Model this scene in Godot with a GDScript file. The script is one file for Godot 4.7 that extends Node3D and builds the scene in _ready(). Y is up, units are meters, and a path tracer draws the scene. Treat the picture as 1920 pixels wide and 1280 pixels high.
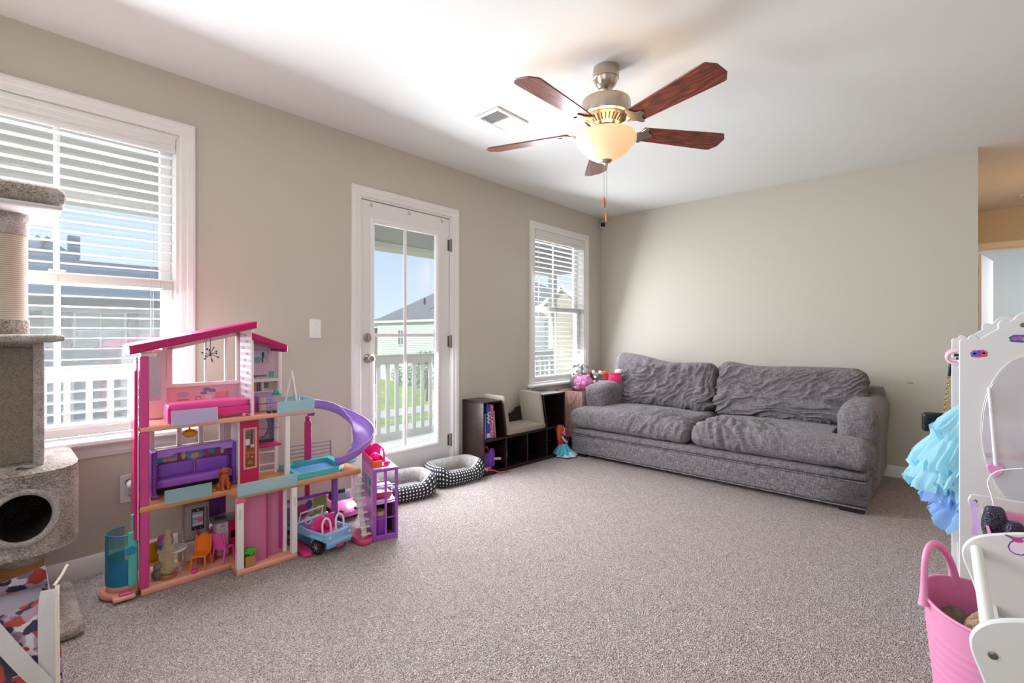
extends Node3D

# x: along the back wall to the right, y: up, z: from the back wall towards the camera. The wall with the windows is x = 0.
const H := 2.44
var mats := {}
var taken := {}
var rng := RandomNumberGenerator.new()


class MB:
	var st := SurfaceTool.new()
	var sm := -1

	func _init():
		st.begin(Mesh.PRIMITIVE_TRIANGLES)

	func t(a: Vector3, b: Vector3, c: Vector3, ua := Vector2(), ub := Vector2(), uc := Vector2()):
		st.set_smooth_group(sm)
		st.set_uv(ua)
		st.add_vertex(a)
		st.set_uv(uc)
		st.add_vertex(c)
		st.set_uv(ub)
		st.add_vertex(b)

	func q(a: Vector3, b: Vector3, c: Vector3, d: Vector3):
		t(a, b, c, Vector2(0, 1), Vector2(1, 1), Vector2(1, 0))
		t(a, c, d, Vector2(0, 1), Vector2(1, 0), Vector2(0, 0))

	func q4(a: Vector3, b: Vector3, c: Vector3, d: Vector3) -> MB:
		sm = -1
		q(a, b, c, d)
		return self

	func away(p: Array, c: Vector3):
		var m := Vector3()
		for v in p:
			m += v / p.size()
		if (p[1] - p[0]).cross(p[2] - p[0]).dot(m - c) < 0:
			p.reverse()
		for i in range(1, p.size() - 1):
			t(p[0], p[i], p[i + 1])

	func box(c: Vector3, s: Vector3, b := 0.0, xf := Transform3D.IDENTITY) -> MB:
		var h := s / 2
		b = minf(b, minf(h.x, minf(h.y, h.z)) * 0.9)
		sm = -1
		var mid := xf * c
		var p := func(x, y, z, k): return xf * (c + Vector3(x * (h.x - (0.0 if k == 0 else b)), y * (h.y - (0.0 if k == 1 else b)), z * (h.z - (0.0 if k == 2 else b))))
		for s1 in [-1, 1]:
			away([p.call(s1, -1, -1, 0), p.call(s1, 1, -1, 0), p.call(s1, 1, 1, 0), p.call(s1, -1, 1, 0)], mid)
			away([p.call(-1, s1, -1, 1), p.call(1, s1, -1, 1), p.call(1, s1, 1, 1), p.call(-1, s1, 1, 1)], mid)
			away([p.call(-1, -1, s1, 2), p.call(1, -1, s1, 2), p.call(1, 1, s1, 2), p.call(-1, 1, s1, 2)], mid)
			if b > 0:
				for s2 in [-1, 1]:
					away([p.call(s1, s2, -1, 0), p.call(s1, s2, 1, 0), p.call(s1, s2, 1, 1), p.call(s1, s2, -1, 1)], mid)
					away([p.call(s1, -1, s2, 0), p.call(s1, 1, s2, 0), p.call(s1, 1, s2, 2), p.call(s1, -1, s2, 2)], mid)
					away([p.call(-1, s1, s2, 1), p.call(1, s1, s2, 1), p.call(1, s1, s2, 2), p.call(-1, s1, s2, 2)], mid)
					for s3 in [-1, 1]:
						away([p.call(s1, s2, s3, 0), p.call(s1, s2, s3, 1), p.call(s1, s2, s3, 2)], mid)
		return self

	func span(a: Vector3, b: Vector3, bevel := 0.0, xf := Transform3D.IDENTITY) -> MB:
		return box((a + b) / 2, (b - a).abs(), bevel, xf)

	# a bar of rectangular section from a to b
	func bar(a: Vector3, b: Vector3, w: float, d: float, bevel := 0.0, upv := Vector3.UP) -> MB:
		var y := (b - a).normalized()
		if absf(y.dot(upv)) > 0.98:
			upv = Vector3.RIGHT
		var x := y.cross(upv).normalized()
		return box(Vector3.ZERO, Vector3(w, (b - a).length(), d), bevel, Transform3D(Basis(x, y, x.cross(y)), (a + b) / 2))

	# profile of (radius, height) from the bottom up the outside
	func lathe(prof: Array, seg := 24, xf := Transform3D.IDENTITY, part := 1.0, crease := 0.6) -> MB:
		var g := 1
		for i in prof.size() - 1:
			var a: Vector2 = prof[i]
			var b: Vector2 = prof[i + 1]
			if i > 0 and absf((a - prof[i - 1]).angle_to(b - a)) > crease:
				g = g % 30 + 1
			sm = g
			for k in seg:
				var t0 := TAU * part * k / seg
				var t1 := TAU * part * (k + 1) / seg
				var a0 := xf * Vector3(a.x * cos(t0), a.y, -a.x * sin(t0))
				var a1 := xf * Vector3(a.x * cos(t1), a.y, -a.x * sin(t1))
				var b0 := xf * Vector3(b.x * cos(t0), b.y, -b.x * sin(t0))
				var b1 := xf * Vector3(b.x * cos(t1), b.y, -b.x * sin(t1))
				var u0 := Vector2(float(k) / seg, 1 - float(i) / (prof.size() - 1))
				var u1 := Vector2(float(k + 1) / seg, u0.y)
				var w := Vector2(0, -1.0 / (prof.size() - 1))
				if a.x > 1e-5:
					t(a0, a1, b1, u0, u1, u1 + w)
				if b.x > 1e-5:
					t(a0, b1, b0, u0, u1 + w, u0 + w)
		return self

	func tube(pts: Array, r, seg := 8, closed := false, flat := 1.0) -> MB:
		var n := pts.size()
		var rings := []
		var x := Vector3()
		for i in n:
			var d: Vector3 = (pts[(i + 1) % n] - pts[(i - 1 + n) % n]) if closed else (pts[mini(i + 1, n - 1)] - pts[maxi(i - 1, 0)])
			d = d.normalized()
			if i == 0:
				x = d.cross(Vector3.UP if absf(d.y) < 0.9 else Vector3.RIGHT).normalized()
			x = (x - d * x.dot(d)).normalized()
			var y := d.cross(x)
			var rr: float = r[i] if r is Array else r
			var ring := []
			for k in seg:
				ring.append(pts[i] + (x * cos(TAU * k / seg) + y * sin(TAU * k / seg) * flat) * rr)
			rings.append(ring)
		sm = 2
		for i in (n if closed else n - 1):
			var j := (i + 1) % n
			for k in seg:
				var l := (k + 1) % seg
				q(rings[i][k], rings[i][l], rings[j][l], rings[j][k])
		if not closed:
			sm = -1
			for k in range(1, seg - 1):
				t(rings[0][0], rings[0][k + 1], rings[0][k])
				t(rings[n - 1][0], rings[n - 1][k], rings[n - 1][k + 1])
		return self

	# a polygon (x, y) drawn out from z0 to z1
	func prism(poly: PackedVector2Array, z0: float, z1: float, b := 0.0, xf := Transform3D.IDENTITY) -> MB:
		if Geometry2D.is_polygon_clockwise(poly):
			poly.reverse()
		var n := poly.size()
		var inner := PackedVector2Array()
		for i in n:
			var d0 := (poly[i] - poly[(i - 1 + n) % n]).normalized()
			var d1 := (poly[(i + 1) % n] - poly[i]).normalized()
			var nn := (Vector2(-d0.y, d0.x) + Vector2(-d1.y, d1.x)).normalized()
			inner.append(poly[i] + nn * b / maxf(0.4, nn.dot(Vector2(-d0.y, d0.x))))
		var lo := poly[0]
		var hi := poly[0]
		for p in poly:
			lo = lo.min(p)
			hi = hi.max(p)
		var v := func(p: Vector2, z: float): return xf * Vector3(p.x, p.y, z)
		var uv := func(p: Vector2): return Vector2((p.x - lo.x) / (hi.x - lo.x), (hi.y - p.y) / (hi.y - lo.y))
		var tri := Geometry2D.triangulate_polygon(inner)
		for k in range(0, tri.size(), 3):
			var a := inner[tri[k]]
			var c := inner[tri[k + 1]]
			var d := inner[tri[k + 2]]
			if (c - a).cross(d - a) < 0:
				var e := c
				c = d
				d = e
			sm = -1
			t(v.call(a, z1), v.call(c, z1), v.call(d, z1), uv.call(a), uv.call(c), uv.call(d))
			t(v.call(a, z0), v.call(d, z0), v.call(c, z0), uv.call(a), uv.call(d), uv.call(c))
		var g := 3
		for i in n:
			var j := (i + 1) % n
			if absf((poly[i] - poly[(i - 1 + n) % n]).angle_to(poly[j] - poly[i])) > 0.6:
				g = g % 30 + 1
			sm = g
			q(v.call(poly[i], z0 + b), v.call(poly[j], z0 + b), v.call(poly[j], z1 - b), v.call(poly[i], z1 - b))
			if b > 0:
				q(v.call(poly[i], z1 - b), v.call(poly[j], z1 - b), v.call(inner[j], z1), v.call(inner[i], z1))
				q(v.call(inner[i], z0), v.call(inner[j], z0), v.call(poly[j], z0 + b), v.call(poly[i], z0 + b))
		return self

	# fn(u, v) -> point; seen from outside u runs right and v runs up
	func surf(fn: Callable, nu: int, nv: int, flip := false) -> MB:
		sm = 1
		var p := []
		for j in nv + 1:
			for i in nu + 1:
				p.append(fn.call(float(i) / nu, float(j) / nv))
		for j in nv:
			for i in nu:
				var k := j * (nu + 1) + i
				var u0 := Vector2(float(i) / nu, 1 - float(j) / nv)
				var u1 := Vector2(float(i + 1) / nu, 1 - float(j + 1) / nv)
				if flip:
					t(p[k], p[k + nu + 2], p[k + 1], u0, u1, Vector2(u1.x, u0.y))
					t(p[k], p[k + nu + 1], p[k + nu + 2], u0, Vector2(u0.x, u1.y), u1)
				else:
					t(p[k], p[k + 1], p[k + nu + 2], u0, Vector2(u1.x, u0.y), u1)
					t(p[k], p[k + nu + 2], p[k + nu + 1], u0, u1, Vector2(u0.x, u1.y))
		return self

	# a box with rounded edges, each face a grid; fn(point, normal) -> moved point
	func soft(c: Vector3, s: Vector3, r: float, n := 8, fn = null, xf := Transform3D.IDENTITY) -> MB:
		var h := s / 2
		r = minf(r, minf(h.x, minf(h.y, h.z)) * 0.999)
		var core := h - Vector3(r, r, r)
		for ax in 3:
			for sgn in [-1.0, 1.0]:
				var f := func(u, v):
					var p := Vector3()
					p[ax] = sgn
					# more rows near the edges
					p[(ax + 1) % 3] = sin((u - 0.5) * PI) * 0.35 + (2 * u - 1) * 0.65
					p[(ax + 2) % 3] = sin((v - 0.5) * PI) * 0.35 + (2 * v - 1) * 0.65
					var w: Vector3 = p * h
					var k: Vector3 = w.clamp(-core, core)
					var d: Vector3 = (w - k)
					for e in 3:
						d[e] /= r
					# spread a cube corner over a sphere
					var m := Vector3(d.x * sqrt(maxf(0, 1 - d.y * d.y / 2 - d.z * d.z / 2 + d.y * d.y * d.z * d.z / 3)), d.y * sqrt(maxf(0, 1 - d.z * d.z / 2 - d.x * d.x / 2 + d.z * d.z * d.x * d.x / 3)), d.z * sqrt(maxf(0, 1 - d.x * d.x / 2 - d.y * d.y / 2 + d.x * d.x * d.y * d.y / 3)))
					var o: Vector3 = k + m * r
					if fn != null:
						o = fn.call(o, m.normalized())
					return xf * (c + o)
				surf(f, n, n, sgn < 0)
		return self

	func ball(c: Vector3, r: Vector3, nu := 16, nv := 10, fn = null, xf := Transform3D.IDENTITY) -> MB:
		sm = 1
		var p := func(i, j):
			var a = TAU * (i % nu) / nu
			var b: float = PI * (float(j) / nv - 0.5)
			var d := Vector3(cos(b) * cos(a), sin(b), -cos(b) * sin(a))
			var k: float = fn.call(d) if fn != null else 1.0
			return xf * (c + d * r * k)
		for j in nv:
			for i in nu:
				var a: Vector3 = p.call(i, j)
				var b: Vector3 = p.call(i + 1, j)
				var d: Vector3 = p.call(i + 1, j + 1)
				var e: Vector3 = p.call(i, j + 1)
				var u := Vector2(float(i) / nu, 1 - float(j) / nv)
				var w := Vector2(float(i + 1) / nu, 1 - float(j + 1) / nv)
				if j > 0:
					t(a, b, d, u, Vector2(w.x, u.y), w)
				if j < nv - 1:
					t(a, d, e, u, w, Vector2(u.x, w.y))
		return self

	# mitred mouldings round a rectangle in the plane x = 0; a: z, b: y; profile of (outwards, height towards +x); sides: 1 top, 2 bottom, 4 low z, 8 high z
	func moulding(z0: float, y0: float, z1: float, y1: float, prof: Array, sides := 15, xf := Transform3D.IDENTITY) -> MB:
		sm = -1
		for i in prof.size() - 1:
			var a: Vector2 = prof[i]
			var b: Vector2 = prof[i + 1]
			var bo := 1.0 if sides & 2 else 0.0
			var p := func(z, y, o: Vector2, sz, sy): return xf * Vector3(o.y, y + sy * o.x, z + sz * o.x)
			if sides & 1:
				q(p.call(z1, y1, a, 1, 1), p.call(z0, y1, a, -1, 1), p.call(z0, y1, b, -1, 1), p.call(z1, y1, b, 1, 1))
			if sides & 2:
				q(p.call(z0, y0, a, -1, -1), p.call(z1, y0, a, 1, -1), p.call(z1, y0, b, 1, -1), p.call(z0, y0, b, -1, -1))
			if sides & 4:
				q(p.call(z0, y1, a, -1, 1), p.call(z0, y0, a, -1, -bo), p.call(z0, y0, b, -1, -bo), p.call(z0, y1, b, -1, 1))
			if sides & 8:
				q(p.call(z1, y0, a, 1, -bo), p.call(z1, y1, a, 1, 1), p.call(z1, y1, b, 1, 1), p.call(z1, y0, b, 1, -bo))
		return self

	func mesh() -> ArrayMesh:
		st.generate_normals()
		st.index()
		return st.commit()


func mb() -> MB:
	return MB.new()


func numbered(called: String) -> String:
	taken[called] = taken.get(called, -1) + 1
	return called if taken[called] == 0 else "%s_%03d" % [called, taken[called]]


func obj(called: String, m, material: Material, parent: Node = self) -> MeshInstance3D:
	var o := MeshInstance3D.new()
	o.name = numbered(called) if parent == self else called
	o.mesh = m.mesh() if m is MB else m
	o.material_override = material
	if parent != self and parent.has_node(called):
		var k := 1
		while parent.has_node("%s_%03d" % [called, k]):
			k += 1
		o.name = "%s_%03d" % [called, k]
	parent.add_child(o, true)
	return o


func tag(o: Node, label: String, category: String, group := "") -> Node:
	o.set_meta("label", label)
	o.set_meta("category", category)
	if group:
		o.set_meta("group", group)
	return o


func thing(called: String, label: String, category: String, at := Vector3.ZERO, turn := 0.0, group := "") -> Node3D:
	var o := Node3D.new()
	o.name = numbered(called)
	add_child(o)
	o.position = at
	o.rotation.y = turn
	tag(o, label, category, group)
	return o


func struct_node(called: String) -> Node3D:
	var o := Node3D.new()
	o.name = called
	o.set_meta("kind", "structure")
	add_child(o)
	return o


func struct(called: String, m, material: Material, parent: Node = self) -> MeshInstance3D:
	var o := obj(called, m, material, parent)
	if parent == self:
		o.set_meta("kind", "structure")
	return o


func stuff(o: Node) -> Node:
	o.set_meta("kind", "stuff")
	return o


func dup(root: Node3D, called: String, label: String, at: Vector3, turn := 0.0) -> Node3D:
	var r: Node3D = root.duplicate()
	r.name = numbered(called)
	add_child(r)
	r.position = at
	r.rotation.y = turn
	r.set_meta("label", label)
	return r


func M(hex: String, rough := 0.6, metal := 0.0, extra := {}) -> StandardMaterial3D:
	var key := "%s %s %s %s" % [hex, rough, metal, extra]
	if mats.has(key):
		return mats[key]
	var m := StandardMaterial3D.new()
	m.albedo_color = Color(hex)
	m.roughness = rough
	m.metallic = metal
	for k in extra:
		m.set(k, extra[k])
	mats[key] = m
	return m


# plastic that light passes through
func clear(hex: String, alpha: float, rough := 0.1) -> StandardMaterial3D:
	return M(hex, rough, 0.0, {"transparency": BaseMaterial3D.TRANSPARENCY_ALPHA, "albedo_color": Color(Color(hex), alpha)})


func noise_image(size: int, freq: float, sd: int, oct := 3, kind := FastNoiseLite.TYPE_SIMPLEX_SMOOTH) -> Image:
	var n := FastNoiseLite.new()
	n.noise_type = kind
	n.seed = sd
	n.frequency = freq
	n.fractal_octaves = oct
	return n.get_seamless_image(size, size)


# tileable grain: random dots, blurred and stretched to the full range
func pile(size: int, sd: int) -> Image:
	var r := RandomNumberGenerator.new()
	r.seed = sd
	var a := PackedFloat32Array()
	for i in size * size:
		a.append(r.randf())
	var b := a.duplicate()
	for y in size:
		var up := ((y + size - 1) % size) * size
		var dn := ((y + 1) % size) * size
		for x in size:
			var l := (x + size - 1) % size
			var e := (x + 1) % size
			var o := y * size
			b[o + x] = (2 * a[o + x] + a[o + l] + a[o + e] + a[up + x] + a[dn + x] + 0.5 * (a[up + l] + a[dn + e])) / 7.0
	var img := Image.create(size, size, false, Image.FORMAT_L8)
	for y in size:
		for x in size:
			var k := clampf(0.5 + (b[y * size + x] - 0.5) * 2.1, 0, 1)
			img.set_pixel(x, y, Color(k, k, k))
	return img


func ramp_tex(img: Image, stops: Array) -> ImageTexture:
	var g := Gradient.new()
	g.offsets = PackedFloat32Array(stops.map(func(s): return s[0]))
	g.colors = PackedColorArray(stops.map(func(s): return Color(s[1])))
	var lut := []
	for i in 256:
		lut.append(g.sample(i / 255.0))
	var out := Image.create(img.get_width(), img.get_height(), false, Image.FORMAT_RGB8)
	for y in img.get_height():
		for x in img.get_width():
			out.set_pixel(x, y, lut[int(img.get_pixel(x, y).r * 255)])
	return ImageTexture.create_from_image(out)


# noise colour and relief laid on from three sides; scale: repeats per metre
func noisy(stops: Array, img: Image, scale: float, rough: float, relief := 0.0, extra := {}) -> StandardMaterial3D:
	var m := StandardMaterial3D.new()
	m.albedo_texture = ramp_tex(img, stops)
	m.uv1_triplanar = true
	m.uv1_scale = Vector3.ONE * scale
	m.roughness = rough
	if relief > 0:
		m.heightmap_enabled = true
		m.heightmap_texture = ImageTexture.create_from_image(img)
		m.heightmap_scale = relief
	for k in extra:
		m.set(k, extra[k])
	return m


# a picture painted by fn(x, y in 0..1) -> Color
func painted(w: int, h: int, fn: Callable, rough := 0.5) -> StandardMaterial3D:
	var img := Image.create(w, h, false, Image.FORMAT_RGB8)
	for y in h:
		for x in w:
			img.set_pixel(x, y, fn.call((x + 0.5) / w, (y + 0.5) / h))
	var m := StandardMaterial3D.new()
	m.albedo_texture = ImageTexture.create_from_image(img)
	m.roughness = rough
	return m


func at(o: Vector3, turn := 0.0, tilt := Vector3.ZERO) -> Transform3D:
	return Transform3D(Basis(Vector3.UP, turn) * Basis.from_euler(tilt), o)


func V(x, y, z) -> Vector3:
	return Vector3(x, y, z)


func arc(c: Vector2, r: float, a0: float, a1: float, n := 8) -> Array:
	var p := []
	for i in n + 1:
		var a := lerpf(a0, a1, float(i) / n)
		p.append(c + Vector2(cos(a), sin(a)) * r)
	return p


func round_rect(w: float, h: float, r: float, n := 5) -> PackedVector2Array:
	var p := []
	p += arc(Vector2(w / 2 - r, h / 2 - r), r, 0, PI / 2, n)
	p += arc(Vector2(-w / 2 + r, h / 2 - r), r, PI / 2, PI, n)
	p += arc(Vector2(-w / 2 + r, -h / 2 + r), r, PI, 1.5 * PI, n)
	p += arc(Vector2(w / 2 - r, -h / 2 + r), r, 1.5 * PI, TAU, n)
	return PackedVector2Array(p)


func smooth_path(ctrl: Array, per := 6) -> Array:
	var out := []
	var n := ctrl.size()
	for i in n - 1:
		for k in per:
			out.append(ctrl[i].cubic_interpolate(ctrl[i + 1], ctrl[maxi(i - 1, 0)], ctrl[mini(i + 2, n - 1)], float(k) / per))
	out.append(ctrl[n - 1])
	return out


func _ready():
	rng.seed = 7
	# camera: level, the lens shifted a little downwards
	var cam := Camera3D.new()
	cam.name = "camera"
	cam.projection = Camera3D.PROJECTION_FRUSTUM
	cam.near = 0.05
	cam.far = 400
	cam.size = 2 * 0.05 * 640 / 890.0
	cam.frustum_offset = Vector2(0, -0.05 * 13 / 890.0)
	cam.position = V(2.912, 1.106, 4.729)
	cam.rotation.y = deg_to_rad(42.25)
	add_child(cam)
	cam.current = true

	# sky, sun, exposure
	var env := Environment.new()
	env.background_mode = Environment.BG_SKY
	var sky := ProceduralSkyMaterial.new()
	sky.sky_top_color = Color("86b4e6")
	sky.sky_horizon_color = Color("dcedfb")
	sky.sky_curve = 0.2
	sky.ground_horizon_color = Color("c9d3d8")
	sky.ground_bottom_color = Color("7d7f78")
	sky.energy_multiplier = 1.2
	env.sky = Sky.new()
	env.sky.sky_material = sky
	env.tonemap_mode = Environment.TONE_MAPPER_LINEAR
	env.tonemap_exposure = 1.0
	env.sdfgi_enabled = true
	env.ssao_enabled = true
	env.ssil_enabled = true
	var we := WorldEnvironment.new()
	we.name = "world"
	we.environment = env
	add_child(we)
	var sun := DirectionalLight3D.new()
	sun.name = "sun"
	sun.light_color = Color("fff3df")
	sun.light_energy = 1.2
	sun.light_angular_distance = 0.6
	sun.shadow_enabled = true
	sun.look_at_from_position(V(-0.2, 0.8, 0.8), Vector3.ZERO)
	add_child(sun)

	# daylight boost: extra area panels outside and inside the window and door glass
	daylight("window_light", V(-0.16, 1.38, 4.52), V(1, 0.0, 0), Vector2(0.86, 1.4), 1.5)
	daylight("window_light", V(0.03, 1.38, 4.52), V(1, -0.4, 0), Vector2(0.86, 1.4), 7.4)  # extra panel on the room side of the blind, boosts the daylight
	daylight("door_light", V(-0.1, 1.08, 2.665), V(1, 0.0, 0), Vector2(0.52, 1.56), 0.6)
	daylight("door_light", V(0.03, 1.08, 2.665), V(1, -0.3, 0), Vector2(0.52, 1.56), 7.0)
	daylight("far_window_light", V(-0.16, 1.38, 0.78), V(1, 0.0, 0), Vector2(0.83, 1.4), 1.2)
	daylight("far_window_light", V(0.03, 1.38, 0.78), V(1, -0.3, 0.25), Vector2(0.83, 1.4), 3.1)
	daylight("unseen_rear_light", V(2.2, 1.45, 5.68), V(-0.1, -0.05, -1), Vector2(1.6, 1.3), 1.6)  # out of view, lights the room from behind the camera
	daylight("unseen_bedroom_light", V(4.35, 1.5, -3.9), V(-1, 0, 0), Vector2(1.0, 1.2), 2.8)  # out of view, placed to brighten the bedroom beyond the hall

	room()
	windows()
	door()
	outside()
	fixtures()
	fan()
	sofa()
	bookcase()
	corner_toys()
	pet_beds()
	cat_tree()
	tote()
	dollhouse()
	doll_things()
	garage_things()
	dress_up()
	organizer()


func daylight(called: String, p: Vector3, dir: Vector3, size: Vector2, energy: float):
	var a := AreaLight3D.new()
	a.name = numbered(called)
	a.area_size = size
	a.light_energy = energy
	a.light_color = Color("edf3ff")
	a.area_range = 12
	a.area_attenuation = 2
	a.shadow_enabled = true
	add_child(a)
	a.look_at_from_position(p, p + dir)


func wall_paint() -> StandardMaterial3D:
	return M("c9c2b3", 0.75)


func white() -> StandardMaterial3D:
	return M("ece9e4", 0.4)


func room():
	var wm := wall_paint()
	var img := pile(512, 5)
	var fine := noisy([[0.0, "725f57"], [0.3, "ac9a92"], [0.55, "d0c0b8"], [0.8, "e6dad3"], [1.0, "f3ebe6"]], img, 1.6, 0.95, 1.2, {"rim_enabled": true, "rim": 0.3, "metallic_specular": 0.1})
	struct("floor", mb().span(V(-0.14, -0.2, -6), V(4.5, 0, 5.8)), fine)
	struct("ceiling", mb().span(V(-0.14, H, -6), V(4.5, H + 0.15, 5.8)), M("e8e8e2", 0.85))
	# the wall with the windows
	var w := mb()
	for s in [[5.8, 4.972], [4.072, 3.048], [2.243, 1.212], [0.345, -0.14]]:
		w.span(V(-0.14, 0, s[1]), V(0, H, s[0]))
	for s in [[4.072, 4.972], [0.345, 1.212]]:
		w.span(V(-0.14, 0, s[0]), V(0, 0.6, s[1]))
		w.span(V(-0.14, 2.125, s[0]), V(0, H, s[1]))
	w.span(V(-0.14, 2.043, 2.243), V(0, H, 3.048))
	struct("wall_left", w, wm)
	var wb := struct("wall_back", mb().span(V(0, 0, -0.12), V(3.096, H, 0)), wm)
	obj("scuff", mb().prism(PackedVector2Array([Vector2(-0.022, 0.001), Vector2(-0.012, 0.005), Vector2(0.004, 0.004), Vector2(0.012, 0.006), Vector2(0.022, 0.0), Vector2(0.01, -0.005), Vector2(-0.01, -0.004)]), 0, 0.0006, 0, at(V(2.725, 0.735, 0))), M("a8946c", 0.8), wb)
	struct("wall_right", mb().span(V(4.36, 0, -2.6), V(4.5, H, 5.8)), wm)
	w = mb()
	w.span(V(0, 0, 5.6), V(1.35, H, 5.74)).span(V(3.05, 0, 5.6), V(4.36, H, 5.74)).span(V(1.35, 0, 5.6), V(3.05, 0.75, 5.74)).span(V(1.35, 2.15, 5.6), V(3.05, H, 5.74))
	struct("wall_rear", w, wm)
	# hall and the bedroom beyond it
	struct("wall_hall_side", mb().span(V(2.98, 0, -2.53), V(3.096, H, -0.12)), wm)
	struct("wall_hall_end", mb().span(V(2.98, 0, -2.65), V(3.17, H, -2.53)).span(V(4.02, 0, -2.65), V(4.36, H, -2.53)).span(V(3.17, 2.03, -2.65), V(4.02, H, -2.53)), wm)
	var grey := M("c9cbc6", 0.8)
	struct("wall_bedroom", mb().span(V(2.0, 0, -5.2), V(4.5, H, -5.08)).span(V(1.88, 0, -5.2), V(2.0, H, -2.65)).span(V(2.0, 0, -2.66), V(2.98, H, -2.65)), grey)
	struct("wall_bedroom_side", mb().span(V(4.38, 0, -5.08), V(4.5, 0.8, -2.65)).span(V(4.38, 2.2, -5.08), V(4.5, H, -2.65)).span(V(4.38, 0.8, -5.08), V(4.5, 2.2, -4.5)).span(V(4.38, 0.8, -3.3), V(4.5, 2.2, -2.65)), grey)
	# hall door: casing, leaf standing open into the bedroom
	var d := struct_node("door_2")
	d.position = V(0, 0, -2.53)
	var cas := [Vector2(0, -0.02), Vector2(0, 0.012), Vector2(0.012, 0.015), Vector2(0.045, 0.018), Vector2(0.06, 0.02), Vector2(0.065, 0.014), Vector2(0.065, 0)]
	obj("casing", mb().moulding(-4.02, 0, -3.17, 2.03, cas, 13, Transform3D(Basis(V(0, 0, 1), V(0, 1, 0), V(-1, 0, 0)), Vector3.ZERO)), white(), d)
	obj("jamb", mb().span(V(3.17, 0, -0.12), V(3.187, 2.03, 0)).span(V(4.003, 0, -0.12), V(4.02, 2.03, 0)).span(V(3.17, 2.013, -0.12), V(4.02, 2.03, 0)), white(), d)
	var leaf := obj("door_leaf", mb().box(V(0.385, 1.0, 0.018), V(0.77, 1.99, 0.035), 0.003), white(), d)
	leaf.position = V(3.19, 0, -0.13)
	leaf.rotation.y = deg_to_rad(80)
	for y in [0.3, 1.38, 1.8]:
		obj("hinge", mb().box(V(3.193, y, -0.006), V(0.012, 0.09, 0.012), 0.002), M("b9b4aa", 0.3, 0.9), d)
	# skirting boards
	var prof := PackedVector2Array([Vector2(0, 0), Vector2(0.014, 0), Vector2(0.014, 0.066), Vector2(0.011, 0.072), Vector2(0.009, 0.082), Vector2(0.004, 0.088), Vector2(0, 0.088)])
	struct("baseboard_left", mb().prism(prof, 3.112, 5.6).prism(prof, 0, 2.175), white())
	struct("baseboard_back", mb().prism(prof, 0, 3.096, 0, Transform3D(Basis(V(0, 0, 1), V(0, 1, 0), V(1, 0, 0)), Vector3.ZERO)), white())
	struct("baseboard_right", mb().span(V(4.345, 0, -2.5), V(4.36, 0.088, 5.6)), white())
	struct("baseboard_hall", mb().span(V(3.096, 0, -2.53), V(3.14, 0.088, -2.515)).span(V(4.085, 0, -2.53), V(4.36, 0.088, -2.515)), white())
	struct("added_sun_shade", mb().span(V(-0.14, 2.3, 5.74), V(4.5, 2.42, 7.9)), white())  # added overhang out of view, keeps sun from the rear opening
	# unseen window behind the camera, placed to light the room from the rear
	d = struct_node("window_3")
	obj("frame", mb().moulding(-3.05, 0.75, -1.35, 2.15, [Vector2(-0.05, -0.1), Vector2(-0.05, 0), Vector2(0, 0.0), Vector2(0, 0.015), Vector2(0.065, 0.018), Vector2(0.065, 0)], 15, Transform3D(Basis(V(0, 0, -1), V(0, 1, 0), V(-1, 0, 0)), V(0, 0, 5.6))).span(V(2.18, 0.75, 5.65), V(2.22, 2.15, 5.7)), white(), d)
	for x in [1.79, 2.61]:
		obj("pane", mb().box(V(x, 1.45, 5.675), V(0.78, 1.3, 0.004)), clear("eef6f6", 0.05, 0.02), d)


func windows():
	window("window_1", 4.072, 4.972, [4.18, 4.52, 4.86], 4.93)
	window("window_2", 0.345, 1.212, [0.47, 0.78, 1.09], 1.15)


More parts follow.
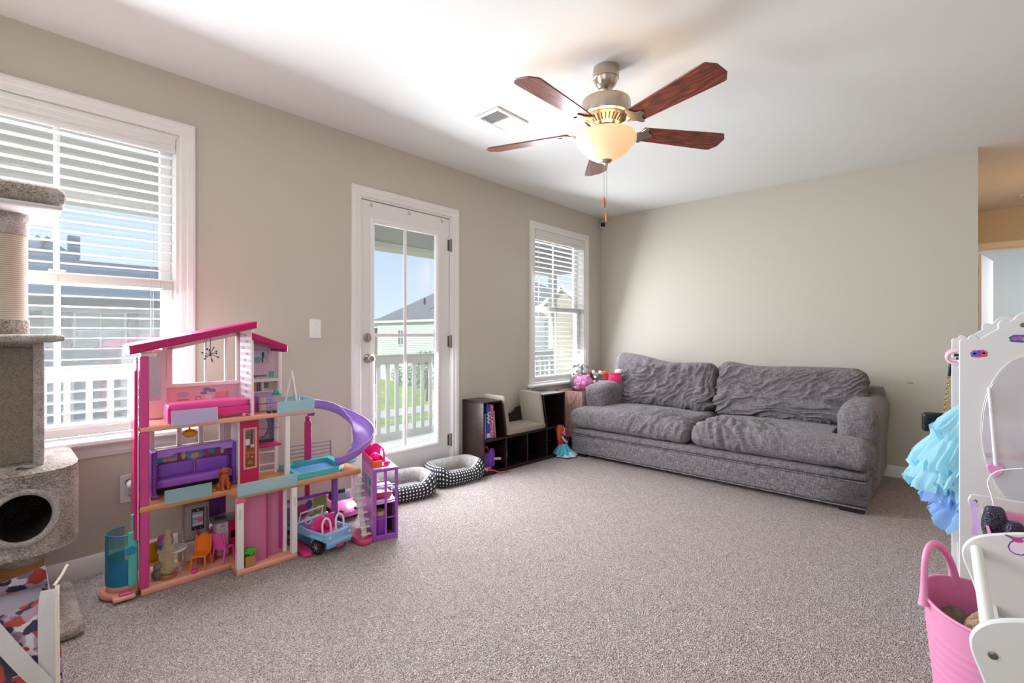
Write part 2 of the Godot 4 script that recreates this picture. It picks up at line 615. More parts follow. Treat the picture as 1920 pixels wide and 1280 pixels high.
func window(called: String, z0: float, z1: float, cords: Array, wand: float):
	var y0 := 0.63
	var y1 := 2.125
	var d := struct_node(called)
	var wh := white()
	var vinyl := M("f1f1ef", 0.35)
	obj("casing", mb().moulding(z0, y0, z1, y1, [Vector2(0, -0.02), Vector2(0, 0.01), Vector2(0.006, 0.014), Vector2(0.03, 0.015), Vector2(0.034, 0.019), Vector2(0.056, 0.021), Vector2(0.066, 0.019), Vector2(0.068, 0.015), Vector2(0.068, 0)], 13), wh, d)
	obj("jamb", mb().moulding(z0, y0, z1, y1, [Vector2(-0.014, -0.14), Vector2(-0.014, 0.004), Vector2(0.002, 0.004)], 13), wh, d)
	obj("sill", mb().box(V(-0.03, 0.615, (z0 + z1) / 2), V(0.19, 0.03, z1 - z0 + 0.19), 0.008), wh, d)
	obj("apron", mb().prism(PackedVector2Array([Vector2(0, 0.54), Vector2(0.012, 0.54), Vector2(0.014, 0.553), Vector2(0.018, 0.558), Vector2(0.018, 0.585), Vector2(0.022, 0.6), Vector2(0, 0.6)]), z0 - 0.068, z1 + 0.068), wh, d)
	# upper sash behind, lower sash before it
	for s in [[1.335, 2.11, -0.118, -0.09], [0.635, 1.39, -0.088, -0.055]]:
		var a := mb()
		var e := 0.05
		a.span(V(s[2], s[0], z0 + 0.014), V(s[3], s[1], z0 + 0.014 + e), 0.004).span(V(s[2], s[0], z1 - 0.014 - e), V(s[3], s[1], z1 - 0.014), 0.004)
		a.span(V(s[2], s[0], z0 + 0.014 + e), V(s[3], s[0] + e, z1 - 0.014 - e), 0.004).span(V(s[2], s[1] - e, z0 + 0.014 + e), V(s[3], s[1], z1 - 0.014 - e), 0.004)
		obj("sash", a, vinyl, d)
		var xm: float = (s[2] + s[3]) / 2
		obj("pane", mb().span(V(xm - 0.002, s[0] + e, z0 + 0.064), V(xm + 0.002, s[1] - e, z1 - 0.064)), clear("eef6f6", 0.05, 0.02), d)
		obj("muntin", mb().span(V(xm + 0.003, s[0] + e, (z0 + z1) / 2 - 0.011), V(xm + 0.011, s[1] - e, (z0 + z1) / 2 + 0.011), 0.002), vinyl, d)
	obj("sash_lock", mb().span(V(-0.075, 1.392, (z0 + z1) / 2 - 0.03), V(-0.058, 1.402, (z0 + z1) / 2 + 0.03), 0.003), vinyl, d)
	# the blind
	var b := thing("window_blind", "white slatted blind lowered and open in the %s window" % ("large near" if called == "window_1" else "narrow-looking far corner"), "blind", V(0, 0, 0), 0, "slatted window blinds")
	var v := mb().prism(PackedVector2Array([Vector2(-0.012, 2.03), Vector2(0.004, 2.03), Vector2(0.009, 2.037), Vector2(0.009, 2.052), Vector2(0.004, 2.058), Vector2(0.004, 2.066), Vector2(0.011, 2.072), Vector2(0.011, 2.092), Vector2(0.016, 2.098), Vector2(0.016, 2.116), Vector2(-0.012, 2.116)]), z0 + 0.018, z1 - 0.018)
	obj("valance", v, M("e6e4df", 0.45), b)
	obj("headrail", mb().span(V(-0.058, 2.06, z0 + 0.02), V(-0.014, 2.112, z1 - 0.02), 0.003), M("e6e4df", 0.45), b)
	var slat := mb().surf(func(u, q): return V((u - 0.5) * 0.05, 0.0018 + 0.0018 * (1 - pow(2 * u - 1, 2)), lerpf(z1 - 0.022, z0 + 0.022, q)), 4, 1).surf(func(u, q): return V((0.5 - u) * 0.05, -0.0006 + 0.0018 * (1 - pow(2 * u - 1, 2)), lerpf(z1 - 0.022, z0 + 0.022, q)), 4, 1)
	for sx in [-0.025, 0.025]:
		slat.span(V(sx - 0.0004, -0.0008, z0 + 0.022), V(sx + 0.0004, 0.0022, z1 - 0.022))
	var sm := slat.mesh()
	for i in 27:
		var s := obj("slat", sm, M("f3f1ec", 0.4), b)
		s.position = V(-0.028, 2.012 - 0.0487 * i, 0)
		s.rotation.z = 0.0
	obj("bottom_rail", mb().box(V(-0.028, 0.688, (z0 + z1) / 2), V(0.05, 0.018, z1 - z0 - 0.044), 0.004), M("f3f1ec", 0.4), b)
	for z in cords:
		var c := mb()
		for x in [-0.054, -0.002]:
			c.tube([V(x, 0.69, z), V(x, 2.06, z)], 0.0007, 4)
		obj("ladder_cord", c, M("d8d4cc", 0.8), b)
	obj("tilt_wand", mb().tube([V(0.012, 2.03, wand), V(0.012, 1.2, wand), V(0.012, 1.14, wand)], [0.0035, 0.0035, 0.005], 6), M("f3f1ec", 0.4), b)


func door():
	var wh := white()
	var d := struct_node("door_1")
	obj("casing", mb().moulding(2.243, 0, 3.048, 2.043, [Vector2(0, -0.02), Vector2(0, 0.01), Vector2(0.006, 0.014), Vector2(0.028, 0.015), Vector2(0.032, 0.019), Vector2(0.054, 0.021), Vector2(0.064, 0.019), Vector2(0.067, 0.015), Vector2(0.067, 0)], 13), wh, d)
	obj("jamb", mb().moulding(2.243, 0, 3.048, 2.043, [Vector2(-0.012, -0.14), Vector2(-0.012, -0.001), Vector2(0.002, 0.004)], 13), wh, d)
	# the leaf with its opening, cut as a frame
	var a := mb()
	var x0 := -0.055
	var x1 := -0.012
	a.span(V(x0, 0.012, 2.258), V(x1, 2.026, 2.372)).span(V(x0, 0.012, 2.955), V(x1, 2.026, 3.033)).span(V(x0, 0.012, 2.372), V(x1, 0.258, 2.955)).span(V(x0, 1.9, 2.372), V(x1, 2.026, 2.955))
	var leaf := obj("door_leaf", a, M("e9e5e1", 0.35), d)
	obj("glass_frame", mb().moulding(2.372, 0.258, 2.955, 1.9, [Vector2(0.012, 0), Vector2(0.012, 0.006), Vector2(0.0, 0.014), Vector2(-0.012, 0.012), Vector2(-0.022, 0.004), Vector2(-0.026, -0.012)], 15, at(V(x1, 0, 0))), M("f0eeeb", 0.35), leaf)
	obj("pane", mb().span(V(-0.036, 0.258, 2.372), V(-0.032, 1.9, 2.955)), clear("eef6f6", 0.05, 0.02), leaf)
	obj("muntin", mb().span(V(-0.031, 0.258, 2.655), V(-0.022, 1.9, 2.679), 0.003), M("f0eeeb", 0.35), leaf)
	obj("muntin", mb().span(V(-0.031, 1.09, 2.372), V(-0.023, 1.112, 2.955), 0.003), M("f0eeeb", 0.35), leaf)
	var nickel := M("b5aca0", 0.3, 1.0)
	var toX := func(y, z): return Transform3D(Basis(V(0, 1, 0), V(1, 0, 0), V(0, 0, -1)), V(x1, y, z))
	obj("door_knob", mb().lathe([Vector2(0, 0), Vector2(0.033, 0), Vector2(0.033, 0.004), Vector2(0.028, 0.009), Vector2(0.013, 0.011), Vector2(0.012, 0.03), Vector2(0.022, 0.036), Vector2(0.028, 0.047), Vector2(0.027, 0.057), Vector2(0.02, 0.064), Vector2(0.012, 0.066), Vector2(0, 0.066)], 28, toX.call(0.942, 2.988)), nickel, leaf)
	var db := obj("deadbolt", mb().lathe([Vector2(0, 0), Vector2(0.031, 0), Vector2(0.031, 0.006), Vector2(0.026, 0.012), Vector2(0, 0.013)], 28, toX.call(1.084, 2.988)), nickel, leaf)
	obj("thumb_turn", mb().box(V(x1 + 0.02, 1.084, 2.988), V(0.016, 0.034, 0.007), 0.002, at(Vector3.ZERO)), nickel, db)
	for y in [0.267, 1.051, 1.817]:
		obj("hinge", mb().tube([V(0.002, y - 0.05, 2.251), V(0.002, y + 0.05, 2.251)], 0.007, 8).span(V(-0.012, y - 0.045, 2.246), V(-0.009, y + 0.045, 2.275)), M("8d8880", 0.35, 1.0), d)
	for z in [2.959, 2.646, 2.339]:
		obj("hook", mb().tube(smooth_path([V(x1, 2.018, z), V(x1 + 0.004, 2.012, z), V(x1 + 0.004, 1.995, z), V(x1 + 0.012, 1.986, z), V(x1 + 0.02, 1.992, z), V(x1 + 0.021, 2.0, z)], 4), 0.0022, 6), M("a9a49c", 0.3, 0.9), leaf)
	obj("threshold", mb().span(V(-0.14, 0, 2.255), V(-0.005, 0.012, 3.036), 0.003), M("8c8478", 0.4, 0.7), d)


func outside():
	# porch
	var trim := M("d6d3c7", 0.55)
	struct("porch_floor", mb().span(V(-1.75, -0.25, -1.2), V(-0.14, -0.12, 5.8)), M("e2dfd8", 0.7))
	struct("porch_ceiling", mb().span(V(-1.75, 2.42, -1.2), V(-0.14, 2.56, 5.8)), M("c3c6bb", 0.8))
	struct("porch_beam", mb().span(V(-1.62, 2.075, -1.1), V(-1.44, 2.42, 5.8)).span(V(-1.62, 2.075, -1.12), V(-0.14, 2.42, -1.0)), M("b9b9ae", 0.7))  # grey holds the shade of the backlit beam in its colour
	struct("porch_trim", mb().span(V(-1.64, 2.015, -1.12), V(-1.42, 2.075, 5.8), 0.004).span(V(-1.42, 2.015, -1.12), V(-0.14, 2.075, -0.98), 0.004), trim)
	var r := thing("porch_railing", "cream porch railing with square balusters outside the windows", "railing", V(-1.5, 0, 0))
	obj("top_rail", mb().span(V(-0.02, 0.787, -1.05), V(0.02, 0.875, 5.7), 0.004).span(V(-0.05, 0.875, -1.05), V(0.05, 0.89, 5.7), 0.004), trim, r)
	obj("bottom_rail", mb().span(V(-0.02, -0.035, -1.05), V(0.02, 0.052, 5.7), 0.004), trim, r)
	var bal := mb().span(V(-0.018, 0.05, -0.018), V(0.018, 0.79, 0.018), 0.003).mesh()
	for i in 60:
		var o := obj("baluster", bal, trim, r)
		o.position.z = -1.0 + i * 0.1145 - 0.006
		if o.position.z > 5.6:
			o.free()
			break
	for z in [-1.05]:
		obj("post", mb().span(V(-0.05, -0.12, z - 0.05), V(0.05, 2.015, z + 0.05), 0.006), trim, r)

	# ground
	var gi := noise_image(256, 0.05, 11, 4)
	struct("ground", mb().span(V(-140, -3.6, -140), V(-1.75, -3.05, 90)), noisy([[0.2, "6f8f26"], [0.5, "93ae34"], [0.8, "b4c74a"]], gi, 0.12, 0.9))
	struct("road", mb().span(V(-24.5, -3.06, -1.5), V(-3.5, -3.02, 60)), M("8f9499", 0.9))
	struct("footpath", mb().span(V(-19.6, -3.06, -60), V(-17.6, -3.01, -1.5)).span(V(-15.5, -3.06, -60), V(-10, -3.015, -1.5)), M("cfcac2", 0.9))
	# house across the lawn, seen through the door
	var siding := M("e4e8ec", 0.7)
	var roofm := noisy([[0.2, "73767a"], [0.5, "85888c"], [0.8, "97999c"]], noise_image(128, 0.2, 5, 2), 0.8, 0.9)
	var glass := M("7f9c98", 0.15)
	var trimw := M("f0f1f2", 0.6)
	var h := thing("house", "white sided house with a grey hipped roof across the lawn", "house", V(-29, -3.05, -26.5))
	laps(h, V(-7.6, 0, 6.6), V(1, 0, 0), 17.6, 5.45, siding)
	laps(h, V(10, 0, 6.6), V(0, 0, -1), 13.2, 5.45, siding)
	laps(h, V(-7.6, 0, -6.6), V(0, 0, 1), 13.2, 5.45, siding)
	hip_roof(h, V(-7.85, 5.45, -6.85), V(10.25, 5.45, 6.85), 4.6, 7.2, roofm, trimw)
	house_window(h, V(-3.75, 3.9, 6.62), 0.75, 1.25, 0.0, glass, trimw)
	house_window(h, V(1.5, 3.9, 6.62), 1.2, 1.4, 0.0, glass, trimw)
	house_window(h, V(1.5, 1.4, 6.62), 1.2, 1.4, 0.0, glass, trimw)
	for p in [V(-1.2, 6.75, 6.0), V(0.2, 7.9, 4.4)]:
		obj("vent_pipe", mb().tube([p, p + V(0, 0.55, 0)], 0.09, 8), M("4b4d50", 0.6), h)
	# low roof and house further off beside it
	h = thing("house", "distant grey-roofed house left of the white sided house", "house", V(-58, -3.05, -35))
	laps(h, V(-7, 0, 6), V(1, 0, 0), 14, 5.2, M("8f8a80", 0.8))
	laps(h, V(7, 0, 6), V(0, 0, -1), 12, 5.2, M("8f8a80", 0.8))
	hip_roof(h, V(-7.6, 5.2, -6.6), V(7.6, 5.2, 6.6), 1.5, 6.6, roofm, trimw)
	# house facing the large window
	h = thing("house", "blue-grey sided house with shuttered windows facing the large window", "house", V(-27, -3.05, 1.5), PI / 2)
	var blue := M("aab6c2", 0.7)
	var dark := M("5b6c7d", 0.85)
	var shut := M("2e3b52", 0.6)
	laps(h, V(-9, 2.2, 0), V(1, 0, 0), 12.8, 3.2, blue)
	laps(h, V(3.8, 2.2, 0), V(0, 0, -1), 9, 3.2, blue)
	laps(h, V(-9, 0, 0), V(1, 0, 0), 12.8, 2.2, M("8b949b", 0.7))
	var sr := mb()
	sr.prism(PackedVector2Array([Vector2(0.5, 5.35), Vector2(-4.5, 7.1), Vector2(-9.5, 5.35)]), -9.5, 3.6, 0, Transform3D(Basis(V(0, 0, -1), V(0, 1, 0), V(1, 0, 0)), Vector3.ZERO))
	obj("roof", sr, dark, h)
	obj("eave", mb().span(V(-9.5, 5.2, -0.1), V(4.2, 5.36, 0.5)), trimw, h)
	var gab := mb().prism(PackedVector2Array([Vector2(-3.1, 6.2), Vector2(3.1, 6.2), Vector2(0, 8.9)]), -5.6, -4.6, 0, at(V(-1.4, 0, 0)))
	obj("gable", gab, M("c9cfd6", 0.7), h)
	var rk := mb()
	for s in [-1, 1]:
		rk.bar(V(-1.4 + s * 3.4, 6.05, -4.4), V(-1.4, 9.05, -4.4), 0.5, 0.25, 0, V(0, 0, 1))
	obj("gable_board", rk, M("9ca7b4", 0.7), h)
	obj("chimney", mb().span(V(-0.4, 8.3, -5.4), V(0.1, 9.5, -4.9)), M("9a9c9e", 0.8), h)
	var pr := mb().prism(PackedVector2Array([Vector2(0, 3.6), Vector2(2.6, 2.35), Vector2(2.6, 2.2), Vector2(0, 2.2)]), -9.3, 4.1, 0, Transform3D(Basis(V(0, 0, -1), V(0, 1, 0), V(1, 0, 0)), V(0, 0, 0)))
	pr = mb().prism(PackedVector2Array([Vector2(0, 3.6), Vector2(-2.6, 2.35), Vector2(-2.6, 2.2), Vector2(0, 2.2)]), -9.3, 4.1, 0, Transform3D(Basis(V(0, 0, -1), V(0, 1, 0), V(1, 0, 0)), V(0, 0, 0)))
	obj("porch_roof", pr, dark, h)
	for x in [-7.0, -3.05, 0.35]:
		house_window(h, V(x, 4.35, 0.02), 1.75, 1.6, 0.42, glass, trimw, shut)
	obj("porch_column", mb().span(V(-6, 0, 2.2), V(-5.8, 2.2, 2.4)).span(V(-1, 0, 2.2), V(-0.8, 2.2, 2.4)).span(V(3.4, 0, 2.2), V(3.6, 2.2, 2.4)), trimw, h)
	# house seen through the corner window
	h = thing("house", "tan sided house with a white gable rake beyond the corner window", "house", V(-11.5, -3.05, -28))
	var tan := M("b9aa98", 0.75)
	laps(h, V(-9, 0, 5), V(1, 0, 0), 6.3, 5.3, M("c9bdae", 0.75))
	laps(h, V(-2.7, 0, 5), V(0, 0, -1), 1.6, 5.3, tan)
	laps(h, V(-2.7, 0, 3.4), V(1, 0, 0), 9, 5.0, tan)
	obj("gable", mb().prism(PackedVector2Array([Vector2(-9.3, 5.3), Vector2(-2.4, 5.3), Vector2(-5.85, 7.4)]), 3.9, 4.95), M("c9bdae", 0.75), h)
	obj("gable_board", mb().bar(V(-2.2, 5.1, 5.1), V(-5.85, 7.55, 5.1), 0.28, 0.2, 0, V(0, 0, 1)), trimw, h)
	obj("gable_board", mb().bar(V(-9.5, 5.1, 5.1), V(-5.85, 7.55, 5.1), 0.28, 0.2, 0, V(0, 0, 1)), trimw, h)
	hip_roof(h, V(-6, 5.0, -8), V(7, 5.0, 4.0), 2.9, 5, M("6d7881", 0.85), trimw)
	house_window(h, V(0.15, 4.0, 3.42), 1.2, 1.55, 0.0, glass, trimw)
	obj("porch_roof", mb().prism(PackedVector2Array([Vector2(-3.4, 3.3), Vector2(-2.3, 2.4), Vector2(-3.4, 2.2), Vector2(-8, 2.2), Vector2(-8, 3.3)]), -2.7, 6.3, 0, Transform3D(Basis(V(0, 0, -1), V(0, 1, 0), V(1, 0, 0)), V(0, 0, 0))), M("6d7881", 0.85), h)
	# shrubs by the white house, a car in the road
	for s in [[-24.4, -17.2, 1.5, "white-flowering shrub at the right end of the row by the white house"], [-27.3, -18.0, 1.2, "white-flowering shrub in the middle of the row by the white house"], [-30.0, -18.2, 1.05, "white-flowering shrub at the left end of the row by the white house"]]:
		shrub(V(s[0], -3.05, s[1]), s[2], s[3])
	tree(V(-20.9, -3.05, -13.6), 2.1)
	car(V(-16.2, -3.02, 2.9), 0.25)
	var fence := thing("garden_fence", "low brown board fence at the left edge of the lawn", "fence", V(-35, -3.05, -16.2), 0.3)
	for i in 16:
		obj("board", mb().span(V(i * 0.2, 0, -0.015), V(i * 0.2 + 0.185, 1.7, 0.015), 0.004), M("8d7768", 0.85), fence)


func laps(h: Node3D, o: Vector3, dir: Vector3, length: float, height: float, m: Material):
	var out := V(-dir.z, 0, dir.x)
	var w := mb()
	var n := int(height / 0.2)
	for i in n:
		var y0 := height * i / n
		var y1 := height * (i + 1) / n
		var a := o + V(0, y0, 0)
		var b := o + V(0, y1, 0)
		w.sm = -1
		w.q(a + out * 0.02, a + dir * length + out * 0.02, b + dir * length, b)
		w.q(b, b + dir * length, b + dir * length + out * 0.02, b + out * 0.02)
	obj("siding", w, m, h)


func hip_roof(h: Node3D, a: Vector3, b: Vector3, rise: float, inset: float, m: Material, trim: Material):
	var r := mb()
	r.sm = -1
	var zm := (a.z + b.z) / 2
	var p := V(a.x + inset, a.y + rise, zm)
	var q := V(b.x - inset, a.y + rise, zm)
	var c := [V(a.x, a.y, b.z), V(b.x, a.y, b.z), V(b.x, a.y, a.z), V(a.x, a.y, a.z)]
	r.q(c[0], c[1], q, p)
	r.q(c[2], c[3], p, q)
	r.t(c[1], c[2], q)
	r.t(c[3], c[0], p)
	r.q(c[3], c[2], c[1], c[0])
	obj("roof", r, m, h)
	obj("eave", mb().span(a - V(0, 0.22, 0), V(b.x, a.y - 0.01, b.z)), trim, h)


func house_window(h: Node3D, p: Vector3, w: float, hh: float, shutter: float, glass: Material, trim: Material, sm: Material = null):
	var f := mb()
	var t := 0.1
	f.span(p + V(-w / 2 - t, -hh / 2 - t, 0), p + V(-w / 2, hh / 2 + t, 0.06)).span(p + V(w / 2, -hh / 2 - t, 0), p + V(w / 2 + t, hh / 2 + t, 0.06))
	f.span(p + V(-w / 2, hh / 2, 0), p + V(w / 2, hh / 2 + t, 0.06)).span(p + V(-w / 2, -hh / 2 - t, 0), p + V(w / 2, -hh / 2, 0.06))
	f.span(p + V(-0.04, -hh / 2, 0), p + V(0.04, hh / 2, 0.05)).span(p + V(-w / 2, -0.03, 0), p + V(w / 2, 0.03, 0.05))
	var o := obj("window", f, trim, h)
	for sx in [-1, 1]:
		for sy in [-1, 1]:
			obj("pane", mb().box(p + V(sx * w / 4, sy * hh / 4, 0.02), V(w / 2 - 0.06, hh / 2 - 0.05, 0.02)), glass, o)
	if shutter > 0:
		for sx in [-1, 1]:
			obj("shutter", mb().box(p + V(sx * (w / 2 + t + shutter / 2 + 0.05), 0, 0.03), V(shutter, hh + 0.2, 0.06), 0.01), sm, h)


func leaves(c: Vector3, r: Vector3, n: int, s: float) -> MB:
	var w := mb()
	for i in n:
		var d := V(rng.randf_range(-1, 1), rng.randf_range(-1, 1), rng.randf_range(-1, 1)).normalized()
		var p := c + d * r * rng.randf_range(0.55, 1.0)
		var a := V(rng.randf_range(-1, 1), rng.randf_range(-0.4, 1), rng.randf_range(-1, 1)).normalized() * s
		var b := a.cross(d).normalized() * s * 0.45
		w.sm = -1
		w.t(p - a, p + b, p + a)
		w.t(p - a, p + a, p - b)
	return w


func shrub(p: Vector3, r: float, label: String):
	var t := thing("flowering_shrub", label, "shrub", p, 0, "shrubs by the white house")
	obj("stem", mb().tube([V(0, 0, 0), V(0, r, 0)], 0.06, 6), M("5a4a38", 0.9), t)
	stuff(obj("foliage", leaves(V(0, r * 0.8, 0), V(r, r * 0.8, r), 900, 0.13), M("7f9a45", 0.8), t))
	stuff(obj("blossom", leaves(V(0, r * 0.85, 0), V(r, r * 0.8, r) * 1.02, 420, 0.12), M("f3f3ee", 0.8), t))


func tree(p: Vector3, hh: float):
	var t := thing("young_tree", "thin bare-stemmed young tree standing on the sunlit lawn", "tree", p)
	obj("trunk", mb().tube([V(0, 0, 0), V(0.05, hh * 0.5, 0), V(0, hh, 0)], [0.06, 0.05, 0.03], 6).tube([V(0.04, hh * 0.5, 0), V(0.5, hh * 0.95, 0.1)], [0.04, 0.02], 5).tube([V(0.04, hh * 0.45, 0), V(-0.5, hh * 0.9, -0.1)], [0.04, 0.02], 5), M("6a5640", 0.9), t)
	stuff(obj("foliage", leaves(V(0, hh * 1.25, 0), V(0.9, 0.6, 0.9), 260, 0.11), M("8aa542", 0.8), t))


func car(p: Vector3, turn: float):
	var t := thing("car", "white car parked on the grey pavement below the porch", "car", p, turn)
	var body := PackedVector2Array([Vector2(-2.2, 0.35), Vector2(2.2, 0.35), Vector2(2.25, 0.75), Vector2(2.1, 0.95), Vector2(1.1, 1.05), Vector2(0.55, 1.45), Vector2(-0.9, 1.48), Vector2(-1.7, 1.05), Vector2(-2.2, 0.95)])
	obj("body", mb().prism(body, -0.85, 0.85, 0.12), M("f2f2f2", 0.25), t)
	obj("windscreen", mb().prism(PackedVector2Array([Vector2(1.05, 1.06), Vector2(0.5, 1.44), Vector2(0.56, 1.46), Vector2(1.12, 1.07)]), -0.72, 0.72), M("2b3238", 0.1), t)
	for sx in [-1.4, 1.4]:
		for sz in [-0.8, 0.8]:
			obj("wheel", mb().lathe([Vector2(0, -0.1), Vector2(0.32, -0.1), Vector2(0.33, 0), Vector2(0.32, 0.1), Vector2(0, 0.1)], 16, Transform3D(Basis(V(1, 0, 0), V(0, 0, 1), V(0, -1, 0)), V(sx, 0.33, sz))), M("222222", 0.8), t)


func fixtures():
	var wh := white()
	# ceiling register
	var v := thing("ceiling_vent", "white louvred air register in the ceiling left of the fan", "vent", V(0.885, H, 2.592))
	obj("frame", mb().span(V(-0.1, -0.012, 0.115), V(0.1, 0, 0.14), 0.003).span(V(-0.1, -0.012, -0.14), V(0.1, 0, -0.115), 0.003).span(V(-0.1, -0.012, -0.115), V(-0.075, 0, 0.115), 0.003).span(V(0.075, -0.012, -0.115), V(0.1, 0, 0.115), 0.003).span(V(-0.075, -0.01, -0.004), V(0.075, 0, 0.004)), wh, v)
	obj("backing", mb().span(V(-0.075, -0.001, -0.115), V(0.075, 0, 0.115)), M("5a5753", 0.8), v)
	var fin := mb().box(V(0, 0, 0), V(0.15, 0.0015, 0.012)).mesh()
	for i in 20:
		var o := obj("slat", fin, wh, v)
		o.position = V(0, -0.006, -0.108 + i * 0.0114)
		o.rotation.x = -0.7 if i < 10 else 0.7
	v = thing("ceiling_vent", "long pale register in the hall ceiling above the bedroom door", "vent", V(3.75, H, -1.95))
	obj("frame", mb().span(V(-0.3, -0.012, -0.07), V(0.3, 0, 0.07), 0.004), wh, v)
	for i in 8:
		obj("slat", mb().box(V(0, -0.014, -0.05 + i * 0.0143), V(0.54, 0.003, 0.008)), M("cfcac2", 0.6), v)
	# light switch
	v = thing("light_switch", "white toggle light switch on the wall left of the door", "switch", V(0, 1.143, 3.358))
	obj("plate", mb().prism(round_rect(0.075, 0.12, 0.006, 3), 0, 0.006, 0.003, Transform3D(Basis(V(0, 0, -1), V(0, 1, 0), V(1, 0, 0)), Vector3.ZERO)), M("f0eeea", 0.35), v)
	obj("toggle", mb().box(V(0.01, 0.004, 0), V(0.018, 0.012, 0.008), 0.002), M("f0eeea", 0.3), v)
	for y in [-0.03, 0.03]:
		obj("screw", mb().lathe([Vector2(0, 0), Vector2(0.003, 0), Vector2(0.003, 0.001), Vector2(0, 0.001)], 10, Transform3D(Basis(V(0, 1, 0), V(1, 0, 0), V(0, 0, -1)), V(0.006, y, 0))), M("c9c5bd", 0.4, 0.5), v)
	# socket with an air freshener
	v = thing("wall_outlet", "white double socket low on the wall behind the dollhouse", "outlet", V(0, 0.365, 4.272))
	obj("plate", mb().prism(round_rect(0.08, 0.135, 0.006, 3), 0, 0.006, 0.003, Transform3D(Basis(V(0, 0, -1), V(0, 1, 0), V(1, 0, 0)), Vector3.ZERO)), M("f0eeea", 0.35), v)
	obj("receptacle", mb().prism(round_rect(0.034, 0.028, 0.012, 5), 0, 0.0085, 0.001, Transform3D(Basis(V(0, 0, -1), V(0, 1, 0), V(1, 0, 0)), V(0, -0.03, 0))), M("e4e1dc", 0.35), v)
	for z in [-0.006, 0.006]:
		obj("slot", mb().box(V(0.0085, -0.028, z), V(0.001, 0.009, 0.002)), M("1e1e1e", 0.7), v)
	obj("slot", mb().box(V(0.0085, -0.037, 0), V(0.001, 0.005, 0.005)), M("1e1e1e", 0.7), v)
	v = thing("air_freshener", "white plug-in air freshener with grey cap in the wall socket", "air freshener", V(0.009, 0.392, 4.272))
	var tox := Transform3D(Basis(V(0, 1, 0), V(1, 0, 0), V(0, 0, -1)), Vector3.ZERO)
	obj("plug", mb().lathe([Vector2(0, 0), Vector2(0.02, 0), Vector2(0.02, 0.03), Vector2(0, 0.03)], 20, tox), M("4b4a56", 0.4), v)
	obj("body", mb().lathe([Vector2(0.018, 0.03), Vector2(0.023, 0.034), Vector2(0.022, 0.075), Vector2(0.017, 0.085), Vector2(0, 0.085)], 20, tox), M("efece8", 0.35), v)
	obj("cap", mb().lathe([Vector2(0.014, 0.085), Vector2(0.025, 0.105), Vector2(0.025, 0.116), Vector2(0.02, 0.12), Vector2(0, 0.12)], 20, tox), M("a9a7a5", 0.4), v)
	# small camera high in the corner
	v = thing("security_camera", "small black-faced white camera mounted high in the room corner", "camera", V(0.055, 2.352, 0.055), PI / 4)
	obj("housing", mb().prism(round_rect(0.06, 0.06, 0.012, 5), -0.035, 0.0, 0.004), M("e6e4e0", 0.4), v)
	obj("face", mb().prism(round_rect(0.05, 0.05, 0.01, 5), 0.0, 0.003, 0.001), M("141214", 0.15), v)
	obj("lens", mb().lathe([Vector2(0.009, 0), Vector2(0.007, 0.003), Vector2(0, 0.002)], 16, Transform3D(Basis(V(1, 0, 0), V(0, 0, 1), V(0, -1, 0)), V(0, 0, 0.003))), M("2a2a33", 0.05), v)
	obj("bracket", mb().box(V(0, 0.035, -0.04), V(0.02, 0.05, 0.03), 0.004), M("d9d6d0", 0.5), v)


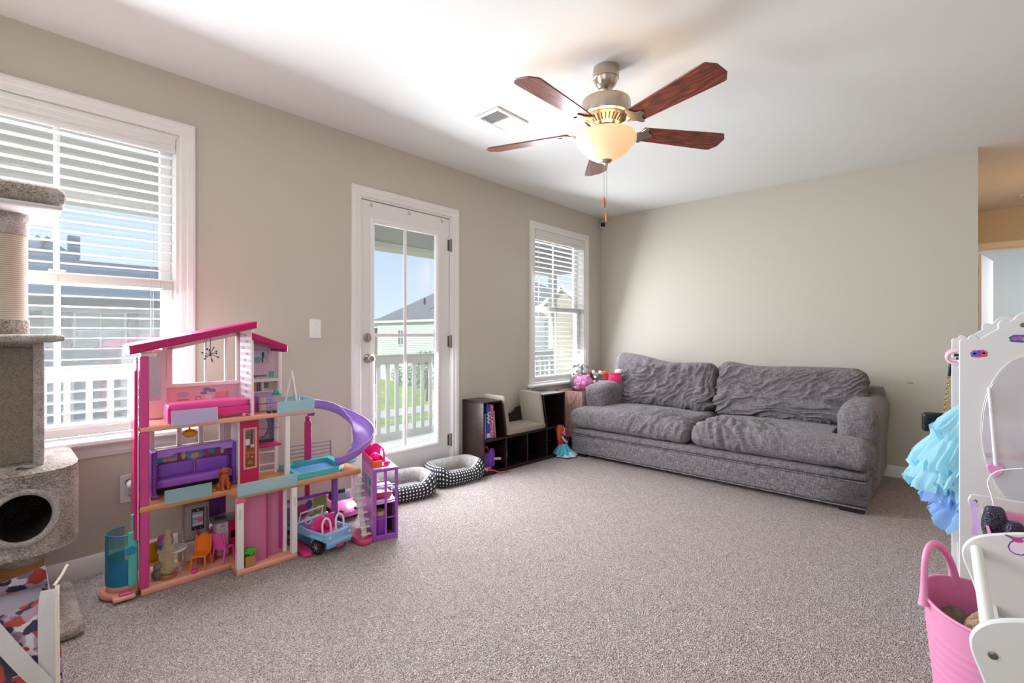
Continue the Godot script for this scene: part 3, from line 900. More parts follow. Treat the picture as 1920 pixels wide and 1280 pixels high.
func fan():
	var t := thing("ceiling_fan", "five-bladed brushed nickel ceiling fan with a lit amber glass bowl", "ceiling fan", V(1.66, 0, 2.65))
	var nickel := M("c2b5a6", 0.28, 1.0)
	obj("canopy", mb().lathe([Vector2(0, 2.336), Vector2(0.026, 2.336), Vector2(0.04, 2.345), Vector2(0.052, 2.362), Vector2(0.059, 2.38), Vector2(0.06, 2.383), Vector2(0.064, 2.386), Vector2(0.066, 2.41), Vector2(0.064, 2.44)], 40), nickel, t)
	obj("downrod", mb().tube([V(0, 2.27, 0), V(0, 2.35, 0)], 0.0115, 16).lathe([Vector2(0.0115, 2.335), Vector2(0.018, 2.34), Vector2(0.02, 2.35)], 16), nickel, t)
	obj("motor_housing", mb().lathe([Vector2(0.105, 2.19), Vector2(0.12, 2.197), Vector2(0.122, 2.202), Vector2(0.122, 2.262), Vector2(0.119, 2.272), Vector2(0.105, 2.28), Vector2(0.03, 2.286), Vector2(0, 2.286)], 56), nickel, t)
	obj("vented_cone", mb().lathe([Vector2(0, 2.145), Vector2(0.06, 2.145), Vector2(0.066, 2.149), Vector2(0.108, 2.188), Vector2(0.108, 2.192)], 56), nickel, t)
	var slots := mb()
	for i in 30:
		var a := TAU * i / 30
		slots.bar(V(cos(a) * 0.074, 2.1555, sin(a) * 0.074), V(cos(a) * 0.099, 2.1785, sin(a) * 0.099), 0.006, 0.003)
	obj("vent_grille", slots, M("4d3b2d", 0.7, 0.4), t)
	obj("switch_housing", mb().lathe([Vector2(0.05, 2.095), Vector2(0.056, 2.1), Vector2(0.056, 2.13), Vector2(0.05, 2.136), Vector2(0.044, 2.148)], 40), nickel, t)
	obj("fitter", mb().lathe([Vector2(0.02, 2.06), Vector2(0.055, 2.064), Vector2(0.058, 2.1), Vector2(0.05, 2.104)], 48), nickel, t)
	var bowl := M("f3dcb4", 0.35, 0.0, {"emission_enabled": true, "emission": Color("ffcb90"), "emission_energy_multiplier": 0.6, "clearcoat_enabled": true, "clearcoat": 0.6, "clearcoat_roughness": 0.25})
	obj("lamp_bowl", mb().lathe([Vector2(0.02, 1.975), Vector2(0.055, 1.983), Vector2(0.085, 2.0), Vector2(0.118, 2.03), Vector2(0.142, 2.062), Vector2(0.15, 2.082), Vector2(0.15, 2.094), Vector2(0.146, 2.101), Vector2(0.142, 2.1), Vector2(0.144, 2.088), Vector2(0.112, 2.033), Vector2(0.05, 1.99), Vector2(0.02, 1.983)], 64), bowl, t)
	obj("finial", mb().lathe([Vector2(0, 1.955), Vector2(0.008, 1.956), Vector2(0.012, 1.965), Vector2(0.024, 1.969), Vector2(0.031, 1.976), Vector2(0.03, 1.981), Vector2(0.01, 1.985)], 28), nickel, t)
	var wood := M("c07238", 0.5)
	for c in [[V(-0.006, 0, 0.008), 1.74], [V(0.012, 0, 0.012), 1.665]]:
		var ch := mb()
		ch.tube([c[0] + V(0, 1.958, 0), c[0] + V(0, c[1] + 0.05, 0)], 0.0012, 5)
		var chain := obj("pull_chain", ch, M("c9c2b8", 0.3, 0.9), t)
		obj("pull", mb().lathe([Vector2(0, c[1]), Vector2(0.005, c[1] + 0.003), Vector2(0.008, c[1] + 0.025), Vector2(0.005, c[1] + 0.05), Vector2(0, c[1] + 0.053)], 12, at(c[0])), wood, chain)
	# blades
	var img := Image.create(64, 256, false, Image.FORMAT_RGB8)
	var n := FastNoiseLite.new()
	n.seed = 9
	n.frequency = 0.02
	n.fractal_octaves = 4
	for y in 256:
		for x in 64:
			var k := 0.5 + 0.8 * n.get_noise_2d(x * 8.0, y * 0.8)
			img.set_pixel(x, y, Color("40170d").lerp(Color("a04a28"), clampf(k, 0, 1)))
	var bm := M("ffffff", 0.33, 0.0, {"albedo_texture": ImageTexture.create_from_image(img), "clearcoat_enabled": true, "clearcoat": 0.5, "clearcoat_roughness": 0.2})
	var poly := []
	poly += [Vector2(-0.052, 0.185), Vector2(0.052, 0.185)]
	poly += [Vector2(0.07, 0.585)]
	poly += arc(Vector2(0.052, 0.618), 0.018, 0.0, 1.3, 4)
	poly += arc(Vector2(0.0, 0.0), 0.655, PI / 2 - 0.05, PI / 2 + 0.05, 6)
	poly += arc(Vector2(-0.052, 0.618), 0.018, PI - 1.3, PI, 4)
	poly += [Vector2(-0.07, 0.585)]
	var pp := PackedVector2Array(poly)
	# prism lies in x, y: turn it so that its length runs outwards and its face looks down
	var lie := Transform3D(Basis(V(0, 0, -1), V(1, 0, 0), V(0, -1, 0)), Vector3.ZERO)
	var blade := mb().prism(pp, -0.003, 0.003, 0.0015, Transform3D(Basis(V(1, 0, 0), -0.21), V(0, 2.128, 0)) * lie).mesh()
	var iron := mb()
	iron.tube(smooth_path([V(0.055, 2.14, 0), V(0.1, 2.122, 0), V(0.14, 2.118, 0), V(0.19, 2.126, 0)], 5), 0.011, 8, false, 0.6)
	var plate := PackedVector2Array([Vector2(-0.012, 0.15), Vector2(0.012, 0.15), Vector2(0.03, 0.18), Vector2(0.056, 0.19), Vector2(0.062, 0.2), Vector2(0.054, 0.212), Vector2(0.035, 0.215), Vector2(0.02, 0.225), Vector2(0.012, 0.245), Vector2(0, 0.252), Vector2(-0.012, 0.245), Vector2(-0.02, 0.225), Vector2(-0.035, 0.215), Vector2(-0.054, 0.212), Vector2(-0.062, 0.2), Vector2(-0.056, 0.19), Vector2(-0.03, 0.18)])
	iron.prism(plate, 0.004, 0.009, 0.002, Transform3D(Basis(V(1, 0, 0), -0.21), V(0, 2.128, 0)) * lie)
	var im := iron.mesh()
	for k in 5:
		var b := obj("blade", blade, bm, t)
		b.rotation.y = -deg_to_rad(17 + 72 * k)
		var i := obj("blade_bracket", im, nickel, b)
	var l := OmniLight3D.new()
	l.name = "fan_lamp_light"
	l.position = V(1.66, 2.05, 2.65)
	l.light_color = Color("ffe2bd")
	l.light_energy = 0.13
	l.light_size = 0.08
	l.omni_range = 12
	l.omni_attenuation = 2
	l.shadow_enabled = true
	add_child(l)
	# hall lamp out of view, placed to warm the hall ceiling and carpet
	var hl := thing("unseen_hall_light", "unseen frosted dome light on the hall ceiling round the corner", "ceiling light", V(4.15, H, -1.1))
	obj("lamp_base", mb().lathe([Vector2(0, -0.03), Vector2(0.15, -0.03), Vector2(0.15, 0), Vector2(0, 0)], 32), M("c9c3ba", 0.4, 0.8), hl)
	obj("lamp_dome", mb().lathe([Vector2(0, -0.1), Vector2(0.07, -0.092), Vector2(0.12, -0.065), Vector2(0.135, -0.03)], 32), M("fff0d8", 0.4, 0.0, {"emission_enabled": true, "emission": Color("ffc07a"), "emission_energy_multiplier": 1.0}), hl)
	l = OmniLight3D.new()
	l.name = "unseen_hall_lamp_light"
	l.position = V(4.15, H - 0.14, -1.1)
	l.light_color = Color("ffc68a")
	l.light_energy = 0.5
	l.light_size = 0.1
	l.omni_range = 8
	l.omni_attenuation = 2
	l.shadow_enabled = true
	add_child(l)


func weave(a: String, b: String, size: int, sd: int) -> Image:
	var img := Image.create(size, size, false, Image.FORMAT_RGB8)
	var n := FastNoiseLite.new()
	n.seed = sd
	n.frequency = 0.25
	var ca := Color(a)
	var cb := Color(b)
	for y in size:
		for x in size:
			var k := 0.5 + 0.55 * n.get_noise_2d(x * 0.18, y * 2.2) + 0.55 * n.get_noise_2d(x * 2.2 + 500, y * 0.18)
			img.set_pixel(x, y, ca.lerp(cb, clampf(k, 0, 1)))
	return img


func cloth(a: String, b: String, size: int, sd: int, scale: float, relief: float) -> StandardMaterial3D:
	var img := weave(a, b, size, sd)
	var m := StandardMaterial3D.new()
	m.albedo_texture = ImageTexture.create_from_image(img)
	m.uv1_triplanar = true
	m.uv1_scale = Vector3.ONE * scale
	m.roughness = 0.95
	m.metallic_specular = 0.2
	m.rim_enabled = true
	m.rim = 0.25
	m.heightmap_enabled = true
	m.heightmap_texture = m.albedo_texture
	m.heightmap_scale = relief
	return m


func sofa():
	var t := thing("sofa", "grey woven two-seat sofa with rumpled loose cushions against the back wall", "sofa")
	var m := cloth("4a4546", "aaa4a5", 256, 4, 1.5, 0.4)
	var n := FastNoiseLite.new()
	n.seed = 21
	n.frequency = 1.0
	n.fractal_octaves = 2
	obj("frame", mb().soft(V(1.475, 0.115, 0.62), V(2.19, 0.165, 1.03), 0.02, 6), m, t)
	obj("front_rail", mb().soft(V(1.475, 0.222, 1.02), V(2.18, 0.06, 0.22), 0.028, 8), m, t)
	obj("piping", mb().tube([V(0.385, 0.036, 1.135), V(2.565, 0.036, 1.135)], 0.005, 6).tube([V(0.385, 0.196, 1.136), V(2.565, 0.196, 1.136)], 0.004, 6), m, t)
	obj("back", mb().soft(V(1.485, 0.37, 0.13), V(2.2, 0.69, 0.22), 0.05, 8), m, t)
	for x in [0.49, 2.485]:
		var s := 1.0 if x > 1 else -1.0
		var a := mb().soft(V(x, 0.345, 0.5), V(0.225, 0.62, 0.82), 0.085, 14, func(p, nn):
			# the arm swells towards its top and leans back at the front
			var k: float = smoothstep(-0.1, 0.25, p.y)
			return V(p.x * (1 + 0.06 * k) + s * 0.012 * k, p.y - 0.02 * smoothstep(0.2, 0.4, p.z) * k + 0.004 * n.get_noise_3d(p.x * 9, p.y * 9, p.z * 9), p.z + 0.02 * k * smoothstep(0.2, 0.4, p.z)))
		obj("arm", a, m, t)
	for k in 2:
		var xa := 0.355 if k == 0 else 1.475
		var xb := 1.47 if k == 0 else 2.6
		var w := xb - xa
		var c := mb().soft(V((xa + xb) / 2, 0.345, 0.78), V(w, 0.175, 0.76), 0.075, 88, func(p, nn):
			var o: Vector3 = p
			var u: float = p.x / w
			var front := smoothstep(0.02, 0.3, p.z)
			# crown, and creases that run in from the front edge near the middle of the sofa
			o.y += 0.022 * (1 - pow(2 * u, 2)) * (1 - pow(p.z / 0.4, 2)) * (1.0 if p.y > 0 else 0.2)
			var near := exp(-pow((u - (0.2 if k == 0 else -0.24)) / 0.26, 2))
			var warp := 0.6 * n.get_noise_2d(p.x * 5, p.z * 4 + 7)
			var q := n.get_noise_3d(p.x * 13 + (p.z - 0.8 * p.y) * (6.0 if k == 0 else -4.0) + warp + 9.0 * k, 0.5, (p.z - p.y) * 2.2)
			o += nn * (pow(1 - absf(q), 3.5) - 0.4) * 0.04 * near * smoothstep(-0.2, 0.12, p.z) * smoothstep(-0.09, 0.0, p.y)
			o += nn * 0.006 * n.get_noise_3d(p.x * 5, p.y * 5, p.z * 5 + 40)
			# cut back beside the arm
			var side := -1.0 if k == 0 else 1.0
			var lim: float = (w / 2) - 0.245 if p.z < 0.13 else w / 2
			if p.z < 0.2:
				lim = lerpf(w / 2 - 0.245, w / 2, smoothstep(0.12, 0.2, p.z))
			if o.x * side > lim:
				o.x = lim * side
			return o)
		obj("seat_cushion", c, m, t)
	for k in 2:
		var xa := 0.415 if k == 0 else 1.445
		var xb := 1.425 if k == 0 else 2.5
		var w := xb - xa
		var c := mb().soft(Vector3.ZERO, V(w, 0.45, 0.24), 0.085, 80, func(p, nn):
			var o: Vector3 = p
			var u: float = p.x / w
			var v: float = p.y / 0.45
			# the filling has sunk: the top dips, the bottom bulges forward
			o.z += 0.05 * smoothstep(0.1, -0.45, v) * (1.0 if p.z > 0 else 0.2)
			if k == 0:
				o.y += (0.075 * smoothstep(0.25, -0.5, u) - 0.02 * exp(-pow((u - 0.05) / 0.2, 2))) * smoothstep(-0.3, 0.5, v)
				# folds drop from the top and sweep round towards the bottom left
				var c := Vector2(p.x + 0.42 * w, (p.y - 0.2) * 1.3)
				var r := c.length()
				var an := c.angle()
				var q := n.get_noise_2d(r * 11 + 0.7 * n.get_noise_2d(p.x * 4, p.y * 4), an * 1.3)
				var q2 := n.get_noise_2d(r * 24 + 40, an * 2.4)
				var f := smoothstep(0.12, 0.35, r) * smoothstep(0.235, 0.13, p.y)
				o += nn * ((pow(1 - absf(q), 3) - 0.45) * 0.042 + (pow(1 - absf(q2), 3) - 0.45) * 0.012) * f
			else:
				o.y += (0.02 * exp(-pow((u + 0.42) / 0.1, 2)) - 0.012 * exp(-pow((u + 0.15) / 0.2, 2))) * smoothstep(-0.3, 0.5, v)
				# diagonal folds above, long sagging folds below
				var wv := 0.8 * n.get_noise_2d(p.x * 3, p.y * 5)
				var q := n.get_noise_2d(p.x * 6.5 - p.y * 10 + wv, p.x * 1.6 + p.y * 1.2)
				var q2 := n.get_noise_2d((p.y + 0.16 * u * u) * 17 + wv, p.x * 1.4 + 30)
				var q3 := n.get_noise_2d(p.x * 17 - p.y * 22 + 9, p.x * 3 + p.y * 3)
				o += nn * ((pow(1 - absf(q), 3) - 0.45) * 0.03 + (pow(1 - absf(q3), 3) - 0.45) * 0.01) * smoothstep(-0.22, 0.02, v) * smoothstep(0.5, 0.3, v)
				o += nn * (pow(1 - absf(q2), 3) - 0.45) * 0.045 * smoothstep(0.0, -0.22, v)
				# a deep fold over the right arm
				o += V(0, 0.0, -0.06) * exp(-pow((v + 0.16 + (u - 0.36) * 0.25) / 0.06, 2)) * smoothstep(0.12, 0.38, u) * (1.0 if p.z > 0 else 0.0)
			return o, Transform3D(Basis(V(1, 0, 0), -0.27), V((xa + xb) / 2, 0.625, 0.38)))
		obj("back_cushion", c, m, t)
	for x in [0.46, 2.49]:
		for z in [0.18, 1.08]:
			obj("foot", mb().box(V(x, 0.018, z), V(0.13, 0.036, 0.09), 0.004), M("151312", 0.5), t)


func bookcase():
	var th := deg_to_rad(3.2)
	var o := Transform3D(Basis(Vector3.UP, PI / 2 - th), V(0.272, 0, 2.152))
	var t := thing("reading_bookcase", "dark brown bookcase bench with cushioned seat between two shelf towers", "bookcase")
	t.transform = o
	var esp := noisy([[0.2, "1d0f0e"], [0.6, "2a1614"], [0.9, "351d19"]], noise_image(128, 0.05, 8, 3), 3.0, 0.3)
	var D := 0.26
	var b := 0.015
	obj("side_panel", mb().span(V(0, 0, -D), V(b, 0.578, 0), 0.002), esp, t)
	obj("side_panel", mb().span(V(1.0 - b, 0, -D), V(1.0, 0.578, 0), 0.002), esp, t)
	obj("base_panel", mb().span(V(b, 0, -D), V(1.0 - b, 0.028, -0.004)), esp, t)
	for u in [0.25, 0.5, 0.75]:
		obj("divider", mb().span(V(u - b / 2, 0.028, -D), V(u + b / 2, 0.262, -0.003), 0.001), esp, t)
	obj("seat_board", mb().span(V(b, 0.262, -D), V(1.0 - b, 0.278, -0.001), 0.001), esp, t)
	obj("top_panel", mb().span(V(0, 0.563, -D), V(0.198, 0.578, 0), 0.001), esp, t)
	obj("top_panel", mb().span(V(0.69, 0.563, -D), V(1.0, 0.578, 0), 0.001), esp, t)
	obj("sloping_panel", mb().prism(PackedVector2Array([Vector2(0.188, 0.566), Vector2(0.203, 0.566), Vector2(0.252, 0.276), Vector2(0.237, 0.276)]), -D, 0), esp, t)
	obj("sloping_panel", mb().prism(PackedVector2Array([Vector2(0.69, 0.566), Vector2(0.705, 0.566), Vector2(0.755, 0.276), Vector2(0.74, 0.276)]), -D, 0), esp, t)
	obj("back_panel", mb().span(V(b, 0.028, -D), V(1.0 - b, 0.262, -D + 0.006)).span(V(b, 0.278, -D), V(0.19, 0.563, -D + 0.006)).span(V(0.75, 0.278, -D), V(1.0 - b, 0.563, -D + 0.006)), M("1a0e0d", 0.5), t)
	obj("back_rail", mb().prism(PackedVector2Array([Vector2(0.25, 0.278), Vector2(0.74, 0.278), Vector2(0.715, 0.46), Vector2(0.64, 0.458), Vector2(0.6, 0.445), Vector2(0.575, 0.42), Vector2(0.54, 0.405), Vector2(0.4, 0.4), Vector2(0.23, 0.4)]), -D, -D + 0.012), esp, t)
	for p in [V(0.6, 0.11, -D + 0.007), V(0.9, 0.13, -0.1)]:
		obj("screw_cap", mb().lathe([Vector2(0.006, 0), Vector2(0.005, 0.002), Vector2(0, 0.003)], 10, Transform3D(Basis(V(1, 0, 0), V(0, 0, 1), V(0, -1, 0)), p)), M("c8c4be", 0.4), t)
	var fab := cloth("8a8071", "b0a696", 128, 6, 8.0, 0.06)
	obj("seat_cushion", mb().soft(V(0.497, 0.304, -0.128), V(0.475, 0.052, 0.262), 0.018, 10), fab, t)
	for s in [[0.222, 0.168, 0.31], [0.715, 0.168, 0.305]]:
		var hh := 0.32
		var c := mb()
		var poly := PackedVector2Array(arc(Vector2(0.09, hh / 2 - 0.04), 0.04, 0, PI / 2, 5) + arc(Vector2(-0.09, hh / 2 - 0.04), 0.04, PI / 2, PI, 5) + [Vector2(-0.13, -hh / 2), Vector2(0.13, -hh / 2)])
		c.prism(poly, -0.017, 0.017, 0.008, Transform3D(Basis(V(0, 0, -1), V(0, 1, 0), V(1, 0, 0)), Vector3.ZERO))
		var w := obj("backrest_cushion", c, fab, t)
		w.position = V(s[0] + (0.035 if s[0] < 0.5 else -0.032), 0.448, -0.128)
		w.rotation.z = 0.168
	# books and toys on it
	var gr := "books in the left tower"
	for s in [["book", "thin pink book at the left end of the shelf tower", 0.028, 0.05, 0.205, "d8468f", 0.0, 2], ["book", "thick blue hardback with white spine lettering in the left tower", 0.058, 0.1, 0.275, "2257b0", 0.0, 0], ["book", "red and pink patterned book beside the thick blue one", 0.101, 0.137, 0.268, "d6516c", 0.02, 1], ["folder", "clear grey plastic folder leaning at the right of the books", 0.15, 0.16, 0.215, "9aa0a8", 0.08, 3]]:
		var k := thing(s[0], s[1], "book" if s[7] < 3 else "folder", Vector3.ZERO, 0, gr)
		k.transform = o * Transform3D(Basis(V(0, 0, 1), s[6]), V(s[2], 0.279, -0.03))
		var w: float = s[3] - s[2]
		var hh: float = s[4]
		obj("cover", mb().span(V(0, 0, -0.16), V(0.002, hh, 0), 0.0005).span(V(w - 0.002, 0, -0.16), V(w, hh, 0), 0.0005).span(V(0.0005, 0, -0.003), V(w - 0.0005, hh, 0), 0.001), M(s[5], 0.35), k)
		obj("pages", mb().span(V(0.002, 0.003, -0.157), V(w - 0.002, hh - 0.003, -0.003)), M("e9e4d8", 0.9), k)
		if s[7] == 0:
			var img := painted(16, 128, func(x, y):
				if y > 0.84 and y < 0.97: return Color("e9ecef") if int(y * 128) % 3 else Color("8fa3b8")
				if y > 0.22 and y < 0.56 and absf(x - 0.5 - 0.2 * sin(y * 60)) < 0.17: return Color("dfe8f4")
				return Color("2257b0") if x > 0.15 else Color("3f7bd0"), 0.35)
			obj("spine_print", mb().q4(V(0.001, 0.002, 0.0006), V(w - 0.001, 0.002, 0.0006), V(w - 0.001, hh - 0.002, 0.0006), V(0.001, hh - 0.002, 0.0006)), img, k)
		elif s[7] < 3:
			var sd: int = s[7]
			var nz := FastNoiseLite.new()
			nz.seed = sd
			nz.frequency = 0.12
			var img := painted(24, 128, func(x, y):
				var q := nz.get_noise_2d(x * 24, y * 100)
				return Color(s[5]).lerp(Color("f5dfe6"), 1.0 if q > 0.22 else 0.0).lerp(Color("b02a3c"), 1.0 if q < -0.28 else 0.0), 0.35)
			obj("spine_print", mb().q4(V(0.001, 0.002, 0.0006), V(w - 0.001, 0.002, 0.0006), V(w - 0.001, hh - 0.002, 0.0006), V(0.001, hh - 0.002, 0.0006)), img, k)
	var tc := thing("toy_case", "purple plastic toy case with a pink handle in the lower left cubby", "toy")
	tc.transform = o * at(V(0.05, 0.029, -0.07))
	obj("body", mb().soft(V(0.045, 0.068, -0.05), V(0.11, 0.12, 0.1), 0.02, 8), M("6a3aa8", 0.4), tc)
	obj("front_shell", mb().prism(PackedVector2Array(arc(Vector2(0, 0.03), 0.036, 0, PI, 10) + [Vector2(-0.04, -0.09), Vector2(0.042, -0.09)]), 0, 0.02, 0.006, at(V(0.105, 0.093, -0.02), 0.25)), M("8a52c8", 0.35), tc)
	obj("peg", mb().tube([V(0.12, 0.07, 0), V(0.178, 0.066, 0.02)], 0.012, 10), M("e3b4b4", 0.5), tc)
	obj("handle", mb().tube(smooth_path([V(0.03, 0.125, -0.03), V(0.05, 0.165, -0.03), V(0.075, 0.168, -0.03), V(0.09, 0.13, -0.03)], 4), 0.007, 8), M("c02a55", 0.4), tc)
	var cord := thing("skipping_rope", "pink toy cord trailing out of the lower left cubby", "rope")
	cord.transform = o
	obj("cord", mb().tube(smooth_path([V(0.02, 0.055, -0.03), V(0.06, 0.04, 0.0), V(0.1, 0.034, 0.005), V(0.15, 0.012, 0.02), V(0.2, 0.01, 0.03), V(0.235, 0.009, 0.035)], 6), 0.005, 7), M("e0506a", 0.5), cord)
	obj("grip", mb().tube([V(0.014, 0.06, -0.04), V(0.05, 0.045, -0.008)], 0.011, 10), M("eab3bd", 0.5), cord)
	var ov := thing("hand_drum", "tan oval wooden toy leaning in the second lower cubby", "toy")
	ov.transform = o * at(V(0.268, 0.03, -0.1), 0.25)
	obj("rim", mb().prism(PackedVector2Array(oval(0.045, 0.085, 20)), 0, 0.016, 0.005, Transform3D(Basis(V(0, 0, -1), V(0, 1, 0), V(1, 0, 0)), V(0.002, 0.087, 0.02))), M("c59d82", 0.6), ov)
	obj("skin", mb().prism(PackedVector2Array(oval(0.036, 0.074, 20)), 0.016, 0.019, 0.001, Transform3D(Basis(V(0, 0, -1), V(0, 1, 0), V(1, 0, 0)), V(0.002, 0.087, 0.02))), M("8e7a6a", 0.6), ov)
	var bx := thing("toy_board", "flat pink and teal toy lying on the bottom of the left cubby", "toy")
	bx.transform = o * at(V(0.07, 0.029, -0.045), 0.3)
	obj("base", mb().box(V(0, 0.004, 0), V(0.09, 0.008, 0.06), 0.003), M("3f7f7a", 0.5), bx)
	obj("lid", mb().box(V(0.01, 0.013, -0.01), V(0.08, 0.009, 0.05), 0.003), M("e59aa0", 0.5), bx)


func oval(rx: float, ry: float, n: int) -> Array:
	var p := []
	for i in n:
		p.append(Vector2(cos(TAU * i / n) * rx, sin(TAU * i / n) * ry))
	return p


func fur(a: String, b: String, c: String, sd: int, scale := 5.0, relief := 1.0) -> StandardMaterial3D:
	var i := noise_image(128, 0.03, sd, 4)
	var g := pile(256, sd)
	var mix := Image.create(256, 256, false, Image.FORMAT_L8)
	for y in 256:
		for x in 256:
			var k := 0.5 + 0.55 * (i.get_pixel(x / 2, y / 2).r - 0.5) + 0.6 * (g.get_pixel(x, y).r - 0.5)
			mix.set_pixel(x, y, Color(k, k, k))
	return noisy([[0.15, a], [0.5, b], [0.85, c]], mix, scale, 1.0, relief, {"rim_enabled": true, "rim": 0.5, "metallic_specular": 0.1})


func tufts(c: Vector3, r: Vector3, n: int, s: float, droop := 0.0) -> MB:
	var w := mb()
	w.sm = -1
	for i in n:
		var d := V(rng.randf_range(-1, 1), rng.randf_range(-1, 1), rng.randf_range(-1, 1)).normalized()
		var p := c + d * r
		var e := (d + V(rng.randf_range(-0.5, 0.5), rng.randf_range(-0.5, 0.5) - droop, rng.randf_range(-0.5, 0.5))).normalized() * s
		var b := e.cross(d + V(0.1, 0.3, 0.2)).normalized() * s * 0.14
		w.t(p - b, p + b, p + e)
	return w


func corner_toys():
	# gift bag standing between the bookcase and the sofa
	var bag := thing("gift_bag", "large pale pink paper gift bag standing between bookcase and sofa", "bag", V(0.225, 0, 0.78))
	var pink := painted(64, 96, func(x, y):
		var c := Color("d9a9a2")
		if absf(fposmod(x * 7, 1.0) - 0.5) < 0.06 or absf(fposmod(y * 11, 1.0) - 0.5) < 0.06: c = Color("e6c3bd")
		if sin(x * 31 + sin(y * 17)) * sin(y * 37) > 0.72: c = Color("c98f88")
		return c, 0.45)
	var w := mb()
	for s in [[V(-0.14, 0, 0.15), V(0.14, 0, 0.15)], [V(0.14, 0, 0.15), V(0.14, 0, -0.15)], [V(0.14, 0, -0.15), V(-0.14, 0, -0.15)], [V(-0.14, 0, -0.15), V(-0.14, 0, 0.15)]]:
		w.q4(s[0], s[1], s[1] + V(0, 0.56, 0), s[0] + V(0, 0.56, 0))
		var k := V(0.985, 1, 0.985)
		w.q4(s[1] * k, s[0] * k, s[0] * k + V(0, 0.56, 0), s[1] * k + V(0, 0.56, 0))
	w.q4(V(-0.14, 0.002, 0.15), V(0.14, 0.002, 0.15), V(0.14, 0.002, -0.15), V(-0.14, 0.002, -0.15))
	obj("paper", w, pink, bag)
	obj("filling", mb().soft(V(0, 0.26, 0), V(0.27, 0.52, 0.29), 0.05, 6), M("e3c4c2", 0.9), bag)
	obj("handle", mb().tube(smooth_path([V(-0.02, 0.55, 0.152), V(-0.015, 0.47, 0.156), V(0.005, 0.43, 0.158), V(0.03, 0.45, 0.158), V(0.06, 0.5, 0.156), V(0.07, 0.55, 0.152)], 5), 0.008, 6, false, 0.5), M("ecd0cf", 0.6), bag)
	# soft toys heaped on the bag, the window sill and the sofa arm
	var gr := "soft toys heaped in the corner"
	var a := thing("plush_wolf", "grey and white shaggy plush animal at the left of the toy heap", "soft toy", V(0.125, 0.555, 0.66), 0, gr)
	var grey := fur("5d5b5c", "8c8a8b", "b9b6b5", 31)
	var whitef := fur("c9c5c3", "e6e2df", "f3f0ee", 32)
	obj("body", mb().ball(V(0, 0.07, 0), V(0.075, 0.085, 0.08), 18, 12), grey, a)
	obj("head", mb().ball(V(0.015, 0.165, 0.03), V(0.062, 0.055, 0.06), 18, 12), whitef, a)
	obj("muzzle", mb().ball(V(0.03, 0.145, 0.09), V(0.034, 0.032, 0.036), 14, 10), M("f2efec", 0.9), a)
	obj("nose", mb().ball(V(0.036, 0.155, 0.122), V(0.011, 0.008, 0.008), 10, 8), M("2b2828", 0.4), a)
	for s in [-1, 1]:
		obj("ear", mb().ball(V(0.015 + s * 0.045, 0.21, 0.01), V(0.022, 0.03, 0.012), 12, 8), grey, a)
		obj("eye", mb().ball(V(0.025 + s * 0.024, 0.178, 0.082), V(0.006, 0.006, 0.006), 8, 6), M("1b1b1b", 0.2), a)
	stuff(obj("shaggy_fur", tufts(V(0.035, 0.185, -0.02), V(0.08, 0.05, 0.05), 260, 0.035), M("8f8d8c", 0.95), a))
	a = thing("plush_pig", "round bright pink plush toy in the middle of the corner heap", "soft toy", V(0.235, 0.56, 0.715), 0, gr)
	var pk := fur("d77ab4", "ea96cb", "f5b4dd", 33)
	obj("body", mb().ball(V(0, 0.068, 0), V(0.1, 0.072, 0.085), 24, 16), pk, a)
	obj("snout", mb().ball(V(0.05, 0.065, 0.075), V(0.026, 0.022, 0.02), 14, 10), M("f0a3c9", 0.8), a)
	for s in [-1, 1]:
		obj("ear", mb().ball(V(0.03 + s * 0.045, 0.132, 0.03), V(0.022, 0.02, 0.012), 12, 8), M("e07fb6", 0.8), a)
	obj("foot", mb().ball(V(0.09, 0.02, 0.05), V(0.035, 0.02, 0.03), 12, 8), pk, a)
	obj("foot", mb().ball(V(-0.02, 0.02, 0.08), V(0.035, 0.02, 0.03), 12, 8), pk, a)
	obj("bow", mb().tube(smooth_path([V(-0.03, 0.13, 0.06), V(0.0, 0.115, 0.085), V(0.03, 0.09, 0.092), V(0.02, 0.06, 0.1), V(-0.015, 0.055, 0.095)], 5), 0.007, 6), M("f7c6e4", 0.7), a)
	a = thing("plush_mouse", "small grey plush mouse with white paws at right of the pink one", "soft toy", V(0.335, 0.57, 0.6), 0.3, gr)
	obj("body", mb().ball(V(0, 0.05, 0), V(0.05, 0.055, 0.05), 16, 12), grey, a)
	obj("head", mb().ball(V(-0.01, 0.12, 0.02), V(0.038, 0.034, 0.036), 16, 12), grey, a)
	obj("muzzle", mb().ball(V(-0.014, 0.11, 0.052), V(0.016, 0.014, 0.014), 12, 8), M("efeae6", 0.9), a)
	for s in [-1, 1]:
		obj("ear", mb().ball(V(-0.01 + s * 0.035, 0.155, 0.012), V(0.02, 0.02, 0.01), 12, 8), M("e9e4e0", 0.9), a)
		obj("paw", mb().ball(V(s * 0.03 + 0.005, 0.065, 0.052), V(0.016, 0.016, 0.016), 10, 8), M("efeae6", 0.9), a)
		obj("foot", mb().ball(V(s * 0.035 + 0.02, 0.012, 0.05), V(0.02, 0.014, 0.024), 10, 8), M("d7b8b4", 0.9), a)
	a = thing("plush_bear", "small rust brown plush peeping out behind the grey toys", "soft toy", V(0.19, 0.57, 0.5), 0, gr)
	obj("body", mb().ball(V(0, 0.06, 0), V(0.06, 0.07, 0.05), 16, 10), fur("6a3c1d", "8a5128", "a5683a", 34), a)
	obj("head", mb().ball(V(0.03, 0.14, 0.02), V(0.04, 0.036, 0.036), 14, 10), fur("6a3c1d", "8a5128", "a5683a", 34), a)
	a = thing("plush_crab", "red plush toy wearing a hot pink ruffled skirt on the sofa arm", "soft toy", V(0.455, 0.628, 0.57), 0, gr)
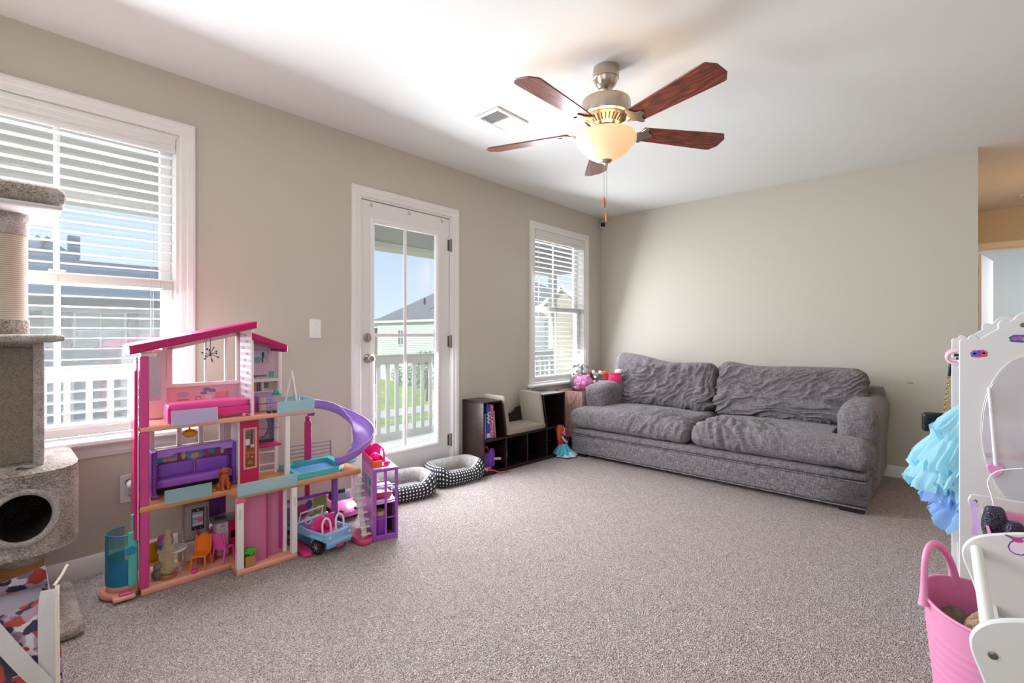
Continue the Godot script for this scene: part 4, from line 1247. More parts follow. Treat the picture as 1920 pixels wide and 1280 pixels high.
	obj("body", mb().ball(V(-0.03, 0.04, 0), V(0.05, 0.042, 0.05), 16, 10), fur("b02a20", "cf3a2a", "e2604a", 35), a)
	obj("head", mb().ball(V(-0.045, 0.088, 0.03), V(0.034, 0.028, 0.03), 14, 10), fur("c04a20", "e0602a", "f0804a", 36), a)
	obj("skirt", mb().lathe([Vector2(0.045, 0.0), Vector2(0.062, 0.015), Vector2(0.06, 0.045), Vector2(0.046, 0.085), Vector2(0.052, 0.1), Vector2(0.04, 0.094), Vector2(0, 0.09)], 24, at(V(0.055, 0.0, 0))), M("f0307a", 0.85), a)
	var ruf := mb()
	for i in 24:
		var an := TAU * i / 24
		ruf.tube([V(0.055 + cos(an) * 0.061, 0.008, sin(an) * 0.061), V(0.055 + cos(an) * 0.062, 0.045, sin(an) * 0.062), V(0.055 + cos(an) * 0.05, 0.084, sin(an) * 0.05)], 0.006, 5)
	obj("ruffle", ruf, M("f5478a", 0.85), a)
	obj("tuft", mb().ball(V(0.075, 0.11, -0.03), V(0.04, 0.028, 0.03), 12, 8), M("e9dcdc", 0.95), a)
	# doll sitting on the floor at the end of the bookcase
	var dl := thing("rag_doll", "small doll with orange hair and teal skirt slumped against the bookcase", "doll", V(0.335, 0, 1.235), 1.1)
	obj("skirt", mb().surf(func(u, v): return V(cos(u * TAU), 0, sin(u * TAU)) * (lerpf(0.085, 0.03, v) * (1 + 0.12 * sin(u * TAU * 9))) + V(0.02, 0.03 + 0.09 * v, 0.01), 72, 6, true), M("4fa9bd", 0.8), dl)
	obj("underskirt", mb().surf(func(u, v): return V(cos(u * TAU), 0, sin(u * TAU)) * (lerpf(0.1, 0.04, v) * (1 + 0.1 * sin(u * TAU * 7))) + V(0.045, 0.012 + 0.05 * v, 0.02), 56, 4, true), M("a8d3da", 0.8), dl)
	obj("bodice", mb().lathe([Vector2(0.03, 0.1), Vector2(0.026, 0.12), Vector2(0.034, 0.16), Vector2(0.03, 0.19), Vector2(0.012, 0.2)], 16), M("c0309a", 0.6), dl)
	for s in [-1, 1]:
		obj("arm", mb().tube(smooth_path([V(0, 0.185, s * 0.03), V(0.02, 0.15, s * 0.045), V(0.05, 0.13, s * 0.04)], 4), [0.011, 0.011, 0.01, 0.01, 0.01, 0.009, 0.009, 0.008, 0.007], 8), M("e2b49a", 0.6), dl)
		obj("shoe", mb().ball(V(0.14, 0.022, s * 0.03), V(0.03, 0.02, 0.018), 12, 8), M("c044b4", 0.5), dl)
		obj("leg", mb().tube([V(0.03, 0.04, s * 0.02), V(0.13, 0.025, s * 0.03)], 0.012, 8), M("a73a9a", 0.6), dl)
	obj("head", mb().ball(V(0.01, 0.235, 0), V(0.036, 0.04, 0.034), 18, 12), M("e2b49a", 0.6), dl)
	obj("hair", mb().ball(V(-0.008, 0.246, 0), V(0.04, 0.042, 0.04), 18, 12).tube(smooth_path([V(-0.02, 0.25, 0.02), V(-0.03, 0.19, 0.03), V(-0.02, 0.12, 0.035)], 4), [0.025, 0.026, 0.025, 0.024, 0.022, 0.02, 0.016, 0.012, 0.006], 8), M("b0451c", 0.7), dl)
	for s in [-1, 1]:
		obj("eye", mb().ball(V(0.043, 0.24, s * 0.013), V(0.004, 0.005, 0.004), 8, 6), M("2a2230", 0.2), dl)
	obj("mouth", mb().ball(V(0.044, 0.222, 0), V(0.003, 0.002, 0.006), 8, 6), M("b0405a", 0.4), dl)
	obj("bow", mb().ball(V(0.02, 0.205, 0.02), V(0.02, 0.02, 0.03), 10, 8), M("d23cab", 0.7), dl)
	# tangle of cables
	var cb := thing("cable_tangle", "tangle of black cables with a red plug beside the sofa foot", "cable", V(0.3, 0, 0.95))
	var tw := mb()
	for k in 5:
		var p := []
		for i in 7:
			p.append(V(rng.randf_range(-0.08, 0.05), 0.008 + (rng.randf_range(0, 0.13) if i % 6 else 0.0), rng.randf_range(-0.04, 0.09)))
		tw.tube(smooth_path(p, 5), 0.004, 6)
	tw.tube(smooth_path([V(-0.05, 0.006, 0.06), V(0.02, 0.005, 0.1), V(0.08, 0.005, 0.09), V(0.085, 0.005, 0.12), V(0, 0.005, 0.13)], 6), 0.0035, 6)
	obj("cord", tw, M("181517", 0.5), cb)
	obj("plug", mb().soft(V(-0.05, 0.06, 0.03), V(0.04, 0.05, 0.04), 0.01, 5), M("8f2430", 0.5), cb)


func pet_bed(label: String, p: Vector3, turn: float, L: float, W: float):
	var t := thing("pet_bed", label, "pet bed", p, turn, "pet beds by the door")
	var dots := painted(32, 32, func(x, y):
		var d := Vector2(x - 0.5, y - 0.5).length()
		return Color("eceae6") if d < 0.24 else Color("2a2b30"), 0.9)
	dots.uv1_scale = Vector3(58, 7, 1)
	var plush := fur("8f8b85", "b5b0aa", "d0ccc6", 41, 9.0, 0.8)
	var hx := L / 2 - 0.05
	var hz := W / 2 - 0.05
	# centre line: a rounded rectangle; the front (z > 0) sags lower than the back
	var ring := func(u: float) -> Array:
		var a := u * TAU
		var c := cos(a)
		var s := sin(a)
		var k := pow(pow(absf(c), 5) + pow(absf(s), 5), -0.2)
		var q := V(c * k * hx, 0, -s * k * hz)
		var f := smoothstep(0.1, 1.0, q.z / hz) * smoothstep(0.95, 0.5, absf(q.x) / hx)
		var nn := V(c / hx, 0, -s / hz).normalized()
		return [q, nn, lerpf(0.15, 0.1, f)]
	obj("outer_cover", mb().surf(func(u, v):
		var r: Array = ring.call(u)
		var b := lerpf(-PI / 2, PI / 2, v)
		return r[0] + r[1] * (0.01 + 0.042 * cos(b)) + V(0, r[2] * (0.5 + 0.5 * sin(b)), 0), 80, 12), dots, t)
	obj("lining", mb().surf(func(u, v):
		var r: Array = ring.call(u)
		var b := lerpf(PI / 2, -PI / 2, v)
		return r[0] + r[1] * (0.01 - 0.05 * cos(b)) + V(0, 0.002 + r[2] * (0.5 + 0.5 * sin(b)), 0), 80, 12), plush, t)
	obj("cushion", mb().soft(V(0, 0.035, 0), V(L - 0.13, 0.055, W - 0.13), 0.025, 8), plush, t)


func pet_beds():
	pet_bed("black and white dotted pet bed with raised back against the bookcase", V(0.16, 0, 2.355), deg_to_rad(82), 0.46, 0.3)
	pet_bed("black and white dotted pet bed half hidden by the purple toy tower", V(0.165, 0, 2.83), deg_to_rad(76), 0.46, 0.32)
	var tg := thing("fabric_tag", "white care label lying on the carpet before the right pet bed", "label", V(0.285, 0.004, 2.29), 1.2)
	obj("label_strip", mb().box(V(0, 0, 0), V(0.07, 0.002, 0.035)), M("dcd8d0", 0.8), tg)


func cat_tree():
	var t := thing("cat_tree", "beige plush cat tree with sisal posts and a round-holed hide", "cat tree")
	var f := fur("77685e", "a89b91", "c9c0b8", 51, 2.2, 1.0)
	var f2 := fur("8c8078", "b5aaa2", "cfc6c0", 52, 3.0, 1.0)
	obj("base", mb().soft(V(0.33, 0.025, 4.73), V(0.5, 0.05, 0.48), 0.024, 10), f, t)
	var rope := painted(8, 64, func(x, y): return Color("b98a58").lerp(Color("7d5630"), pow(absf(sin(y * PI * 8)), 6)), 0.9)
	rope.uv1_scale = Vector3(1, 8, 1)
	rope.heightmap_enabled = true
	rope.heightmap_texture = rope.albedo_texture
	rope.heightmap_scale = 0.3
	var rope2 := painted(8, 64, func(x, y): return Color("c9b9a6").lerp(Color("97836d"), pow(absf(sin(y * PI * 8)), 6)), 0.9)
	rope2.uv1_scale = Vector3(1, 8, 1)
	var post := func(x, z, y0, y1, b0, b1, m):
		var o := obj("post", mb().lathe([Vector2(0.062, y0), Vector2(0.062, y1)], 28, at(V(x, 0, z))), m, t)
		obj("plush_band", mb().lathe([Vector2(0.064, y0), Vector2(0.066, y0 + 0.004), Vector2(0.066, y0 + b0), Vector2(0.062, y0 + b0 + 0.003)], 28, at(V(x, 0, z))), f, o)
		obj("plush_band", mb().lathe([Vector2(0.062, y1 - b1 - 0.003), Vector2(0.066, y1 - b1), Vector2(0.066, y1)], 28, at(V(x, 0, z))), f2, o)
	post.call(0.28, 4.645, 0.05, 0.32, 0.02, 0.085, rope)
	post.call(0.28, 4.69, 1.09, 1.575, 0.07, 0.09, rope2)
	post.call(0.2, 4.86, 0.05, 1.575, 0.03, 0.05, rope2)
	# hide: bowed front with a round hole
	var y0 := 0.315
	var y1 := 0.61
	var zc := 4.67
	var hw := 0.18
	var front := func(z: float, y: float) -> Vector3:
		var s: float = clampf((z - zc) / hw, -1, 1)
		return V(0.36 + 0.155 * pow(maxf(0.0, 1 - pow(absf(s), 3.0)), 0.5), y, z)
	var hc := Vector2(4.65, 0.457)
	var hide := mb().surf(func(u, v):
		var a: float = u * TAU
		var d := Vector2(-cos(a), sin(a))
		var e := hc + d * Vector2(0.085, 0.091)
		# the point of the outline in this direction
		var k := 10.0
		if absf(d.x) > 1e-4: k = minf(k, ((zc + hw * signf(d.x)) - hc.x) / d.x)
		if absf(d.y) > 1e-4: k = minf(k, ((y1 if d.y > 0 else y0) - hc.y) / d.y)
		var q := e.lerp(hc + d * k, v)
		return front.call(q.x, q.y), 96, 8, true)
	var edge := func(u: float, y: float) -> Vector3:
		# outline of the hide from above: the bowed front, then the straight sides and back
		if u < 0.5:
			return front.call(lerpf(zc + hw, zc - hw, u * 2), y)
		var w := (u - 0.5) * 6
		if w < 1: return V(lerpf(0.36, 0.05, w), y, zc - hw)
		if w < 2: return V(0.05, y, lerpf(zc - hw, zc + hw, w - 1))
		return V(lerpf(0.05, 0.36, w - 2), y, zc + hw)
	hide.surf(func(u, v): return edge.call(0.5 + u * 0.5, lerpf(y0, y1, v)), 48, 2)
	hide.surf(func(u, v):
		var e: Vector3 = edge.call(u, y1)
		var c := V(0.25, y1, zc)
		return c.lerp(e, 1 - v) + V(0, 0.012 * sin(PI / 2 * minf(1, v * 8)), 0), 64, 12)
	hide.surf(func(u, v): return edge.call(u, y0).lerp(V(0.25, y0, zc), v), 64, 1, true)
	var body := obj("hide", hide, f, t)
	var rim := []
	for i in 40:
		var a := TAU * i / 40
		rim.append(front.call(hc.x + cos(a) * 0.087, hc.y + sin(a) * 0.093) + V(-0.006, 0, 0))
	obj("hole_rim", mb().tube(rim, 0.012, 8, true), f2, body)
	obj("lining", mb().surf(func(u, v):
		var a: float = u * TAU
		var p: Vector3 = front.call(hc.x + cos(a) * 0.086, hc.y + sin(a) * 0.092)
		return V(lerpf(p.x - 0.004, 0.08, v), lerpf(p.y, hc.y + sin(a) * 0.13, minf(1, v * 3)), lerpf(p.z, zc + cos(a) * 0.16, minf(1, v * 3))), 40, 10, true).q4(V(0.08, 0.32, 4.83), V(0.08, 0.32, 4.51), V(0.08, 0.6, 4.51), V(0.08, 0.6, 4.83)), fur("4d423b", "6d5f56", "85776d", 53, 3.0, 0.8), body)  # darker fur, the shade of the cavity put into its colour
	# small perch at mid height, scratching board, top bed
	obj("perch", mb().soft(V(0.31, 1.092, 4.75), V(0.43, 0.03, 0.42), 0.014, 10), f2, t)
	var sisal := cloth("5f564a", "a09482", 128, 9, 9.0, 0.5)
	var bd := obj("scratching_board", mb().box(V(0.43, 0.85, 4.75), V(0.012, 0.42, 0.26), 0.003), sisal, t)
	var bp := mb()
	bp.soft(V(0.425, 0.85, 4.607), V(0.04, 0.5, 0.032), 0.015, 8).soft(V(0.425, 1.085, 4.75), V(0.04, 0.03, 0.3), 0.014, 8).soft(V(0.425, 0.615, 4.75), V(0.04, 0.03, 0.3), 0.014, 8).soft(V(0.425, 0.85, 4.893), V(0.04, 0.5, 0.032), 0.015, 8)
	bp.span(V(0.415, 0.61, 4.61), V(0.424, 1.09, 4.89))
	obj("plush_border", bp, f2, bd)
	obj("strap", mb().tube(smooth_path([V(0.45, 0.625, 4.66), V(0.47, 0.622, 4.635), V(0.46, 0.618, 4.61)], 4), 0.008, 6, false, 0.4), M("4c4640", 0.7), t)
	var bed := obj("top_bed", mb().soft(V(0.3, 1.612, 4.75), V(0.44, 0.075, 0.43), 0.036, 16), f, t)
	obj("underside", mb().soft(V(0.3, 1.572, 4.75), V(0.42, 0.016, 0.41), 0.007, 6), M("d5d0cb", 0.9), bed)


func tote():
	var t := thing("tote_bag", "camouflage patterned tote bag with translucent white straps on the carpet", "bag")
	var n := FastNoiseLite.new()
	n.seed = 61
	n.frequency = 0.034
	n.fractal_octaves = 2
	var camo := painted(192, 192, func(x, y):
		var px: float = x * 192
		var py: float = y * 192
		var c := Color("b79db0")
		if n.get_noise_2d(px, py) > 0.12: c = Color("e0d6da")
		if n.get_noise_2d(px + 700, py * 1.2) > 0.2: c = Color("8d7486")
		if n.get_noise_2d(px * 1.1, py + 900) > 0.16: c = Color("b5473c")
		if n.get_noise_2d(px * 1.1 + 1500, py * 1.1) > 0.2: c = Color("3c3450")
		return c, 0.55)
	camo.uv1_scale = Vector3(4, 1, 1)
	var x0 := 0.99
	var x1 := 1.21
	var z0 := 4.62
	var z1 := 5.02
	var hh := 0.44
	var bag := mb().surf(func(u, v):
		# wall of the bag all round, bulging a little
		var y: float = hh * v
		var b: float = 0.018 * sin(PI * v)
		var c := [V(x1 + b, y, z1 + b), V(x1 + b, y, z0 - b), V(x0 - b, y, z0 - b), V(x0 - b, y, z1 + b), V(x1 + b, y, z1 + b)]
		var w: float = u * 4
		var i := mini(int(w), 3)
		var p: Vector3 = c[i].lerp(c[i + 1], w - i)
		if v > 0.9: p.y -= 0.03 * sin((w - i) * PI) * (v - 0.9) * 10
		return p, 64, 16)
	bag.q4(V(x0, 0.002, z1), V(x1, 0.002, z1), V(x1, 0.002, z0), V(x0, 0.002, z0))
	obj("body", bag, camo, t)
	obj("lining", mb().span(V(x0 + 0.01, 0.02, z0 + 0.01), V(x1 - 0.01, hh - 0.05, z1 - 0.01)), M("6b6068", 0.9), t)
	var strap := clear("eae6e4", 0.8, 0.4)
	var sp := func(pts: Array, w: float):
		var p := smooth_path(pts, 6)
		return mb().surf(func(u, v):
			var k: float = v * (p.size() - 1)
			var i := mini(int(k), p.size() - 2)
			var d: Vector3 = (p[i + 1] - p[i]).normalized()
			var side := d.cross(V(1, 0, 0)).normalized()
			return p[i].lerp(p[i + 1], k - i) + side * (u - 0.5) * w, 2, 24)
	obj("strap", sp.call([V(x1 + 0.004, 0.452, 4.625), V(x1 + 0.012, 0.4, 4.63), V(x1 + 0.022, 0.22, 4.63), V(x1 + 0.008, 0.02, 4.63)], 0.034), strap, t)
	obj("strap", sp.call([V(x1 + 0.004, 0.43, 4.74), V(x1 + 0.02, 0.4, 4.725), V(x1 + 0.03, 0.3, 4.675), V(x1 + 0.026, 0.22, 4.635)], 0.034), strap, t)
	obj("trim", mb().tube(smooth_path([V(x1 - 0.01, 0.452, 4.61), V(x1 + 0.012, 0.4, 4.612), V(x1 + 0.022, 0.22, 4.612), V(x1 + 0.005, 0.02, 4.615)], 6), 0.0045, 6), M("e9dccb", 0.7), t)
	obj("tie", mb().tube(smooth_path([V(x1 - 0.02, 0.45, 4.615), V(x1 - 0.03, 0.468, 4.6), V(x1 - 0.045, 0.487, 4.588)], 4), 0.005, 6, false, 0.5), M("efe2cc", 0.7), t)


func dh() -> Transform3D:
	return Transform3D(Basis(Vector3.UP, PI / 2 - deg_to_rad(3.5)), V(0.412, 0, 4.299))


# a little scene printed on card: ground colour with shapes [kind, x, y, w, h, colour]; kinds: 0 box, 1 oval, 2 upright stripes
func print_of(w: int, h: int, ground: String, shapes: Array) -> StandardMaterial3D:
	var img := Image.create(w, h, false, Image.FORMAT_RGB8)
	img.fill(Color(ground))
	for s in shapes:
		var c := Color(s[5])
		for y in range(int((s[2] - s[4] / 2.0) * h), int((s[2] + s[4] / 2.0) * h)):
			for x in range(int((s[1] - s[3] / 2.0) * w), int((s[1] + s[3] / 2.0) * w)):
				if x < 0 or y < 0 or x >= w or y >= h: continue
				var d := Vector2((x + 0.5) / w - s[1], (y + 0.5) / h - s[2]) / (Vector2(s[3], s[4]) / 2.0)
				if s[0] == 1 and d.length() > 1: continue
				if s[0] == 2 and (x / 3) % 2: continue
				img.set_pixel(x, y, c)
	var m := StandardMaterial3D.new()
	m.albedo_texture = ImageTexture.create_from_image(img)
	m.roughness = 0.4
	return m


func card(x0: float, y0: float, x1: float, y1: float, z: float) -> MB:
	return mb().q4(V(x0, y0, z), V(x1, y0, z), V(x1, y1, z), V(x0, y1, z))


func dollhouse():
	var t := thing("dollhouse", "tall pink and white toy dollhouse with slide and pool by the large window", "dollhouse")
	t.transform = dh()
	var roof := M("b30a5c", 0.3)
	var pink := M("cf4489", 0.3)
	var hot := M("e8187a", 0.25)
	var peach := M("e8a48c", 0.4)
	var amber := M("d29060", 0.4)
	var pale := M("efe2de", 0.4)
	var purple := M("8a55b5", 0.35)
	var lilac := M("a77fcf", 0.35)
	var magenta := M("c41f55", 0.4)
	var B := -0.22
	# floors
	obj("ground_floor", mb().prism(PackedVector2Array([Vector2(0, B), Vector2(0.333, B), Vector2(0.333, 0), Vector2(0, 0)]), -0.032, 0, 0.004, Transform3D(Basis(V(1, 0, 0), V(0, 0, 1), V(0, -1, 0)), Vector3.ZERO)), peach, t)
	obj("ground_floor", mb().prism(PackedVector2Array([Vector2(0.334, B), Vector2(0.602, B), Vector2(0.602, 0.1), Vector2(0.334, 0.1)]), -0.028, 0, 0.004, Transform3D(Basis(V(1, 0, 0), V(0, 0, 1), V(0, -1, 0)), Vector3.ZERO)), peach, t)
	obj("first_floor", mb().prism(PackedVector2Array([Vector2(-0.005, B), Vector2(0.936, B), Vector2(0.936, 0.1), Vector2(0.34, 0.1), Vector2(0.31, 0.0), Vector2(-0.005, 0.0)]), -0.379, -0.352, 0.004, Transform3D(Basis(V(1, 0, 0), V(0, 0, 1), V(0, -1, 0)), Vector3.ZERO)), amber, t)
	obj("second_floor", mb().span(V(-0.005, 0.692, B), V(0.726, 0.713, 0.002), 0.004), peach, t)
	# frame
	obj("corner_post", mb().span(V(-0.005, 0.028, -0.03), V(0.027, 0.352, 0.0), 0.004).span(V(-0.005, 0.379, -0.03), V(0.027, 0.692, 0.0), 0.004).span(V(-0.005, 0.713, -0.03), V(0.027, 1.013, 0.0), 0.004), pink, t)
	obj("lift_track", mb().span(V(-0.022, 0.24, -0.13), V(-0.012, 0.955, -0.012), 0.003).span(V(-0.012, 0.2, -0.125), V(-0.006, 1.01, -0.05), 0.002), M("d81070", 0.2), t)
	obj("lift_track_edge", mb().span(V(-0.012, 0.24, -0.014), V(-0.008, 0.955, -0.008)), M("f3c0d8", 0.3), t)
	obj("roof", mb().prism(PackedVector2Array([Vector2(-0.04, 1.022), Vector2(0.447, 1.138), Vector2(0.447, 1.171), Vector2(-0.04, 1.062)]), B - 0.01, 0.012, 0.004), roof, t)
	obj("roof", mb().prism(PackedVector2Array([Vector2(0.424, 1.08), Vector2(0.574, 1.032), Vector2(0.574, 1.018), Vector2(0.588, 1.018), Vector2(0.588, 1.053), Vector2(0.424, 1.116)]), B - 0.01, 0.01, 0.004), roof, t)
	obj("roof_support", mb().span(V(0.0, 1.008, -0.06), V(0.055, 1.03, -0.012), 0.003), M("eccfc8", 0.4), t)
	# bedroom
	var mir := obj("mirror_panel", mb().span(V(0.03, 0.713, B), V(0.118, 1.035, B + 0.012), 0.003), M("e9dcd8", 0.4), t)
	obj("mirror", mb().span(V(0.036, 0.8, B + 0.0121), V(0.095, 1.0, B + 0.014)), M("c9bccb", 0.08, 0.7), mir)
	var win := mb()
	win.span(V(0.114, 0.855, B), V(0.445, 0.873, B + 0.016), 0.002)
	for s in [[0.118, 0.14], [0.27, 0.28], [0.356, 0.368], [0.408, 0.424]]:
		win.prism(PackedVector2Array([Vector2(s[0], 0.87), Vector2(s[1], 0.87), Vector2(s[1], 1.034 + (s[1] + 0.04) * 0.235 - 0.012), Vector2(s[0], 1.034 + (s[0] + 0.04) * 0.235 - 0.012)]), B, B + 0.012, 0.002)
	win.prism(PackedVector2Array([Vector2(0.1, 1.025), Vector2(0.43, 1.103), Vector2(0.43, 1.134), Vector2(0.1, 1.056)]), B, B + 0.012, 0.002)
	obj("window_frame", win, pale, t)
	obj("wall_print", card(0.118, 0.765, 0.445, 0.858, B + 0.004), print_of(160, 48, "dba9b4", [[1, 0.2, 0.45, 0.16, 0.3, "b79ab2"], [0, 0.2, 0.82, 0.2, 0.09, "8c4f5c"], [0, 0.2, 0.72, 0.15, 0.09, "c7786e"], [1, 0.39, 0.7, 0.08, 0.28, "a67a72"], [1, 0.39, 0.7, 0.05, 0.16, "dba9b4"], [1, 0.5, 0.25, 0.1, 0.2, "6f8591"], [1, 0.57, 0.33, 0.1, 0.2, "6f8591"], [1, 0.46, 0.42, 0.09, 0.18, "6f8591"], [0, 0.52, 0.7, 0.09, 0.32, "e7c6cc"], [0, 0.68, 0.62, 0.14, 0.42, "d98f9c"], [1, 0.77, 0.6, 0.04, 0.45, "d08a7a"], [0, 0.84, 0.65, 0.09, 0.3, "cbb2c6"], [0, 0.94, 0.42, 0.1, 0.5, "d3bcc9"]]), t)
	var foil := painted(24, 128, func(x, y):
		var r := int(y * 13)
		var d := absf(fposmod(y * 13, 1.0) - 0.5) * 2
		var c := Color("c9c4c8") if d < 0.55 else Color("ece8ea")
		return c.lerp(Color("8f8b92"), 1.0 if absf(x - 0.5 - 0.2 * sin(r * 2.4)) < 0.1 and d < 0.4 else 0.0), 0.3)
	var dv := mb().span(V(0.424, 0.713, B), V(0.431, 1.13, -0.004), 0.001)
	dv.q4(V(0.4238, 0.715, B + 0.016), V(0.4238, 0.715, -0.008), V(0.4238, 1.118, -0.008), V(0.4238, 1.118, B + 0.016))
	var dvo := obj("dividing_wall", dv, foil, t)
	obj("wall_edge", mb().span(V(0.422, 0.713, -0.006), V(0.433, 1.125, 0.0), 0.002), pale, dvo)
	obj("railing", mb().span(V(0.102, 0.705, 0.003), V(0.28, 0.773, 0.007), 0.001), clear("d3c6ec", 0.72, 0.15), t)
	var ch := mb()
	ch.tube([V(0.27, 1.1, -0.09), V(0.27, 1.012, -0.09)], 0.0016, 5)
	for i in 12:
		var a := i * 2.4
		var yy := 1 - 2 * (i + 0.5) / 12
		var d := V(cos(a) * sqrt(1 - yy * yy), yy, sin(a) * sqrt(1 - yy * yy)) * 0.034
		var c := V(0.27, 1.012, -0.09)
		ch.tube([c, c + d], 0.0014, 4).ball(c + d, V(0.0045, 0.0045, 0.0045), 8, 6)
	obj("chandelier", ch, M("4d464c", 0.4, 0.3), t)
	# study under the small roof
	obj("back_wall", mb().prism(PackedVector2Array([Vector2(0.43, 0.713), Vector2(0.62, 0.713), Vector2(0.62, 1.02), Vector2(0.43, 1.085)]), B, B + 0.006), pale, t)
	obj("wall_print", mb().prism(PackedVector2Array([Vector2(0.468, 0.872), Vector2(0.606, 0.872), Vector2(0.606, 1.03), Vector2(0.468, 1.075)]), B + 0.006, B + 0.0075), print_of(96, 110, "e3cdd8", [[2, 0.5, 0.5, 1.0, 1.0, "cfb2c8"], [0, 0.36, 0.42, 0.66, 0.36, "d79aa6"], [0, 0.36, 0.42, 0.6, 0.31, "c3d3e4"], [1, 0.3, 0.5, 0.34, 0.16, "8fb0c6"], [1, 0.5, 0.38, 0.1, 0.16, "4a4a68"], [0, 0.49, 0.5, 0.05, 0.16, "3f4266"], [1, 0.62, 0.48, 0.14, 0.12, "d7a4b8"], [1, 0.15, 0.93, 0.2, 0.09, "5f5a64"], [0, 0.45, 0.93, 0.4, 0.06, "75707a"], [0, 0.8, 0.9, 0.22, 0.16, "78a4ac"]]), t)
	obj("bookshelf", mb().span(V(0.468, 0.856, B), V(0.612, 0.872, B + 0.03), 0.002).span(V(0.468, 0.8, B), V(0.612, 0.806, B + 0.02)).span(V(0.606, 0.713, B), V(0.622, 1.03, B + 0.03), 0.002), pale, t)
	obj("books_print", card(0.47, 0.8, 0.604, 0.856, B + 0.0078), print_of(96, 32, "b5aea8", [[0, 0.1, 0.5, 0.08, 0.8, "57654a"], [0, 0.2, 0.5, 0.1, 0.75, "c6923a"], [0, 0.3, 0.5, 0.07, 0.85, "7a3f66"], [0, 0.38, 0.5, 0.06, 0.8, "39405a"], [0, 0.5, 0.5, 0.05, 0.9, "ece6e0"], [0, 0.62, 0.4, 0.16, 0.6, "5d7a4c"], [0, 0.62, 0.78, 0.18, 0.2, "c9c3d2"]]), t)
	# living room
	var w2 := mb()
	w2.span(V(0.05, 0.565, B), V(0.35, 0.578, B + 0.012), 0.002).span(V(0.05, 0.672, B), V(0.35, 0.69, B + 0.012), 0.002)
	for u in [0.058, 0.164, 0.252, 0.34]:
		w2.span(V(u - (0.022 if u < 0.1 else 0.007), 0.57, B), V(u + 0.014, 0.69, B + 0.012), 0.002)
	obj("window_frame", w2, pale, t)
	obj("back_wall", mb().span(V(0.35, 0.379, B), V(0.4, 0.692, B + 0.006)), M("e6d3d4", 0.4), t)
	obj("lantern", mb().lathe([Vector2(0, -0.018), Vector2(0.014, -0.016), Vector2(0.028, -0.006), Vector2(0.031, 0.002), Vector2(0.026, 0.01), Vector2(0.012, 0.016), Vector2(0.004, 0.018), Vector2(0.004, 0.04), Vector2(0, 0.04)], 24, at(V(0.185, 0.652, -0.08))), M("e39a1c", 0.4), t)
	var rb := mb()
	for i in 16:
		var a := TAU * i / 16
		rb.tube([V(0.185 + cos(a) * 0.014, 0.636, -0.08 + sin(a) * 0.014), V(0.185 + cos(a) * 0.0305, 0.653, -0.08 + sin(a) * 0.0305), V(0.185 + cos(a) * 0.012, 0.668, -0.08 + sin(a) * 0.012)], 0.0015, 4)
	obj("lantern_rib", rb, M("c47a10", 0.4), t)
	obj("railing", mb().span(V(0.079, 0.37, 0.003), V(0.256, 0.43, 0.007), 0.001), clear("9fc9d0", 0.6, 0.15), t)
	obj("railing", mb().span(V(0.335, 0.365, 0.101), V(0.6, 0.424, 0.105), 0.001), clear("a9d6dd", 0.6, 0.15), t)
	obj("closet", mb().span(V(0.386, 0.379, -0.06), V(0.47, 0.692, -0.05), 0.002), magenta, t)
	obj("closet_side", mb().span(V(0.376, 0.379, -0.17), V(0.386, 0.692, -0.05), 0.002), M("dcd0d3", 0.3), t)
	obj("closet_frame", mb().moulding(-0.452, 0.455, -0.408, 0.64, [Vector2(0, 0), Vector2(0, 0.002), Vector2(0.008, 0.002), Vector2(0.008, 0)], 15, Transform3D(Basis(V(0, 0, 1), V(0, 1, 0), V(-1, 0, 0)), V(0, 0, -0.05))), M("d8a8a4", 0.4), t)
	obj("closet_print", card(0.408, 0.455, 0.452, 0.64, -0.0492), print_of(40, 120, "93402c", [[0, 0.5, 0.25, 1.0, 0.5, "a9694c"], [0, 0.25, 0.16, 0.4, 0.22, "66633a"], [0, 0.25, 0.33, 0.4, 0.16, "d9d2d2"], [0, 0.66, 0.22, 0.22, 0.4, "2c3a78"], [1, 0.66, 0.06, 0.22, 0.07, "3a4a90"], [0, 0.75, 0.44, 0.34, 0.08, "d3c2b4"], [0, 0.35, 0.47, 0.3, 0.06, "3d4054"], [1, 0.3, 0.7, 0.12, 0.05, "d9b04a"], [1, 0.7, 0.74, 0.12, 0.05, "e0c04a"], [1, 0.5, 0.88, 0.5, 0.1, "7d8a35"], [2, 0.5, 0.62, 0.9, 0.06, "c9784e"]]), t)
	obj("vanity_print", card(0.478, 0.53, 0.595, 0.69, -0.205), print_of(96, 120, "8c93ab", [[1, 0.42, 0.42, 0.6, 0.8, "5f6479"], [1, 0.42, 0.42, 0.52, 0.72, "d8bccb"], [0, 0.82, 0.4, 0.2, 0.9, "6f86a0"], [0, 0.25, 0.83, 0.24, 0.16, "c9952e"], [1, 0.68, 0.78, 0.16, 0.14, "d78aa0"], [0, 0.5, 0.95, 1.0, 0.12, "566180"]]), t)
	obj("vanity_counter", mb().soft(V(0.54, 0.529, -0.16), V(0.13, 0.016, 0.075), 0.007, 6), M("d92a78", 0.3), t)
	var vl := mb()
	for u in [0.493, 0.578]:
		vl.span(V(u - 0.006, 0.379, -0.15), V(u + 0.006, 0.521, -0.138), 0.002)
	for y in [0.395, 0.43, 0.495]:
		vl.span(V(0.493, y - 0.004, -0.147), V(0.578, y + 0.004, -0.14), 0.001)
	vl.span(V(0.585, 0.379, -0.2), V(0.604, 0.692, -0.185), 0.002)
	obj("vanity_legs", vl, pale, t)
	obj("back_wall", mb().span(V(0.47, 0.379, -0.214), V(0.61, 0.692, -0.208)), M("dccbd0", 0.4), t)
	obj("towel_rail", mb().tube([V(0.5, 0.61, -0.19), V(0.61, 0.61, -0.16)], 0.0015, 5), M("8d8890", 0.3, 0.8), t)
